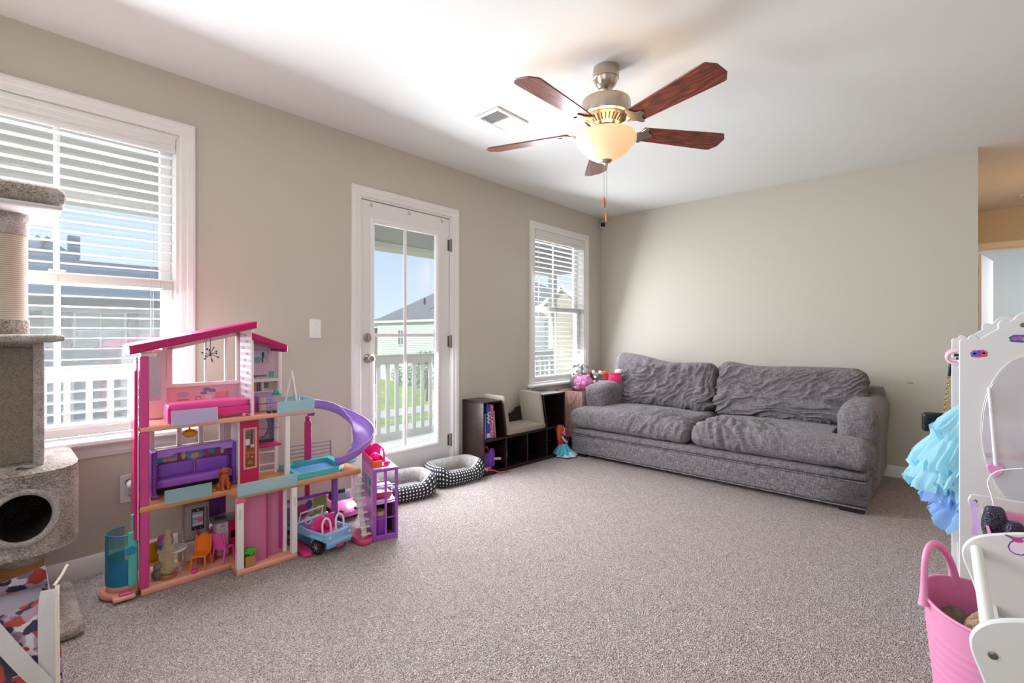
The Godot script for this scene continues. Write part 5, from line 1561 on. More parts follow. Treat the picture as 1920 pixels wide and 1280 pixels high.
	obj("front_post", mb().span(V(0.579, 0.379, -0.02), V(0.601, 0.692, 0.0), 0.003), M("f0e8e4", 0.35), t)
	# roof terrace
	var tr := clear("a8dbe6", 0.6, 0.12)
	obj("terrace_railing", mb().span(V(0.54, 0.705, -0.002), V(0.72, 0.768, 0.003), 0.001).span(V(0.72, 0.71, -0.19), V(0.725, 0.768, 0.0), 0.001).span(V(0.6, 0.71, -0.2), V(0.72, 0.768, -0.195), 0.001), tr, t)
	# slide
	var path := smooth_path([V(0.725, 0.71, -0.1), V(0.79, 0.7, -0.11), V(0.87, 0.672, -0.115), V(0.938, 0.63, -0.1), V(0.985, 0.585, -0.055), V(0.998, 0.54, 0.0), V(0.975, 0.49, 0.04), V(0.925, 0.44, 0.045), V(0.885, 0.408, 0.02), V(0.87, 0.4, 0.0)], 6)
	var half := [-0.055, -0.053, -0.046, -0.034, -0.013, 0.013, 0.034, 0.046, 0.053, 0.055]
	var hts := [0.045, 0.03, 0.012, 0.002, 0.0, 0.0, 0.002, 0.012, 0.03, 0.045]
	var sl := func(u: float, v: float, drop: float, wide: float) -> Vector3:
		var k := u * (path.size() - 1)
		var i := mini(int(k), path.size() - 2)
		var p: Vector3 = path[i].lerp(path[i + 1], k - i)
		var d: Vector3 = path[mini(i + 2, path.size() - 1)] - path[maxi(i - 1, 0)]
		var side := V(-d.z, 0, d.x).normalized()
		var j := v * 9
		var a := mini(int(j), 8)
		return p + side * lerpf(half[a], half[a + 1], j - a) * wide + V(0, lerpf(hts[a], hts[a + 1], j - a) - drop, 0)
	var slm := mb()
	slm.surf(func(u, v): return sl.call(u, v, 0.0, 1.0), 60, 27)
	slm.surf(func(u, v): return sl.call(u, v, 0.004, 1.06), 60, 27, true)
	var so := obj("slide", slm, lilac, t)
	for v in [0.0, 1.0]:
		var ps := []
		for i in 41:
			ps.append(sl.call(i / 40.0, v, 0.002, 1.03))
		obj("slide_rim", mb().tube(ps, 0.004, 6), M("b18ad8", 0.3), so)
	obj("slide_bracket", mb().soft(V(0.765, 0.672, -0.15), V(0.035, 0.035, 0.035), 0.008, 5), purple, so)
	obj("rear_post", mb().span(V(0.748, 0.0, -0.2), V(0.774, 0.352, -0.185), 0.003).span(V(0.745, 0.379, -0.2), V(0.777, 0.62, -0.17), 0.004).box(V(0.761, 0.625, -0.185), V(0.024, 0.05, 0.024), 0.006), M("c8306c", 0.35), t)
	var gr := mb()
	for i in 5:
		gr.span(V(0.65, 0.4 + i * 0.021, -0.205), V(0.9, 0.406 + i * 0.021, -0.201), 0.001)
	for u in [0.653, 0.665, 0.898]:
		gr.span(V(u - 0.004, 0.379, -0.208), V(u + 0.004, 0.492, -0.198), 0.001)
	obj("deck_railing", gr, M("9b8791", 0.4), t)
	# pool
	var aqua := M("4fb9bd", 0.2)
	var ring := mb()
	var outer := [Vector2(0.608, 0.085), Vector2(0.82, 0.085), Vector2(0.885, 0.0), Vector2(0.885, -0.185), Vector2(0.608, -0.185)]
	var inner := [Vector2(0.632, 0.06), Vector2(0.808, 0.06), Vector2(0.855, -0.005), Vector2(0.855, -0.155), Vector2(0.632, -0.155)]
	ring.sm = -1
	for i in 5:
		var j := (i + 1) % 5
		var a: Vector2 = outer[i]
		var b: Vector2 = outer[j]
		var c: Vector2 = inner[i]
		var d: Vector2 = inner[j]
		ring.q(V(a.x, 0.379, a.y), V(b.x, 0.379, b.y), V(b.x, 0.408, b.y), V(a.x, 0.408, a.y))
		ring.q(V(a.x, 0.408, a.y), V(b.x, 0.408, b.y), V(d.x, 0.406, d.y), V(c.x, 0.406, c.y))
		ring.q(V(c.x, 0.406, c.y), V(d.x, 0.406, d.y), V(d.x, 0.381, d.y), V(c.x, 0.381, c.y))
	var po := obj("pool", ring, aqua, t)
	obj("pool_floor", mb().span(V(0.63, 0.379, -0.157), V(0.857, 0.383, 0.062)), print_of(64, 64, "5f8fc0", [[1, 0.35, 0.4, 0.7, 0.5, "6f7fc0"], [1, 0.7, 0.7, 0.6, 0.5, "55b0c0"]]), po)
	obj("pool_step", mb().prism(PackedVector2Array([Vector2(0.61, -0.14), Vector2(0.665, -0.14), Vector2(0.61, -0.06)]), -0.418, -0.404, 0.002, Transform3D(Basis(V(1, 0, 0), V(0, 0, 1), V(0, -1, 0)), Vector3.ZERO)), aqua, po)
	obj("splash_tray", mb().lathe([Vector2(0, 0), Vector2(0.02, 0.002), Vector2(0.034, 0.012), Vector2(0.036, 0.014), Vector2(0.02, 0.006), Vector2(0, 0.005)], 24, Transform3D(Basis.from_scale(V(1.15, 1, 0.75)), V(0.905, 0.402, 0.03))), M("7fcfd6", 0.2), po)
	# ground storey: fridge, worktop, drawers
	obj("kitchen_post", mb().span(V(0.158, 0.032, -0.2), V(0.176, 0.352, -0.185), 0.003), M("c9bcb8", 0.4), t)
	var fr := obj("fridge", mb().span(V(0.178, 0.13, -0.19), V(0.278, 0.3, -0.15), 0.004), M("9d918e", 0.35), t)
	obj("fridge_screen", card(0.205, 0.175, 0.257, 0.278, -0.1496), print_of(48, 96, "15131a", [[0, 0.5, 0.5, 0.86, 0.66, "8f9bc0"], [0, 0.5, 0.35, 0.8, 0.12, "c7cfe2"], [0, 0.6, 0.55, 0.6, 0.18, "d0637e"], [1, 0.35, 0.6, 0.3, 0.12, "e0a8bc"], [0, 0.5, 0.74, 0.8, 0.1, "c9c2d2"], [1, 0.5, 0.09, 0.18, 0.06, "d0d0da"], [0, 0.3, 0.93, 0.1, 0.04, "b0b0c0"], [0, 0.7, 0.93, 0.1, 0.04, "b0b0c0"]]), fr)
	obj("fridge_handle", mb().span(V(0.264, 0.16, -0.15), V(0.27, 0.28, -0.142), 0.002), M("6d6462", 0.3), fr)
	obj("freezer_drawer", mb().span(V(0.178, 0.034, -0.19), V(0.278, 0.125, -0.15), 0.004), M("ddd0cd", 0.4), fr)
	obj("splashback", mb().span(V(0.27, 0.2, -0.215), V(0.362, 0.352, -0.205), 0.002), M("6b2a8c", 0.4), t)
	obj("worktop", mb().span(V(0.28, 0.196, -0.205), V(0.42, 0.206, -0.1), 0.003), M("77706f", 0.4), t)
	obj("sink", mb().span(V(0.3, 0.2065, -0.18), V(0.35, 0.2075, -0.13)).tube(smooth_path([V(0.32, 0.206, -0.19), V(0.32, 0.24, -0.19), V(0.32, 0.243, -0.17)], 3), 0.003, 6), M("3b3735", 0.3), t)
	obj("drawer_unit", mb().span(V(0.3, 0.034, -0.2), V(0.352, 0.196, -0.11), 0.003), M("e0d2d4", 0.4), t)
	for y in [0.085, 0.13, 0.175]:
		obj("drawer_pull", mb().span(V(0.318, y, -0.11), V(0.335, y + 0.004, -0.106), 0.001), M("77606a", 0.4), t)
	obj("oven", mb().span(V(0.354, 0.034, -0.2), V(0.42, 0.196, -0.108), 0.003), M("c81f5a", 0.35), t)
	obj("oven_window", mb().span(V(0.36, 0.11, -0.108), V(0.416, 0.145, -0.106)), M("1f191c", 0.1), t)
	# lift doors between the white posts
	var wp := M("eee7e4", 0.35)
	for s in [[0.334, 0.364, 0.07, 0.1], [0.552, 0.57, 0.02, 0.05], [0.575, 0.602, 0.07, 0.1]]:
		var o := obj("front_post", mb().span(V(s[0], 0.028, s[2]), V(s[1], 0.352, s[3]), 0.003), wp, t)
		obj("post_panel", mb().span(V(s[0] + 0.008, 0.26, s[3] - 0.0005), V(s[1] - 0.008, 0.305, s[3] + 0.0012), 0.001), M("dcd4d1", 0.4), o)
	var wave := painted(64, 96, func(x, y): return Color("cf5f90").lerp(Color("e08fb0"), 0.5 + 0.5 * sin((y + 0.02 * sin(x * 40)) * 60 + 3 * absf(fposmod(x * 5, 1.0) - 0.5) * 4)), 0.25)
	wave.transparency = BaseMaterial3D.TRANSPARENCY_ALPHA
	wave.albedo_color = Color(1, 1, 1, 0.82)
	obj("sliding_door", mb().span(V(0.366, 0.03, 0.052), V(0.475, 0.35, 0.057), 0.001), wave, t)
	obj("sliding_door", mb().span(V(0.45, 0.03, 0.03), V(0.55, 0.35, 0.035), 0.001), wave, t)
	obj("door_edge", mb().span(V(0.471, 0.03, 0.05), V(0.477, 0.35, 0.06), 0.001).span(V(0.535, 0.05, 0.026), V(0.552, 0.34, 0.04), 0.001), M("c02580", 0.3), t)
	obj("lintel_block", mb().span(V(0.33, 0.335, 0.098), V(0.372, 0.352, 0.104), 0.001), M("d9688f", 0.35), t)
	# garage
	obj("garage_post", mb().span(V(0.823, 0.0, -0.02), V(0.848, 0.352, 0.01), 0.003), purple, t)
	obj("garage_rail", mb().span(V(0.605, 0.2, -0.15), V(0.86, 0.216, -0.14), 0.002), purple, t)
	obj("garage_print", card(0.605, 0.1, 0.85, 0.2, -0.145), print_of(96, 40, "cfc3b4", [[1, 0.3, 0.5, 0.16, 0.6, "4d74a8"], [1, 0.45, 0.6, 0.3, 0.7, "c0407c"], [1, 0.6, 0.35, 0.16, 0.5, "5f4a98"], [0, 0.85, 0.5, 0.3, 0.9, "8aa545"], [1, 0.82, 0.65, 0.1, 0.3, "c9d08a"], [0, 0.1, 0.6, 0.2, 0.7, "8f6ab0"]]), t)
	obj("garage_floor", mb().prism(PackedVector2Array(arc(Vector2(0.65, 0.115), 0.02, 0, PI / 2, 5) + arc(Vector2(0.64, 0.115), 0.02, PI / 2, PI, 5) + [Vector2(0.62, -0.1), Vector2(0.67, -0.1)]), -0.022, -0.0, 0.004, Transform3D(Basis(V(1, 0, 0), V(0, 0, 1), V(0, -1, 0)), Vector3.ZERO)), M("d23a78", 0.35), t)
	# ladder with its foot
	obj("ladder_foot", mb().prism(PackedVector2Array(arc(Vector2(0.925, 0.165), 0.045, PI * 0.05, PI * 0.95, 10) + [Vector2(0.87, 0.0), Vector2(0.95, -0.03)]), -0.028, 0, 0.006, Transform3D(Basis(V(1, 0, 0), V(0, 0, 1), V(0, -1, 0)), Vector3.ZERO)), M("d84878", 0.35), t)
	var la := V(0.925, 0.028, 0.165)
	var lb := V(0.915, 0.352, 0.075)
	var lad := obj("ladder", mb().bar(la, lb, 0.026, 0.012, 0.002, V(0, 0, 1)).bar(la + V(0, 0, -0.012), lb + V(0, 0, -0.012), 0.012, 0.02, 0.002, V(0, 0, 1)), M("e4dbd6", 0.4), t)
	for i in 9:
		var p := la.lerp(lb, (i + 0.45) / 9.0)
		obj("rung", mb().box(p + V(0.006, 0, 0.008), V(0.052, 0.004, 0.03), 0.0015), M("e9e1dc", 0.4), lad)
	# lift car at the left
	var liftbase := obj("lift_base", mb().prism(PackedVector2Array(arc(Vector2(-0.045, -0.1), 0.085, PI * 0.4, PI * 1.5, 18) + [Vector2(-0.006, -0.185), Vector2(-0.006, -0.03)]), -0.03, -0.006, 0.005, Transform3D(Basis(V(1, 0, 0), V(0, 0, 1), V(0, -1, 0)), Vector3.ZERO)).prism(PackedVector2Array(arc(Vector2(-0.04, -0.1), 0.068, PI * 0.4, PI * 1.5, 18) + [Vector2(-0.006, -0.168), Vector2(-0.006, -0.03)]), -0.05, -0.03, 0.002, Transform3D(Basis(V(1, 0, 0), V(0, 0, 1), V(0, -1, 0)), Vector3.ZERO)), M("dd937e", 0.4), t)
	obj("lift_pedal", mb().soft(V(-0.055, 0.017, -0.015), V(0.075, 0.018, 0.05), 0.008, 6), M("e8a48c", 0.4), liftbase)
	obj("lift_button", mb().box(V(-0.052, 0.03, -0.012), V(0.042, 0.012, 0.022), 0.004), M("cf5f9c", 0.35), liftbase)
	var car_at := at(V(-0.04, 0, -0.1))
	var shell := obj("lift_car", mb().surf(func(u, v):
		var a := lerpf(-PI * 0.5, -PI * 1.5, u)
		return car_at * V(cos(a) * 0.066, lerpf(0.05, 0.16, v), sin(a) * 0.066), 30, 2, true).surf(func(u, v):
		var a := lerpf(-PI * 0.5, -PI * 1.5, u)
		return car_at * V(cos(a) * 0.063, lerpf(0.05, 0.16, v), sin(a) * 0.063), 30, 2), M("1878a0", 0.2), t)
	obj("lift_glass", mb().surf(func(u, v):
		var a := lerpf(-PI * 0.5, -PI * 1.5, u)
		return car_at * V(cos(a) * 0.066, lerpf(0.16, 0.262, v), sin(a) * 0.066), 30, 2, true), clear("1f8a9c", 0.5, 0.1), shell)
	var lr := []
	for i in 25:
		var a := lerpf(-PI * 0.5, -PI * 1.5, i / 24.0)
		lr.append(car_at * V(cos(a) * 0.066, 0.262, sin(a) * 0.066))
	obj("lift_rim", mb().tube(lr, 0.003, 6).span(V(-0.11, 0.05, -0.104), V(-0.1, 0.26, -0.092), 0.002), M("1f7fa0", 0.2), shell)
	obj("lift_panel", mb().span(V(-0.04, 0.045, -0.036), V(-0.008, 0.275, -0.028), 0.003).span(V(-0.03, 0.275, -0.05), V(-0.02, 0.345, -0.034), 0.003), M("5cc8bd", 0.3), shell)
	obj("lift_latch", mb().lathe([Vector2(0, 0), Vector2(0.016, 0), Vector2(0.016, 0.004), Vector2(0, 0.005)], 16, Transform3D(Basis(V(1, 0, 0), V(0, 0, 1), V(0, -1, 0)), V(-0.03, 0.2, -0.028))).box(V(-0.042, 0.2, -0.022), V(0.016, 0.03, 0.008), 0.002), M("1f93b8", 0.25), shell)


func doll_chair(called: String, label: String, hex: String, p: Vector3, turn: float):
	var t := thing(called, label, "toy chair")
	t.transform = dh() * at(p, turn)
	var m := M(hex, 0.3)
	obj("seat", mb().soft(V(0, 0.062, 0), V(0.062, 0.007, 0.062), 0.0035, 6), m, t)
	var back := mb()
	back.surf(func(u, v):
		var x: float = (u - 0.5) * 0.058 * (1.0 if v < 0.6 else sqrt(maxf(0.0, 1 - pow((v - 0.6) / 0.4, 2))))
		return V(x, 0.065 + 0.08 * v, -0.03 - 0.014 * v + 10 * x * x * 0.6), 12, 12)
	back.surf(func(u, v):
		var x: float = (u - 0.5) * 0.058 * (1.0 if v < 0.6 else sqrt(maxf(0.0, 1 - pow((v - 0.6) / 0.4, 2))))
		return V(x, 0.065 + 0.08 * v, -0.034 - 0.014 * v + 10 * x * x * 0.6), 12, 12, true)
	obj("backrest", back, m, t)
	for sx in [-1, 1]:
		obj("leg", mb().tube([V(sx * 0.027, 0.06, 0.027), V(sx * 0.03, 0, 0.031)], [0.005, 0.004], 8), m, t)
		obj("leg", mb().tube(smooth_path([V(sx * 0.029, 0.14, -0.037), V(sx * 0.031, 0.09, -0.028), V(sx * 0.029, 0.05, -0.028), V(sx * 0.033, 0, -0.04)], 4), 0.0045, 8), m, t)


func doll_things():
	var o := dh()
	var t := thing("doll_bed", "hot pink toy bed in the top left room of the dollhouse", "toy bed")
	t.transform = o * at(V(0.095, 0.713, -0.14))
	var hp := M("ef4f9c", 0.35)
	obj("base", mb().span(V(0.004, 0.012, 0.002), V(0.34, 0.05, 0.115), 0.004), M("e6388c", 0.35), t)
	obj("mattress", mb().soft(V(0.165, 0.066, 0.058), V(0.325, 0.036, 0.108), 0.012, 8), hp, t)
	obj("headboard", mb().prism(PackedVector2Array([Vector2(0, 0.0), Vector2(0.116, 0.0), Vector2(0.116, 0.1)] + arc(Vector2(0.058, 0.085), 0.05, PI * 0.15, PI * 0.85, 8) + [Vector2(0, 0.1)]), 0, 0.014, 0.004, Transform3D(Basis(V(0, 0, 1), V(0, 1, 0), V(-1, 0, 0)), V(0.35, 0, 0))), hp, t)
	obj("footboard", mb().span(V(0.0, 0, 0), V(0.01, 0.07, 0.117), 0.004), M("e6388c", 0.35), t)
	obj("castor", mb().lathe([Vector2(0, -0.003), Vector2(0.008, -0.003), Vector2(0.008, 0.003), Vector2(0, 0.003)], 12, Transform3D(Basis(V(1, 0, 0), V(0, 0, 1), V(0, -1, 0)), V(0.3, 0.008, 0.119))), M("f08cc0", 0.3), t)
	t = thing("doll_dresser", "two small printed lilac and gold toy drawers in the study", "toy drawers")
	t.transform = o * at(V(0.478, 0.713, -0.15))
	var dr := print_of(96, 64, "a795c4", [[0, 0.2, 0.26, 0.22, 0.4, "d9b98c"], [0, 0.82, 0.26, 0.22, 0.4, "c9a07a"], [0, 0.2, 0.76, 0.22, 0.4, "d9b98c"], [0, 0.82, 0.76, 0.22, 0.4, "d09a84"], [0, 0.5, 0.5, 1.0, 0.05, "5a4a7c"], [1, 0.5, 0.26, 0.06, 0.08, "4a3f60"], [1, 0.5, 0.76, 0.06, 0.08, "4a3f60"]])
	obj("box", mb().span(V(0, 0, 0), V(0.115, 0.04, 0.06), 0.003).span(V(0.0, 0.042, 0), V(0.115, 0.08, 0.06), 0.003), M("8d7ab0", 0.4), t)
	obj("front", card(0.003, 0.003, 0.112, 0.077, 0.0606), dr, t)
	t = thing("doll_hat", "small teal toy hat lying on the printed toy drawers", "toy hat")
	t.transform = o * at(V(0.575, 0.7935, -0.12))
	obj("crown", mb().ball(V(0, 0.012, 0), V(0.016, 0.018, 0.016), 14, 10), M("39a898", 0.5), t)
	obj("brim", mb().lathe([Vector2(0, 0), Vector2(0.024, 0), Vector2(0.024, 0.003), Vector2(0, 0.004)], 18), M("39a898", 0.5), t)
	t = thing("doll_shoes", "tiny black toy sandals on the top floor ledge", "toy shoes")
	t.transform = o * at(V(0.52, 0.714, -0.02))
	for s in [-1, 1]:
		obj("shoe", mb().soft(V(s * 0.012, 0.006, s * 0.004), V(0.018, 0.012, 0.026), 0.005, 5), M("2a2630", 0.4), t)
	t = thing("doll_easel", "small white folding toy mirror on the roof terrace", "toy mirror")
	t.transform = o * at(V(0.645, 0.714, -0.1), 1.3)
	var ea := mb()
	for s in [-1, 1]:
		ea.bar(V(s * 0.026, 0, 0.028), V(s * 0.012, 0.2, 0), 0.008, 0.008, 0.002)
		ea.bar(V(s * 0.02, 0, -0.04), V(s * 0.01, 0.19, 0), 0.007, 0.007, 0.002)
	ea.bar(V(-0.02, 0.05, 0.02), V(0.02, 0.05, 0.02), 0.006, 0.006, 0.001)
	obj("frame", ea, M("ece2da", 0.4), t)
	obj("mirror", mb().box(V(0, 0.1, 0.018), V(0.034, 0.15, 0.002), 0.0, Transform3D(Basis(V(1, 0, 0), -0.14), Vector3.ZERO)), M("b9b4b6", 0.1, 0.8), t)
	# couch
	t = thing("doll_couch", "purple toy bunk couch on the middle floor of the dollhouse", "toy couch")
	t.transform = o * at(V(0.045, 0.379, -0.17))
	var pu := M("8048b4", 0.3)
	var li := M("a87ad0", 0.3)
	for s in [0.0, 0.315]:
		obj("post", mb().span(V(s, 0.0, 0.0), V(s + 0.018, 0.205, 0.09), 0.004).span(V(s - 0.003, 0, -0.004), V(s + 0.024, 0.016, 0.1), 0.004).span(V(s - 0.002, 0.088, 0), V(s + 0.02, 0.1, 0.093), 0.003), pu, t)
	obj("top_rail", mb().prism(PackedVector2Array([Vector2(0.016, 0.176), Vector2(0.07, 0.176), Vector2(0.085, 0.188), Vector2(0.26, 0.188), Vector2(0.275, 0.176), Vector2(0.318, 0.176), Vector2(0.318, 0.212), Vector2(0.016, 0.212)]), 0.05, 0.092, 0.004), li, t)
	obj("wall_print", card(0.016, 0.14, 0.316, 0.19, 0.03), print_of(160, 28, "a0486c", [[0, 0.06, 0.5, 0.12, 0.8, "3f9ab0"], [0, 0.2, 0.5, 0.18, 0.9, "c9a8a8"], [2, 0.2, 0.5, 0.16, 0.3, "8a6a70"], [1, 0.37, 0.5, 0.06, 0.8, "d9b08a"], [1, 0.52, 0.6, 0.24, 1.0, "5f8fc0"], [1, 0.52, 0.7, 0.12, 0.5, "d9a06a"], [1, 0.75, 0.4, 0.1, 0.6, "3fa0b8"], [1, 0.9, 0.5, 0.05, 0.8, "e0d0d4"]]), t)
	for s in [0.018, 0.168]:
		obj("back_cushion", mb().soft(V(s + 0.074, 0.108, 0.045), V(0.146, 0.07, 0.03), 0.012, 6), pu, t)
	obj("seat", mb().soft(V(0.166, 0.06, 0.06), V(0.296, 0.038, 0.076), 0.008, 6), M("9a5cc0", 0.3), t)
	obj("gap_shade", mb().span(V(0.02, 0.005, 0.02), V(0.312, 0.04, 0.05)), M("2b1c35", 0.6), t)  # dark block standing in for the shaded gap below the seat
	# dog
	t = thing("toy_dog", "orange brown sitting toy dog on the middle floor ledge", "toy dog")
	t.transform = o * at(V(0.312, 0.3795, -0.025), 0.1)
	var dg := M("b5561c", 0.5)
	obj("body", mb().ball(V(0, 0.042, -0.008), V(0.019, 0.034, 0.022), 18, 12).ball(V(0, 0.058, 0.002), V(0.016, 0.022, 0.016), 14, 10).ball(V(0, 0.018, -0.014), V(0.023, 0.018, 0.024), 16, 10).ball(V(0, 0.086, 0.004), V(0.018, 0.017, 0.017), 18, 12).ball(V(0, 0.08, 0.02), V(0.009, 0.008, 0.011), 12, 8), dg, t)
	for s in [-1, 1]:
		obj("front_leg", mb().tube([V(s * 0.01, 0.055, 0.008), V(s * 0.011, 0.02, 0.014), V(s * 0.011, 0.005, 0.016)], [0.009, 0.0065, 0.006], 10).ball(V(s * 0.011, 0.005, 0.019), V(0.007, 0.005, 0.01), 10, 6), dg, t)
		obj("hind_leg", mb().ball(V(s * 0.02, 0.016, -0.01), V(0.011, 0.016, 0.018), 12, 8).ball(V(s * 0.021, 0.004, 0.008), V(0.007, 0.005, 0.012), 10, 6), dg, t)
		obj("ear", mb().ball(V(s * 0.019, 0.082, 0.0), V(0.006, 0.016, 0.01), 12, 8), M("a04a16", 0.5), t)
		obj("eye", mb().ball(V(s * 0.007, 0.091, 0.019), V(0.002, 0.002, 0.002), 8, 6), M("1a1210", 0.2), t)
	obj("nose", mb().ball(V(0, 0.083, 0.03), V(0.004, 0.003, 0.003), 8, 6), M("1a1210", 0.3), t)
	obj("tail", mb().tube([V(0, 0.012, -0.034), V(0.012, 0.008, -0.05), V(0.026, 0.008, -0.05)], [0.006, 0.005, 0.003], 8), dg, t)
	t = thing("toy_bone", "tiny tan toy bone on the ledge beside the toy dog", "toy bone")
	t.transform = o * at(V(0.27, 0.38, -0.02), 0.5)
	obj("bone", mb().tube([V(-0.006, 0.004, 0), V(0.006, 0.004, 0)], 0.003, 8).ball(V(-0.007, 0.005, 0.003), V(0.004, 0.004, 0.004), 8, 6).ball(V(0.007, 0.005, -0.003), V(0.004, 0.004, 0.004), 8, 6), M("c98a58", 0.5), t)
	# ground storey
	doll_chair("doll_chair", "orange toy chair at the front of the dollhouse kitchen", "ef7a12", V(0.222, 0.032, -0.045), -0.55)
	doll_chair("doll_chair", "light pink toy chair turned sideways before the kitchen drawers", "ee5fae", V(0.318, 0.032, -0.06), 2.2)
	doll_chair("doll_chair", "tall dark magenta toy chair behind the orange one", "c8186e", V(0.262, 0.032, -0.115), 0.1)
	t = thing("doll_table", "small white round pedestal toy table behind the cream tree", "toy table")
	t.transform = o * at(V(0.125, 0.032, -0.11))
	obj("tabletop", mb().lathe([Vector2(0, 0.092), Vector2(0.055, 0.093), Vector2(0.058, 0.097), Vector2(0.055, 0.101), Vector2(0, 0.101)], 32), M("efe6e2", 0.3), t)
	obj("stem", mb().lathe([Vector2(0.02, 0.006), Vector2(0.008, 0.02), Vector2(0.007, 0.08), Vector2(0.02, 0.092)], 16), clear("e6dde0", 0.45, 0.1), t)
	obj("base", mb().lathe([Vector2(0, 0), Vector2(0.038, 0), Vector2(0.038, 0.004), Vector2(0.012, 0.008), Vector2(0, 0.008)], 28), M("efe6e2", 0.3), t)
	t = thing("toy_gift", "pink and teal faceted toy box on the white toy table", "toy box")
	t.transform = o * at(V(0.1, 0.1335, -0.125), 0.4)
	obj("bottom", mb().lathe([Vector2(0, 0), Vector2(0.022, 0.0), Vector2(0.036, 0.03), Vector2(0, 0.03)], 6), M("3f9fb0", 0.3), t)
	obj("top", mb().lathe([Vector2(0, 0.03), Vector2(0.036, 0.03), Vector2(0.03, 0.058), Vector2(0, 0.06)], 6), M("c76ab0", 0.3), t)
	t = thing("doll_chair", "yellow toy chair behind the tree beside the pink post", "toy chair")
	t.transform = o * at(V(0.066, 0.032, -0.13), 0.4)
	obj("backrest", mb().soft(V(0, 0.09, -0.02), V(0.045, 0.09, 0.008), 0.004, 5), M("e3b01a", 0.35), t)
	obj("seat", mb().soft(V(0, 0.045, 0.008), V(0.045, 0.008, 0.05), 0.004, 5), M("e3b01a", 0.35), t)
	for sx in [-1, 1]:
		for sz in [-0.018, 0.028]:
			obj("leg", mb().tube([V(sx * 0.019, 0.045, sz), V(sx * 0.02, 0, sz)], 0.004, 7), M("e3b01a", 0.35), t)
	t = thing("toy_cat", "small grey furry toy slumped beside the tree base", "toy animal")
	t.transform = o * at(V(0.06, 0.032, -0.055), 0.3)
	var gf := fur("4f4b4c", "807a7b", "a7a1a2", 71, 12.0, 0.4)
	obj("body", mb().ball(V(0, 0.022, 0), V(0.02, 0.024, 0.02), 14, 10), gf, t)
	obj("head", mb().ball(V(0, 0.056, 0.006), V(0.016, 0.015, 0.015), 14, 10), gf, t)
	obj("tail", mb().tube(smooth_path([V(0.015, 0.012, 0.01), V(0.035, 0.01, 0.02), V(0.05, 0.012, 0.012)], 3), 0.008, 8), M("3d3a3c", 0.9), t)
	for s in [-1, 1]:
		obj("ear", mb().lathe([Vector2(0.005, 0), Vector2(0, 0.01)], 8, at(V(s * 0.009, 0.067, 0.005))), gf, t)
	t = thing("bottle_brush_tree", "cream tinsel toy tree on a wooden disc inside the dollhouse", "toy tree")
	t.transform = o * at(V(0.098, 0.032, -0.05))
	obj("base", mb().lathe([Vector2(0, 0), Vector2(0.032, 0), Vector2(0.033, 0.004), Vector2(0.033, 0.014), Vector2(0.03, 0.018), Vector2(0, 0.018)], 28), M("a8703a", 0.6), t)
	obj("trunk", mb().tube([V(0, 0.016, 0), V(0, 0.2, 0)], 0.003, 6), M("c9b48c", 0.8), t)
	var tn := mb()
	tn.sm = -1
	for i in 5200:
		var y := 0.024 + 0.18 * pow(rng.randf(), 1.15)
		var r := lerpf(0.05, 0.012, (y - 0.024) / 0.18) * rng.randf_range(0.6, 1.1) * (0.85 + 0.15 * sin(y * 160))
		var a := rng.randf() * TAU
		var p := V(0, y, 0)
		var e := V(cos(a) * r, y + rng.randf_range(-0.012, 0.008), sin(a) * r)
		var s := V(-sin(a), rng.randf_range(-0.5, 0.5), cos(a)) * 0.0017
		tn.t(p - s, p + s, e)
	stuff(obj("tinsel", tn, M("f3e8c8", 0.5, 0.0, {"backlight_enabled": true, "backlight": Color("b0a078")}), t))
	obj("snowy_core", mb().lathe([Vector2(0, 0.024), Vector2(0.02, 0.026), Vector2(0.014, 0.09), Vector2(0.007, 0.15), Vector2(0, 0.2)], 14), M("d6c296", 0.9), t)
	obj("ribbon", mb().tube(smooth_path([V(0.01, 0.03, 0.036), V(0.025, 0.038, 0.032), V(0.034, 0.032, 0.02), V(0.03, 0.024, 0.03), V(0.014, 0.026, 0.038)], 4), 0.002, 5), M("c8404a", 0.4), t)
	t = thing("doll_pot", "tiny hot pink toy bowl on the floor before the orange chair", "toy bowl")
	t.transform = o * at(V(0.192, 0.032, -0.015))
	obj("bowl", mb().lathe([Vector2(0, 0), Vector2(0.013, 0), Vector2(0.015, 0.006), Vector2(0.012, 0.014), Vector2(0.009, 0.014), Vector2(0.008, 0.006), Vector2(0, 0.006)], 18), M("ea3a9c", 0.3), t)
	t = thing("toy_plant", "bright green toy plant in a tan cube pot by the lift doors", "toy plant")
	t.transform = o * at(V(0.392, 0.028, 0.082), 0.1)
	obj("pot", mb().box(V(0, 0.025, 0), V(0.042, 0.05, 0.03), 0.003), M("bd8a4c", 0.5), t)
	var lf := mb()
	for i in 22:
		var a := i * 2.399
		var r := 0.006 + 0.02 * sqrt(i / 22.0)
		lf.ball(V(cos(a) * r, 0.06 + 0.018 * (1 - i / 22.0), sin(a) * r * 0.7), V(0.009, 0.006, 0.009), 8, 6)
	obj("leaf", lf, M("3fb02c", 0.4), t)


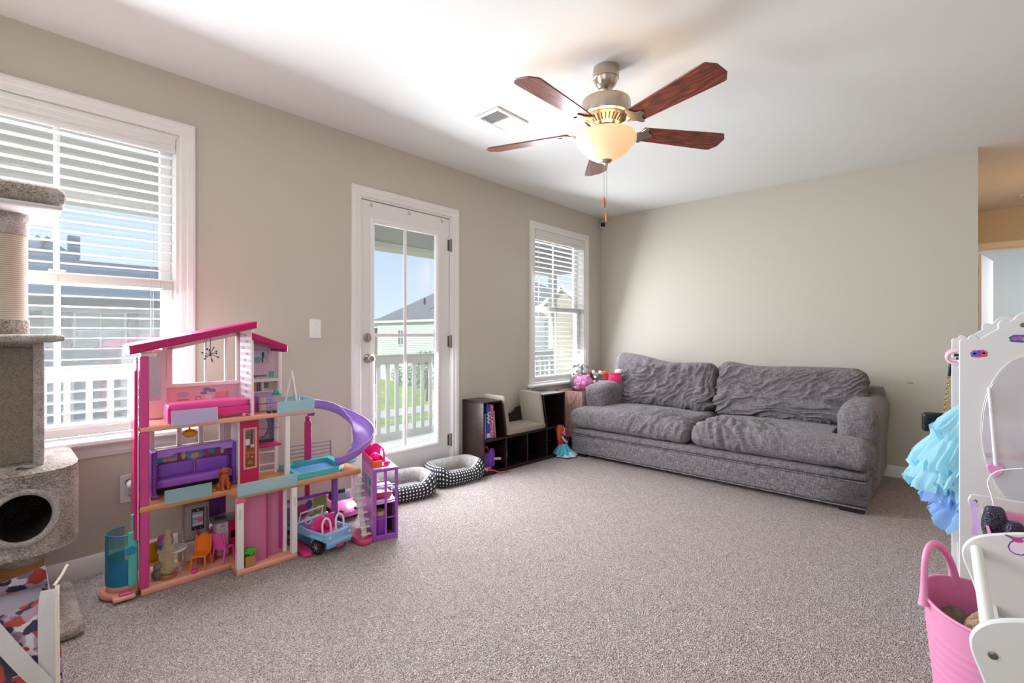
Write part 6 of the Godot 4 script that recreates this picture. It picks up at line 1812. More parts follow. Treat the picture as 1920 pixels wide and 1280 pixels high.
func garage_things():
	# blue open jeep: x forward
	var t := thing("toy_jeep", "light blue open-topped toy off-road car with pink seats by the dollhouse", "toy car", V(0.455, 0, 3.565), PI + 0.18)
	var blue := M("8fc1e6", 0.25)
	var pk := M("ea2a86", 0.35)
	var wt := M("efe6ea", 0.35)
	var L := 0.19
	obj("body", mb().prism(PackedVector2Array([Vector2(-L, 0.04), Vector2(-0.165, 0.034), Vector2(-0.155, 0.062), Vector2(-0.13, 0.078), Vector2(-0.098, 0.078), Vector2(-0.072, 0.06), Vector2(-0.062, 0.034), Vector2(0.062, 0.034), Vector2(0.072, 0.06), Vector2(0.1, 0.078), Vector2(0.13, 0.078), Vector2(0.155, 0.06), Vector2(0.165, 0.036), Vector2(L, 0.045), Vector2(L, 0.085), Vector2(0.17, 0.102), Vector2(0.062, 0.115), Vector2(0.05, 0.085), Vector2(-0.15, 0.085), Vector2(-0.158, 0.108), Vector2(-L, 0.108)]), -0.075, 0.075, 0.008), blue, t)
	for s in [-1, 1]:
		obj("side_panel", mb().prism(PackedVector2Array([Vector2(-0.19, 0.07), Vector2(0.06, 0.07), Vector2(0.06, 0.116), Vector2(-0.02, 0.108), Vector2(-0.19, 0.112)]), -0.006, 0.006, 0.003, at(V(0, 0, s * 0.074))), blue, t)
		obj("fender", mb().soft(V(0.115, 0.085, s * 0.078), V(0.11, 0.018, 0.03), 0.008, 6).soft(V(-0.115, 0.085, s * 0.08), V(0.1, 0.016, 0.022), 0.007, 6), blue, t)
		obj("rear_lamp", mb().box(V(-0.191, 0.09, s * 0.058), V(0.006, 0.014, 0.016), 0.002), M("e8cfd6", 0.3), t)
		obj("roll_bar", mb().tube(smooth_path([V(-0.14, 0.1, s * 0.04 - 0.024), V(-0.135, 0.15, s * 0.04 - 0.022), V(-0.13, 0.172, s * 0.04), V(-0.135, 0.15, s * 0.04 + 0.022), V(-0.14, 0.1, s * 0.04 + 0.024)], 5), 0.005, 8), wt, t)
		obj("seat", mb().soft(V(-0.03, 0.095, s * 0.034), V(0.06, 0.02, 0.052), 0.008, 6).soft(V(-0.068, 0.128, s * 0.034), V(0.02, 0.075, 0.05), 0.009, 6, null, at(Vector3.ZERO)), pk, t)
		obj("windscreen_stay", mb().bar(V(0.056, 0.11, s * 0.07), V(0.036, 0.172, s * 0.066), 0.007, 0.007, 0.002), wt, t)
		obj("side_mirror", mb().ball(V(0.04, 0.125, s * 0.09), V(0.006, 0.008, 0.012), 10, 8), wt, t)
	obj("cabin_floor", mb().span(V(-0.16, 0.084, -0.068), V(0.05, 0.088, 0.068)), M("d8207a", 0.4), t)
	obj("windscreen_bar", mb().bar(V(0.036, 0.172, -0.07), V(0.036, 0.172, 0.07), 0.008, 0.008, 0.002).bar(V(0.05, 0.122, -0.075), V(0.05, 0.122, 0.075), 0.012, 0.01, 0.003), wt, t)
	var sw := []
	for i in 20:
		var a := TAU * i / 20
		sw.append(V(0.022, 0.13, -0.034) + V(0.006 * sin(a), 0.016 * sin(a), 0.018 * cos(a)))
	obj("steering_wheel", mb().tube(sw, 0.003, 6, true).bar(V(0.022, 0.13, -0.051), V(0.022, 0.13, -0.017), 0.004, 0.003).tube([V(0.022, 0.13, -0.034), V(0.05, 0.11, -0.034)], 0.003, 6), wt, t)
	obj("number_plate", mb().box(V(-0.193, 0.042, 0.0), V(0.006, 0.022, 0.042), 0.002), M("d8447c", 0.4), t)
	obj("bumper", mb().soft(V(-0.19, 0.06, 0), V(0.014, 0.022, 0.15), 0.006, 6), blue, t)
	obj("hood_vent", mb().box(V(0.1, 0.1125, 0.0), V(0.04, 0.004, 0.05), 0.001), M("79aed6", 0.3), t)
	wheels(t, [-0.114, 0.114], 0.074, 0.037, 0.03)
	# pink convertible
	t = thing("toy_convertible", "glossy pink toy convertible parked nose out behind the white ladder", "toy car", V(0.165, 0, 3.275), -0.12)
	var cp := M("f07ab8", 0.15, 0.0, {"clearcoat_enabled": true, "clearcoat": 0.8})
	obj("body", mb().prism(PackedVector2Array([Vector2(-0.14, 0.035), Vector2(-0.12, 0.028), Vector2(-0.105, 0.05), Vector2(-0.085, 0.058), Vector2(-0.065, 0.05), Vector2(-0.05, 0.028), Vector2(0.05, 0.028), Vector2(0.062, 0.05), Vector2(0.082, 0.058), Vector2(0.102, 0.05), Vector2(0.115, 0.028), Vector2(0.142, 0.03), Vector2(0.146, 0.055), Vector2(0.12, 0.078), Vector2(0.04, 0.098), Vector2(0.02, 0.07), Vector2(-0.08, 0.07), Vector2(-0.095, 0.102), Vector2(-0.135, 0.1), Vector2(-0.145, 0.07)]), -0.065, 0.065, 0.014), cp, t)
	for s in [-1, 1]:
		obj("side_panel", mb().prism(PackedVector2Array([Vector2(-0.12, 0.05), Vector2(0.06, 0.05), Vector2(0.05, 0.096), Vector2(-0.1, 0.1)]), -0.005, 0.005, 0.003, at(V(0, 0, s * 0.062))), cp, t)
		obj("seat", mb().soft(V(-0.06, 0.1, s * 0.03), V(0.016, 0.07, 0.044), 0.007, 6), M("2b2428", 0.4), t)
		obj("headlamp", mb().ball(V(0.132, 0.066, s * 0.044), V(0.014, 0.007, 0.016), 12, 8), M("3d3540", 0.15), t)
	obj("windscreen", mb().prism(PackedVector2Array([Vector2(-0.055, 0), Vector2(0.055, 0), Vector2(0.046, 0.045), Vector2(-0.046, 0.045)]), -0.0015, 0.0015, 0.001, Transform3D(Basis(V(0, 0, -1), V(-0.5, 0.866, 0), V(0.866, 0.5, 0)), V(0.035, 0.095, 0))), clear("7f8a94", 0.55, 0.05), t)
	wheels(t, [-0.085, 0.085], 0.058, 0.029, 0.02)
	# purple tower with a carrier on top
	var tw := Transform3D(Basis(Vector3.UP, PI / 2 - deg_to_rad(17.5)), V(0.663, 0, 3.353))
	t = thing("toy_tower", "lilac toy tower with a barred window front beside the white ladder", "toy tower")
	t.transform = tw
	var lil := M("cf8ed0", 0.35)
	var pur := M("a858c0", 0.35)
	var W := 0.133
	var Dp := 0.265
	var HH := 0.385
	obj("side_wall", mb().span(V(0, 0, -Dp), V(0.006, HH, -0.004), 0.002), lil, t)
	obj("side_print", mb().q4(V(-0.0004, 0.21, -0.2), V(-0.0004, 0.21, -0.03), V(-0.0004, 0.335, -0.03), V(-0.0004, 0.335, -0.2)), print_of(80, 64, "d6d2e0", [[0, 0.27, 0.28, 0.4, 0.42, "8f9fc4"], [0, 0.73, 0.28, 0.4, 0.42, "7f93b8"], [0, 0.27, 0.74, 0.4, 0.4, "a98cb0"], [0, 0.73, 0.74, 0.4, 0.4, "6f8fb0"], [1, 0.75, 0.3, 0.2, 0.3, "4f6a8c"], [1, 0.65, 0.8, 0.2, 0.3, "5a6f98"], [1, 0.3, 0.7, 0.14, 0.2, "c98fb0"]]), t)
	obj("side_wall", mb().span(V(W - 0.006, 0, -Dp), V(W, 0.2, -0.004), 0.002).span(V(W - 0.006, 0.2, -Dp), V(W, HH, -Dp + 0.04), 0.002), lil, t)
	obj("back_wall", mb().span(V(0, 0, -Dp), V(W, 0.24, -Dp + 0.006), 0.002), M("b878c4", 0.4), t)
	obj("top_panel", mb().span(V(0, HH - 0.008, -Dp), V(W, HH, -0.004), 0.003), M("efe4ee", 0.35), t)
	obj("shelf", mb().span(V(0.006, 0.19, -Dp), V(W - 0.006, 0.198, -0.01), 0.002), M("e9dfe6", 0.4), t)
	var fr := mb()
	fr.span(V(0, 0, -0.006), V(0.016, HH, 0.006), 0.002).span(V(W - 0.016, 0, -0.006), V(W, HH, 0.006), 0.002).span(V(0.016, 0, -0.006), V(W - 0.016, 0.03, 0.006), 0.002).span(V(0.016, HH - 0.016, -0.006), V(W - 0.016, HH, 0.006), 0.002)
	var fo := obj("front_frame", fr, pur, t)
	obj("bar", mb().span(V(W / 2 - 0.006, 0.03, -0.004), V(W / 2 + 0.006, HH - 0.016, 0.005), 0.002), pur, fo)
	for y in [0.115, 0.205, 0.29]:
		obj("bar", mb().span(V(0.016, y, -0.003), V(W - 0.016, y + 0.006, 0.004), 0.001), pur, fo)
	obj("hinge_knob", mb().span(V(-0.004, 0.14, -0.002), V(0.002, 0.16, 0.008), 0.002), lil, fo)
	obj("inner_post", mb().span(V(0.04, 0.2, -0.12), V(0.05, HH - 0.01, -0.11), 0.002).span(V(0.02, 0.26, -0.14), V(W - 0.01, 0.268, -0.06), 0.002), M("efe6ec", 0.4), t)
	obj("inner_seat", mb().soft(V(0.07, 0.215, -0.1), V(0.1, 0.03, 0.06), 0.008, 5), M("cf3a6c", 0.4), t)
	obj("drum", mb().lathe([Vector2(0, 0.002), Vector2(0.038, 0.002), Vector2(0.04, 0.12), Vector2(0, 0.12)], 20, at(V(0.046, 0.002, -0.06))), M("9a45c0", 0.35), t)
	obj("drum_lid", mb().lathe([Vector2(0, 0.12), Vector2(0.038, 0.12), Vector2(0.03, 0.14), Vector2(0, 0.142)], 20, at(V(0.046, 0.003, -0.06))), M("d8b088", 0.4), t)
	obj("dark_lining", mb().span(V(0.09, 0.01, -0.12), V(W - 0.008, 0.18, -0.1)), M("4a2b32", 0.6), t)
	t = thing("toy_carrier", "hot pink toy pet carrier with a heart back on the lilac tower", "toy carrier")
	t.transform = tw * at(V(0.045, HH, -0.13), 0.0)
	var hot := M("f01a8c", 0.3)
	obj("tray", mb().span(V(-0.045, 0.0, -0.125), V(0.045, 0.008, 0.1), 0.003).span(V(-0.047, 0.0, -0.127), V(-0.039, 0.05, 0.102), 0.003).span(V(0.039, 0.0, -0.127), V(0.047, 0.03, 0.0), 0.003).span(V(-0.045, 0.0, -0.127), V(0.045, 0.05, -0.119), 0.003), M("e0287c", 0.3), t)
	obj("tray_end", mb().span(V(-0.045, 0.0, 0.094), V(0.012, 0.036, 0.102), 0.003), M("f0602c", 0.35), t)
	obj("heart_back", mb().prism(PackedVector2Array(arc(Vector2(-0.022, 0.07), 0.024, 0.3, PI, 8) + [Vector2(-0.04, 0.02), Vector2(0.04, 0.02)] + arc(Vector2(0.022, 0.07), 0.024, 0, PI - 0.3, 8)), -0.09, -0.082, 0.003), hot, t)
	obj("handle", mb().tube(smooth_path([V(0.036, 0.02, -0.06), V(0.036, 0.075, -0.05), V(0.036, 0.085, -0.03), V(0.036, 0.078, 0.02), V(0.036, 0.045, 0.045), V(0.036, 0.01, 0.05)], 4), 0.006, 8), M("f0389c", 0.3), t)
	obj("cushion", mb().ball(V(0, 0.03, -0.02), V(0.028, 0.026, 0.028), 14, 10), hot, t)
	obj("foot_block", mb().soft(V(0.045, 0.012, 0.07), V(0.03, 0.022, 0.03), 0.008, 5), hot, t)


func wheels(t: Node3D, xs: Array, z: float, r: float, w: float):
	for x in xs:
		for s in [-1, 1]:
			var f := Transform3D(Basis(V(1, 0, 0), V(0, 0, s), V(0, -s, 0)), V(x, r, s * z))
			var o := obj("wheel", mb().lathe([Vector2(0, -w / 2), Vector2(r * 0.9, -w / 2), Vector2(r, -w * 0.3), Vector2(r, w * 0.3), Vector2(r * 0.9, w / 2), Vector2(r * 0.68, w / 2), Vector2(r * 0.64, w * 0.3), Vector2(0, w * 0.3)], 24, f), M("221f22", 0.6), t)
			var hub := mb()
			hub.lathe([Vector2(0, w * 0.42), Vector2(r * 0.2, w * 0.42), Vector2(r * 0.24, w * 0.3)], 14, f)
			for k in 6:
				var a := TAU * k / 6
				hub.bar(f * V(cos(a) * r * 0.15, w * 0.36, sin(a) * r * 0.15), f * V(cos(a) * r * 0.64, w * 0.36, sin(a) * r * 0.64), r * 0.16, r * 0.1, 0)
			obj("hub", hub, M("b9b2b4", 0.3, 0.6), o)


func scallop() -> PackedVector2Array:
	# left half of the end panel's outline, mirrored about the middle; x from the left edge
	var half := []
	half += [Vector2(0, 0), Vector2(0, 1.078)]
	half += arc(Vector2(0.01, 1.08), 0.01, PI, PI / 2, 3)
	half += [Vector2(0.022, 1.09)]
	half += arc(Vector2(0.038, 1.089), 0.016, PI * 0.95, PI * 0.05, 8)
	half += [Vector2(0.056, 1.094), Vector2(0.1, 1.128)]
	half += arc(Vector2(0.116, 1.14), 0.017, PI * 1.05, PI * 0.25, 8)
	half += arc(Vector2(0.18, 1.142), 0.046, PI * 0.88, PI * 0.5, 8)
	var p := half.duplicate()
	for i in range(half.size() - 2, -1, -1):
		p.append(Vector2(0.36 - half[i].x, half[i].y))
	return PackedVector2Array(p)


func dress_up():
	var wp := M("dddbd7", 0.35)
	var t := thing("dress_up_rack", "white scalloped children's clothes rack with an oval mirror in its end", "clothes rack")
	obj("end_panel", mb().prism(scallop(), 0, 0.016, 0.003, at(V(2.94, 0, 1.73))), wp, t)
	var fp := obj("end_panel", mb().prism(scallop(), 0, 0.016, 0.003, at(V(2.955, 0, 2.32))), wp, t)
	obj("mirror", mb().prism(PackedVector2Array(oval(0.12, 0.265, 56)), 0, 0.004, 0.0015, at(V(3.135, 0.768, 2.336))), M("e4e3ea", 0.1, 0.55), fp)
	obj("mirror_edge", mb().tube(oval(0.1215, 0.2665, 56).map(func(p): return V(3.135 + p.x, 0.768 + p.y, 2.3375)), 0.002, 6, true), wp, fp)
	var scr := Transform3D(Basis(V(1, 0, 0), V(0, 0, 1), V(0, -1, 0)), V(3.115, 1.139, 2.336))
	obj("screw", mb().lathe([Vector2(0.008, 0), Vector2(0.008, 0.002), Vector2(0.004, 0.003), Vector2(0.003, 0.001), Vector2(0, 0.001)], 16, scr), M("8f8468", 0.35, 0.9), fp)
	obj("rail", mb().tube([V(3.13, 1.05, 1.746), V(3.13, 1.05, 2.32)], 0.012, 14), wp, t)
	obj("tray", mb().span(V(2.965, 0.06, 1.746), V(3.29, 0.075, 2.32), 0.003).span(V(2.958, 0.05, 1.746), V(2.97, 0.16, 2.32), 0.003).span(V(3.28, 0.05, 1.746), V(3.292, 0.16, 2.32), 0.003), wp, t)
	# stickers
	sticker("glitter_sticker", "small pink-edged sticker of blue and orange scribbled shapes on the mirror panel", V(3.007, 1.037, 2.3365), 0.043, 0.026, 0.09, "c94a9a", [[-0.011, 0.0, 0.008, 0.01, "2f6ac0"], [-0.011, 0.001, 0.004, 0.004, "58c0e8"], [0.0, 0.002, 0.006, 0.011, "7a3ab0"], [0.012, 0.0, 0.008, 0.009, "e0502a"], [0.012, 0.001, 0.005, 0.004, "f08a3a"]])
	sticker("glitter_sticker", "blue-edged sticker with orange and violet scribble below the screw", V(3.112, 1.092, 2.3365), 0.058, 0.026, 0.0, "3c5aa8", [[-0.015, -0.001, 0.008, 0.006, "c8506a"], [-0.003, 0.002, 0.008, 0.007, "b05ab8"], [0.008, -0.001, 0.008, 0.007, "e08a3a"], [0.019, 0.001, 0.006, 0.006, "e0b03a"]])
	# hangers
	var hz := [1.84, 1.92, 2.0, 2.12, 2.24]
	for i in 5:
		var black := i == 2
		var h := thing("clothes_hanger", ["pale pink padded hanger nearest the far panel of the rack", "pale pink hanger second from the far panel of the rack", "thin black hanger holding the white strap dress", "pale pink hanger holding the blue tutu", "pale pink hanger nearest the mirror panel of the rack"][i], "hanger", V(3.13, 1.05, hz[i]), [0.16, -0.1, 0.1, 0.05, -0.12][i], "hangers on the dress-up rack")
		var m := M("1d1c20", 0.4) if black else M("f0c6d2", 0.4)
		obj("hook", mb().tube(smooth_path([V(0.0, -0.022, 0), V(0.016, 0.0, 0), V(0.012, 0.016, 0), V(-0.004, 0.02, 0), V(-0.016, 0.008, 0)] if black else [V(0, -0.02, 0), V(0.017, 0.0, 0), V(0.01, 0.018, 0), V(-0.006, 0.018, 0), V(-0.017, 0.004, 0)], 4), 0.0035, 7), M("b9b5b0", 0.3, 0.9) if not black else m, h)
		if black:
			obj("shoulder_bar", mb().tube(smooth_path([V(-0.185, -0.03, 0), V(-0.09, -0.025, 0), V(0, -0.02, 0), V(0.09, -0.025, 0), V(0.185, -0.03, 0)], 4), 0.006, 8), m, h)
		else:
			obj("shoulder_bar", mb().tube(smooth_path([V(0, -0.02, 0), V(-0.1, -0.006, 0), V(-0.18, -0.008, 0), V(-0.208, -0.03, 0), V(-0.195, -0.054, 0), V(-0.14, -0.058, 0), V(0, -0.055, 0), V(0.14, -0.058, 0), V(0.195, -0.054, 0), V(0.208, -0.03, 0), V(0.18, -0.008, 0), V(0.1, -0.006, 0), V(0, -0.02, 0)], 4), 0.0055, 8), m, h)
	# white strap dress on the black hanger
	t = thing("strap_dress", "white satin strap dress with black collar hanging in the rack", "dress", V(3.13, 1.05, 2.0), 0.1)
	obj("bodice", mb().surf(func(u, v):
		var a: float = u * TAU
		var w := lerpf(0.12, 0.15, v) + 0.012 * sin(a * 5 + v * 3)
		return V(cos(a) * w - 0.02, lerpf(-0.42, -0.04, v), sin(a) * 0.03), 48, 12, true), M("dfe9f0", 0.4), t)
	obj("collar", mb().tube(smooth_path([V(-0.18, -0.042, 0.02), V(-0.12, -0.06, 0.035), V(-0.14, -0.12, 0.036)], 5), 0.012, 8, false, 0.4), M("26252b", 0.6), t)
	obj("label_strip", mb().box(V(-0.165, -0.17, 0.022), V(0.022, 0.05, 0.001)), print_of(24, 48, "d3e0ea", [[0, 0.5, 0.92, 0.9, 0.14, "2f3a52"], [2, 0.5, 0.4, 0.6, 0.3, "8f9fb8"]]), t)
	# tutu
	t = thing("tutu_dress", "frothy turquoise tulle tutu dress hanging out of the rack's left side", "dress", V(3.08, 0, 2.09), 0.05)
	var tul := M("b4e8f2", 0.9, 0.0, {"backlight_enabled": true, "backlight": Color("6fb8c8"), "rim_enabled": true, "rim": 0.4})
	var tul2 := M("a6cdf4", 0.9, 0.0, {"backlight_enabled": true, "backlight": Color("6a9fd0"), "rim_enabled": true, "rim": 0.4})
	var n := FastNoiseLite.new()
	n.seed = 77
	n.frequency = 1.0
	obj("bodice", mb().surf(func(u, v):
		var a: float = u * TAU
		return V(cos(a) * lerpf(0.085, 0.06, v), lerpf(0.83, 1.01, v), sin(a) * 0.04), 32, 6, true), M("e3f0f6", 0.5), t)
	var tiers := [[0.845, 0.7, 0.08, 0.205], [0.77, 0.575, 0.12, 0.27], [0.68, 0.5, 0.16, 0.285], [0.62, 0.445, 0.1, 0.24]]
	for k in 4:
		var q: Array = tiers[k]
		for layer in 2:
			var fr = [46.0, 58.0][layer]
			obj("ruffle", mb().surf(func(u, v):
				var a: float = u * TAU
				var f = 1 - v
				var rag := n.get_noise_2d(a * 14 + k * 30 + layer * 9, 3.0)
				var r: float = lerpf(q[2], q[3] - layer * 0.02, pow(f, 0.75)) * (1 + f * (0.05 * sin(a * fr + k) + 0.1 * n.get_noise_2d(a * 5, k * 7.0 + f * 2) + 0.07 * rag * f))
				var y: float = lerpf(q[0], q[1], pow(f, 1.15)) + f * 0.022 * sin(a * (fr - 9) + k * 2) + f * f * 0.03 * rag
				return V(cos(a) * r, y, sin(a) * r * 0.72), 230, 8, true), tul if k < 3 else tul2, t)
	obj("hem_ruffle", mb().surf(func(u, v):
		var a: float = u * TAU
		var f = 1 - v
		var r = lerpf(0.1, 0.19, f) * (1 + f * (0.16 * sin(a * 19) + 0.1 * n.get_noise_2d(a * 9, 50.0)))
		return V(cos(a) * r, lerpf(0.5, 0.355, f) + f * 0.03 * sin(a * 23), sin(a) * r * 0.8), 160, 8, true), tul2, t)
	obj("strap", mb().tube([V(-0.055, 1.0, 0.01), V(-0.05, 1.06, 0.03)], 0.005, 6).tube([V(0.055, 1.0, 0.01), V(0.05, 1.06, 0.03)], 0.005, 6), M("e3f0f6", 0.5), t)
	# handbag with its chain
	t = thing("toy_handbag", "small black quilted handbag on a gold chain behind the tutu", "handbag", V(2.885, 0.655, 1.74), 0.4)
	obj("body", mb().soft(V(0, 0.04, 0), V(0.1, 0.09, 0.035), 0.014, 8), M("17161a", 0.3), t)
	obj("flap", mb().soft(V(0, 0.055, 0.012), V(0.102, 0.055, 0.018), 0.008, 6), M("201f24", 0.25), t)
	var gold := M("c9a860", 0.25, 1.0)
	for i in 14:
		var c := V(0.035, 0.085, 0).lerp(V(0.056, 0.26, -0.01), (i + 0.5) / 14.0)
		var ring := []
		for k in 10:
			var a := TAU * k / 10
			var e := V(cos(a) * 0.006, sin(a) * 0.009, 0)
			ring.append(c + (e if i % 2 else V(0, e.y, e.x)))
		obj("chain_link", mb().tube(ring, 0.0017, 5, true), gold, t)
	obj("strap_pad", mb().tube([V(0.055, 0.255, -0.01), V(0.06, 0.3, -0.012), V(0.068, 0.33, -0.012)], 0.007, 8), M("17161a", 0.4), t)
	# heart wand leaning on the mirror
	t = thing("heart_wand", "white toy wand with a pink heart hanging against the oval mirror", "toy wand", V(3.048, 0.632, 2.352))
	obj("stick", mb().tube([V(-0.016, 0.285, -0.008), V(0.001, 0.012, 0.0)], [0.0045, 0.0055], 10), M("f4f2f0", 0.3), t)
	obj("heart", mb().prism(PackedVector2Array(arc(Vector2(-0.011, 0.006), 0.0125, 0.5, PI * 1.05, 8) + [Vector2(-0.017, -0.012), Vector2(0, -0.03), Vector2(0.017, -0.012)] + arc(Vector2(0.011, 0.006), 0.0125, -PI * 0.05, PI - 0.5, 8)), -0.005, 0.005, 0.003), M("e89ac8", 0.35), t)
	t = thing("wire_headband", "thin white wire headband standing up out of the pink bin", "headband", V(0, 0, 2.7))
	obj("wire", mb().tube(smooth_path([V(3.085, 0.715, 0), V(3.05, 0.705, 0), V(3.025, 0.69, 0), V(3.012, 0.66, 0), V(3.02, 0.62, 0.01), V(3.03, 0.56, 0.02)], 6), 0.0022, 6), M("f4f2f0", 0.3), t)


func sticker(called: String, label: String, p: Vector3, w: float, h: float, turn: float, edge: String, blobs: Array):
	var t := thing(called, label, "sticker", p, 0, "stickers on the dress-up rack")
	t.rotation.z = turn
	var rim := []
	for i in 40:
		var a := TAU * i / 40
		var k := pow(pow(absf(cos(a)), 3.5) + pow(absf(sin(a)), 3.5), -1 / 3.5) * (1 + 0.05 * sin(a * 7))
		rim.append(Vector2(cos(a) * k * w / 2, sin(a) * k * h / 2))
	obj("backing", mb().prism(PackedVector2Array(rim), 0, 0.0006), M(edge, 0.25), t)
	for b in blobs:
		obj("patch", mb().prism(PackedVector2Array(oval(b[2], b[3], 9)), 0.0006, 0.0012 + b[0] * 0.004, 0.0002, at(V(b[0], b[1], 0.0))), M(b[4], 0.25), t)


func board_outline(lean_top: bool) -> PackedVector2Array:
	var left := [Vector2(3.05, 0), Vector2(3.035, 0.15), Vector2(3.012, 0.3), Vector2(2.992, 0.39), Vector2(2.978, 0.45), Vector2(2.962, 0.51), Vector2(2.95, 0.545), Vector2(2.946, 0.568), Vector2(2.951, 0.588), Vector2(2.964, 0.606), Vector2(2.985, 0.62), Vector2(3.012, 0.631), Vector2(3.05, 0.643), Vector2(3.12, 0.655), Vector2(3.2, 0.66)]
	if not lean_top:
		left = [Vector2(3.06, 0), Vector2(3.045, 0.15), Vector2(3.022, 0.35), Vector2(3.0, 0.562), Vector2(2.985, 0.564), Vector2(2.974, 0.572), Vector2(2.969, 0.586), Vector2(2.974, 0.6), Vector2(2.987, 0.608), Vector2(3.1, 0.608), Vector2(3.2, 0.608)]
	left = smooth_path(left, 3)
	var p := left.duplicate()
	for i in range(left.size() - 2, -1, -1):
		p.append(Vector2(6.4 - left[i].x, left[i].y))
	return PackedVector2Array(p)


func organizer():
	var wp := M("dfdcd7", 0.35)
	var t := thing("toy_organizer", "white toy organizer with three curved boards joined by round rods", "toy rack")
	obj("board", mb().prism(board_outline(false), 2.655, 2.667, 0.002), wp, t)
	obj("board", mb().prism(board_outline(true), 3.098, 3.112, 0.003), wp, t)
	var fb := obj("board", mb().prism(board_outline(true), 3.56, 3.574, 0.003), wp, t)
	for x in [2.972, 3.428]:
		obj("rod", mb().tube([V(x, 0.582, 3.112), V(x, 0.582, 3.56)], 0.011, 16), M("f1efe6", 0.35), t)
	obj("rod", mb().tube([V(3.12, 0.12, 2.667), V(3.12, 0.12, 3.098)], 0.011, 12).tube([V(3.12, 0.12, 3.112), V(3.12, 0.12, 3.56)], 0.011, 12), M("f1efe6", 0.35), t)
	obj("tray", mb().span(V(3.0, 0.43, 3.112), V(3.4, 0.436, 3.56)).span(V(3.0, 0.43, 3.112), V(3.006, 0.46, 3.56)), wp, t)
	for p in [V(2.975, 0.557, 3.574)]:
		obj("screw", mb().lathe([Vector2(0.0065, 0), Vector2(0.0065, 0.0015), Vector2(0.0035, 0.0025), Vector2(0.0025, 0.0008), Vector2(0, 0.0008)], 16, Transform3D(Basis(V(1, 0, 0), V(0, 0, 1), V(0, -1, 0)), p)), M("8f8678", 0.35, 0.9), fb)
	obj("peg_hole", mb().lathe([Vector2(0.005, 0), Vector2(0.004, 0.0008), Vector2(0, 0.0006)], 12, Transform3D(Basis(V(1, 0, 0), V(0, 0, 1), V(0, -1, 0)), V(2.986, 0.588, 2.667))), M("2d2a3a", 0.6), t)
	# fabric bin
	var pk := M("e8a6c4", 0.8, 0.0, {"rim_enabled": true, "rim": 0.3})
	t = thing("fabric_bin", "pink fabric bin slung between the two far organizer boards", "bin")
	var bw := mb()
	bw.prism(PackedVector2Array([Vector2(3.0, 0.575), Vector2(3.006, 0.575), Vector2(3.046, 0.44), Vector2(3.354, 0.44), Vector2(3.394, 0.575), Vector2(3.4, 0.575), Vector2(3.356, 0.432), Vector2(3.042, 0.432)]), 2.676, 3.09)
	obj("sling", bw, pk, t)
	obj("end_wall", mb().prism(PackedVector2Array([Vector2(3.003, 0.575), Vector2(3.043, 0.436), Vector2(3.357, 0.436), Vector2(3.397, 0.575)]), 2.671, 2.677), M("e79cc0", 0.8), t)
	obj("end_wall", mb().prism(PackedVector2Array([Vector2(3.003, 0.56), Vector2(3.043, 0.436), Vector2(3.357, 0.436), Vector2(3.397, 0.56)]), 3.088, 3.094), M("e79cc0", 0.8), t)
	t = thing("ribbon", "short lilac satin ribbon hanging from the hole in the far board", "ribbon")
	obj("satin", mb().surf(func(u, v): return V(2.984 + (u - 0.5) * 0.014 + 0.003 * sin(v * 5), lerpf(0.484, 0.59, v), 2.671 + 0.003 * sin(v * 4 + 1)), 3, 12), M("cdbcec", 0.35), t)
	# things in the bin
	t = thing("sequin_mermaid_tail", "dark sparkling folded sequin cloth standing in the pink bin", "cloth", V(3.02, 0.475, 2.84), 0.3)
	var seq := noisy([[0.2, "18161f"], [0.5, "3a3448"], [0.75, "6a6480"], [0.95, "b0b4d0"]], noise_image(128, 0.12, 91, 3), 14.0, 0.25, 0.5, {"metallic": 0.4})
	obj("fold", mb().soft(V(0, 0.07, 0), V(0.05, 0.17, 0.035), 0.016, 10, func(p, nn): return V(p.x + 0.02 * p.y * 4 * -0.3, p.y, p.z) + nn * 0.004 * sin(p.y * 60)), seq, t)
	obj("fold", mb().soft(V(0.03, 0.055, 0.02), V(0.045, 0.14, 0.04), 0.016, 10, func(p, nn): return p + nn * 0.004 * sin(p.y * 50 + 1)), seq, t)
	t = thing("toy_cone", "peach plastic toy cup lying in the pink bin", "toy", V(3.025, 0.52, 2.99), 0.4)
	obj("cup", mb().lathe([Vector2(0.012, 0), Vector2(0.026, 0.05), Vector2(0.023, 0.05), Vector2(0.01, 0.003), Vector2(0, 0.003)], 22, at(V(0, 0, 0), 0, V(0.5, 0, -0.9))), M("f0b48c", 0.4), t)
	t = thing("red_toy", "small red crumpled toy in the middle of the pink bin", "toy", V(3.09, 0.525, 2.86))
	obj("body", mb().ball(V(0, 0.02, 0), V(0.035, 0.022, 0.03), 16, 10, func(d): return 1 + 0.15 * sin(d.x * 9 + d.z * 7)), M("d0405c", 0.6), t)
	t = thing("floral_cloth", "crumpled peach floral cloth heaped at the front of the bin", "cloth", V(3.1, 0.475, 2.99))
	var fl := noisy([[0.0, "8a3a44"], [0.28, "c98f86"], [0.4, "e3b8a6"], [0.7, "ecc9b8"], [1.0, "b0a07a"]], noise_image(128, 0.06, 95, 3), 9.0, 0.9)
	obj("heap", mb().ball(V(0, 0.05, 0), V(0.085, 0.065, 0.07), 30, 18, func(d): return 1 + 0.1 * sin(d.x * 7 + d.y * 5) + 0.08 * sin(d.z * 11 + d.x * 4)), fl, t)
	t = thing("white_cloth", "folded white cloth at the right of the pink bin", "cloth", V(3.24, 0.445, 2.84))
	obj("fold", mb().soft(V(0, 0.06, 0), V(0.12, 0.12, 0.12), 0.04, 10, func(p, nn): return p + nn * 0.008 * sin(p.x * 40 + p.z * 20)), M("f0eeec", 0.9), t)
	t = thing("toy_rabbit_ears", "glossy pink toy bow lying in the near bay of the organizer", "toy", V(3.02, 0.437, 3.4), 0.2)
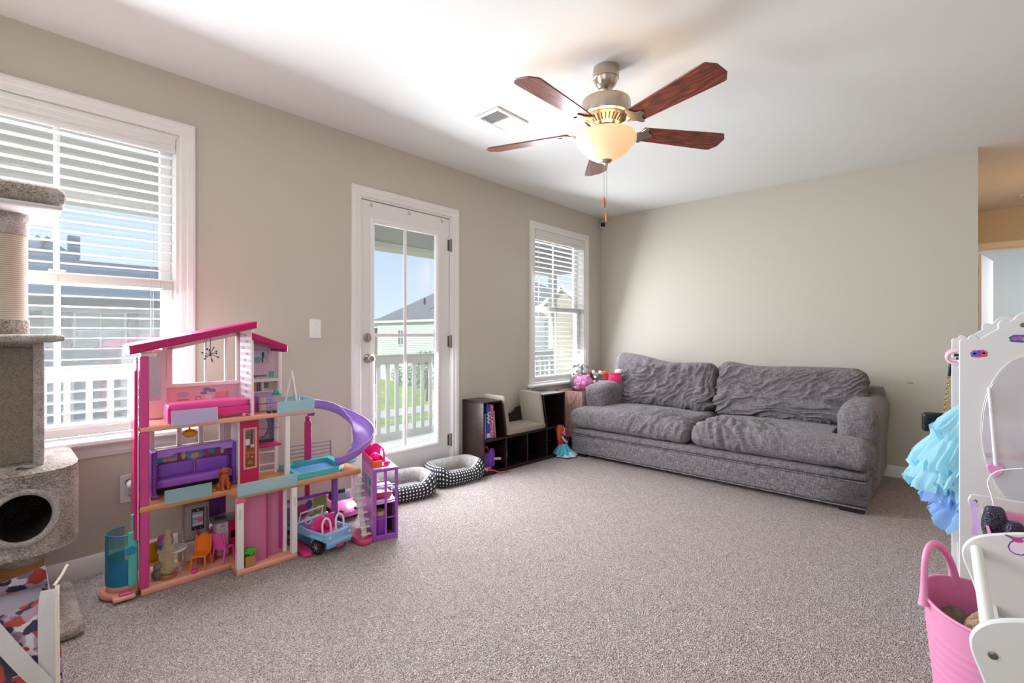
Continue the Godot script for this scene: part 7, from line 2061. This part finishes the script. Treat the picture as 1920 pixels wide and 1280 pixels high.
	var gp := M("e66ab8", 0.25)
	obj("bow_loop", mb().ball(V(0.012, 0.1, 0), V(0.02, 0.022, 0.016), 16, 10), gp, t)
	obj("bow_loop", mb().ball(V(-0.015, 0.075, 0.01), V(0.018, 0.014, 0.014), 16, 10), gp, t)
	obj("bow_tail", mb().tube(smooth_path([V(0.01, 0.082, 0), V(0.05, 0.078, 0.01), V(0.1, 0.066, 0.0), V(0.16, 0.07, -0.01)], 4), 0.011, 10), gp, t)
	obj("stand", mb().soft(V(0.04, 0.035, 0.0), V(0.1, 0.07, 0.05), 0.02, 6), M("d955a8", 0.3), t)
	# unicorn sticker
	t = thing("unicorn_sticker", "purple-outlined white unicorn head sticker on the middle organizer board", "sticker", V(3.04, 0.612, 3.1125))
	var head := PackedVector2Array([Vector2(-0.002, 0.012), Vector2(-0.01, 0.004), Vector2(-0.013, -0.006), Vector2(-0.01, -0.014), Vector2(-0.002, -0.019), Vector2(0.008, -0.018), Vector2(0.015, -0.01), Vector2(0.026, -0.012), Vector2(0.034, -0.004), Vector2(0.034, 0.012), Vector2(0.026, 0.02), Vector2(0.012, 0.021), Vector2(0.004, 0.018)])
	obj("outline", mb().prism(Geometry2D.offset_polygon(head, 0.0022)[0], 0, 0.0005), M("6a3a80", 0.3), t)
	obj("head", mb().prism(head, 0.0005, 0.0009), M("ead9ea", 0.3), t)
	obj("horn", mb().prism(PackedVector2Array([Vector2(-0.021, 0.02), Vector2(-0.018, 0.022), Vector2(0.002, 0.017), Vector2(-0.002, 0.011)]), 0, 0.0012), M("8a4a90", 0.3), t)
	obj("mane", mb().prism(PackedVector2Array(oval(0.01, 0.006, 12)), 0.0009, 0.0013, 0, at(V(0.001, 0.014, 0))), M("c04a88", 0.3), t)
	obj("mane", mb().prism(PackedVector2Array(oval(0.008, 0.005, 12)), 0.0009, 0.0014, 0, at(V(0.024, 0.017, 0))), M("e0a03a", 0.3), t)
	obj("cheek", mb().prism(PackedVector2Array(oval(0.003, 0.002, 10)), 0.0009, 0.0012, 0, at(V(0.014, -0.004, 0))), M("e8a0c0", 0.3), t)
	# tub
	t = thing("plastic_tub", "soft pink plastic tub with a tall looped handle on the carpet", "tub", V(3.035, 0, 2.91))
	var tp := M("f09ac0", 0.4, 0.0, {"backlight_enabled": true, "backlight": Color(0.25, 0.1, 0.15)})
	var lip := func(a: float) -> float:
		return 0.37 + 0.012 * cos(2 * (a - 2.8))
	var tub := mb()
	tub.surf(func(u, v):
		var a: float = u * TAU
		var y: float = lip.call(a) * v
		var r: float = lerpf(0.128, 0.168, pow(v, 0.8)) + (0.0012 * pow(absf(sin(v * PI * 15)), 12) if v < 0.8 else 0.0)
		return V(cos(a) * r, y, -sin(a) * r), 72, 60)
	tub.surf(func(u, v):
		var a: float = u * TAU
		var y: float = 0.006 + (lip.call(a) - 0.006) * v
		var r: float = lerpf(0.124, 0.164, pow(v, 0.8))
		return V(cos(a) * r, y, -sin(a) * r), 72, 10, true)
	tub.lathe([Vector2(0, 0.006), Vector2(0.124, 0.006)], 40)
	obj("wall", tub, tp, t)
	var rp := []
	for i in 64:
		var a := TAU * i / 64
		rp.append(V(cos(a) * 0.168, lip.call(a), -sin(a) * 0.168))
	obj("lip", mb().tube(rp, 0.0045, 6, true), tp, t)
	var A := V(-0.163, 0.372, 0.06)
	var B := V(-0.098, 0.372, -0.137)
	var hp := []
	for s in [[0.0, -0.02], [0.01, 0.03], [0.02, 0.09], [0.09, 0.125], [0.24, 0.136], [0.45, 0.125], [0.7, 0.09], [0.88, 0.05], [0.96, 0.02], [1.02, -0.015]]:
		hp.append(A.lerp(B, s[0]) + V(0, s[1], 0))
	var hps := smooth_path(hp, 5)
	obj("handle", mb().tube(hps, range(hps.size()).map(func(i): return 0.011 + 0.009 * pow(absf(2.0 * i / (hps.size() - 1) - 1), 6)), 10, false, 0.7), tp, t)
	# clothes in the tub
	t = thing("fur_scarf", "brown fur wrap at the left inside the pink tub", "cloth", V(2.935, 0.25, 2.94))
	obj("wrap", mb().soft(V(0, 0.05, 0), V(0.06, 0.09, 0.13), 0.028, 12, func(p, nn): return p + nn * 0.006 * sin(p.z * 60 + p.y * 40)), fur("4f4032", "75644f", "978670", 97, 8.0, 1.0), t)
	t = thing("spotted_cloth", "tan spotted cloth bundled in the pink tub", "cloth", V(3.035, 0.285, 2.97))
	obj("bundle", mb().ball(V(0, 0.03, 0), V(0.09, 0.065, 0.07), 28, 16, func(d): return 1 + 0.09 * sin(d.x * 8 + d.z * 5)), noisy([[0.0, "3a2c22"], [0.3, "6b543e"], [0.42, "b9a07c"], [0.8, "cdb795"]], noise_image(128, 0.1, 98, 2), 12.0, 0.9), t)
	t = thing("dark_belt", "dark brown looped belt on top of the spotted cloth", "belt", V(3.035, 0.35, 3.01))
	obj("loop", mb().tube(smooth_path([V(-0.05, -0.02, 0.02), V(-0.045, 0.004, 0.0), V(0.0, 0.008, -0.02), V(0.04, -0.01, 0.0), V(0.055, -0.03, 0.03)], 5), 0.011, 8, false, 0.4), M("4a2a24", 0.5), t)
	t = thing("blue_cap", "small blue bottle cap beside the dark belt in the tub", "toy", V(3.085, 0.335, 2.975))
	obj("cap", mb().lathe([Vector2(0, 0), Vector2(0.016, 0), Vector2(0.017, 0.014), Vector2(0.013, 0.018), Vector2(0, 0.018)], 20), M("5a9fc8", 0.3), t)
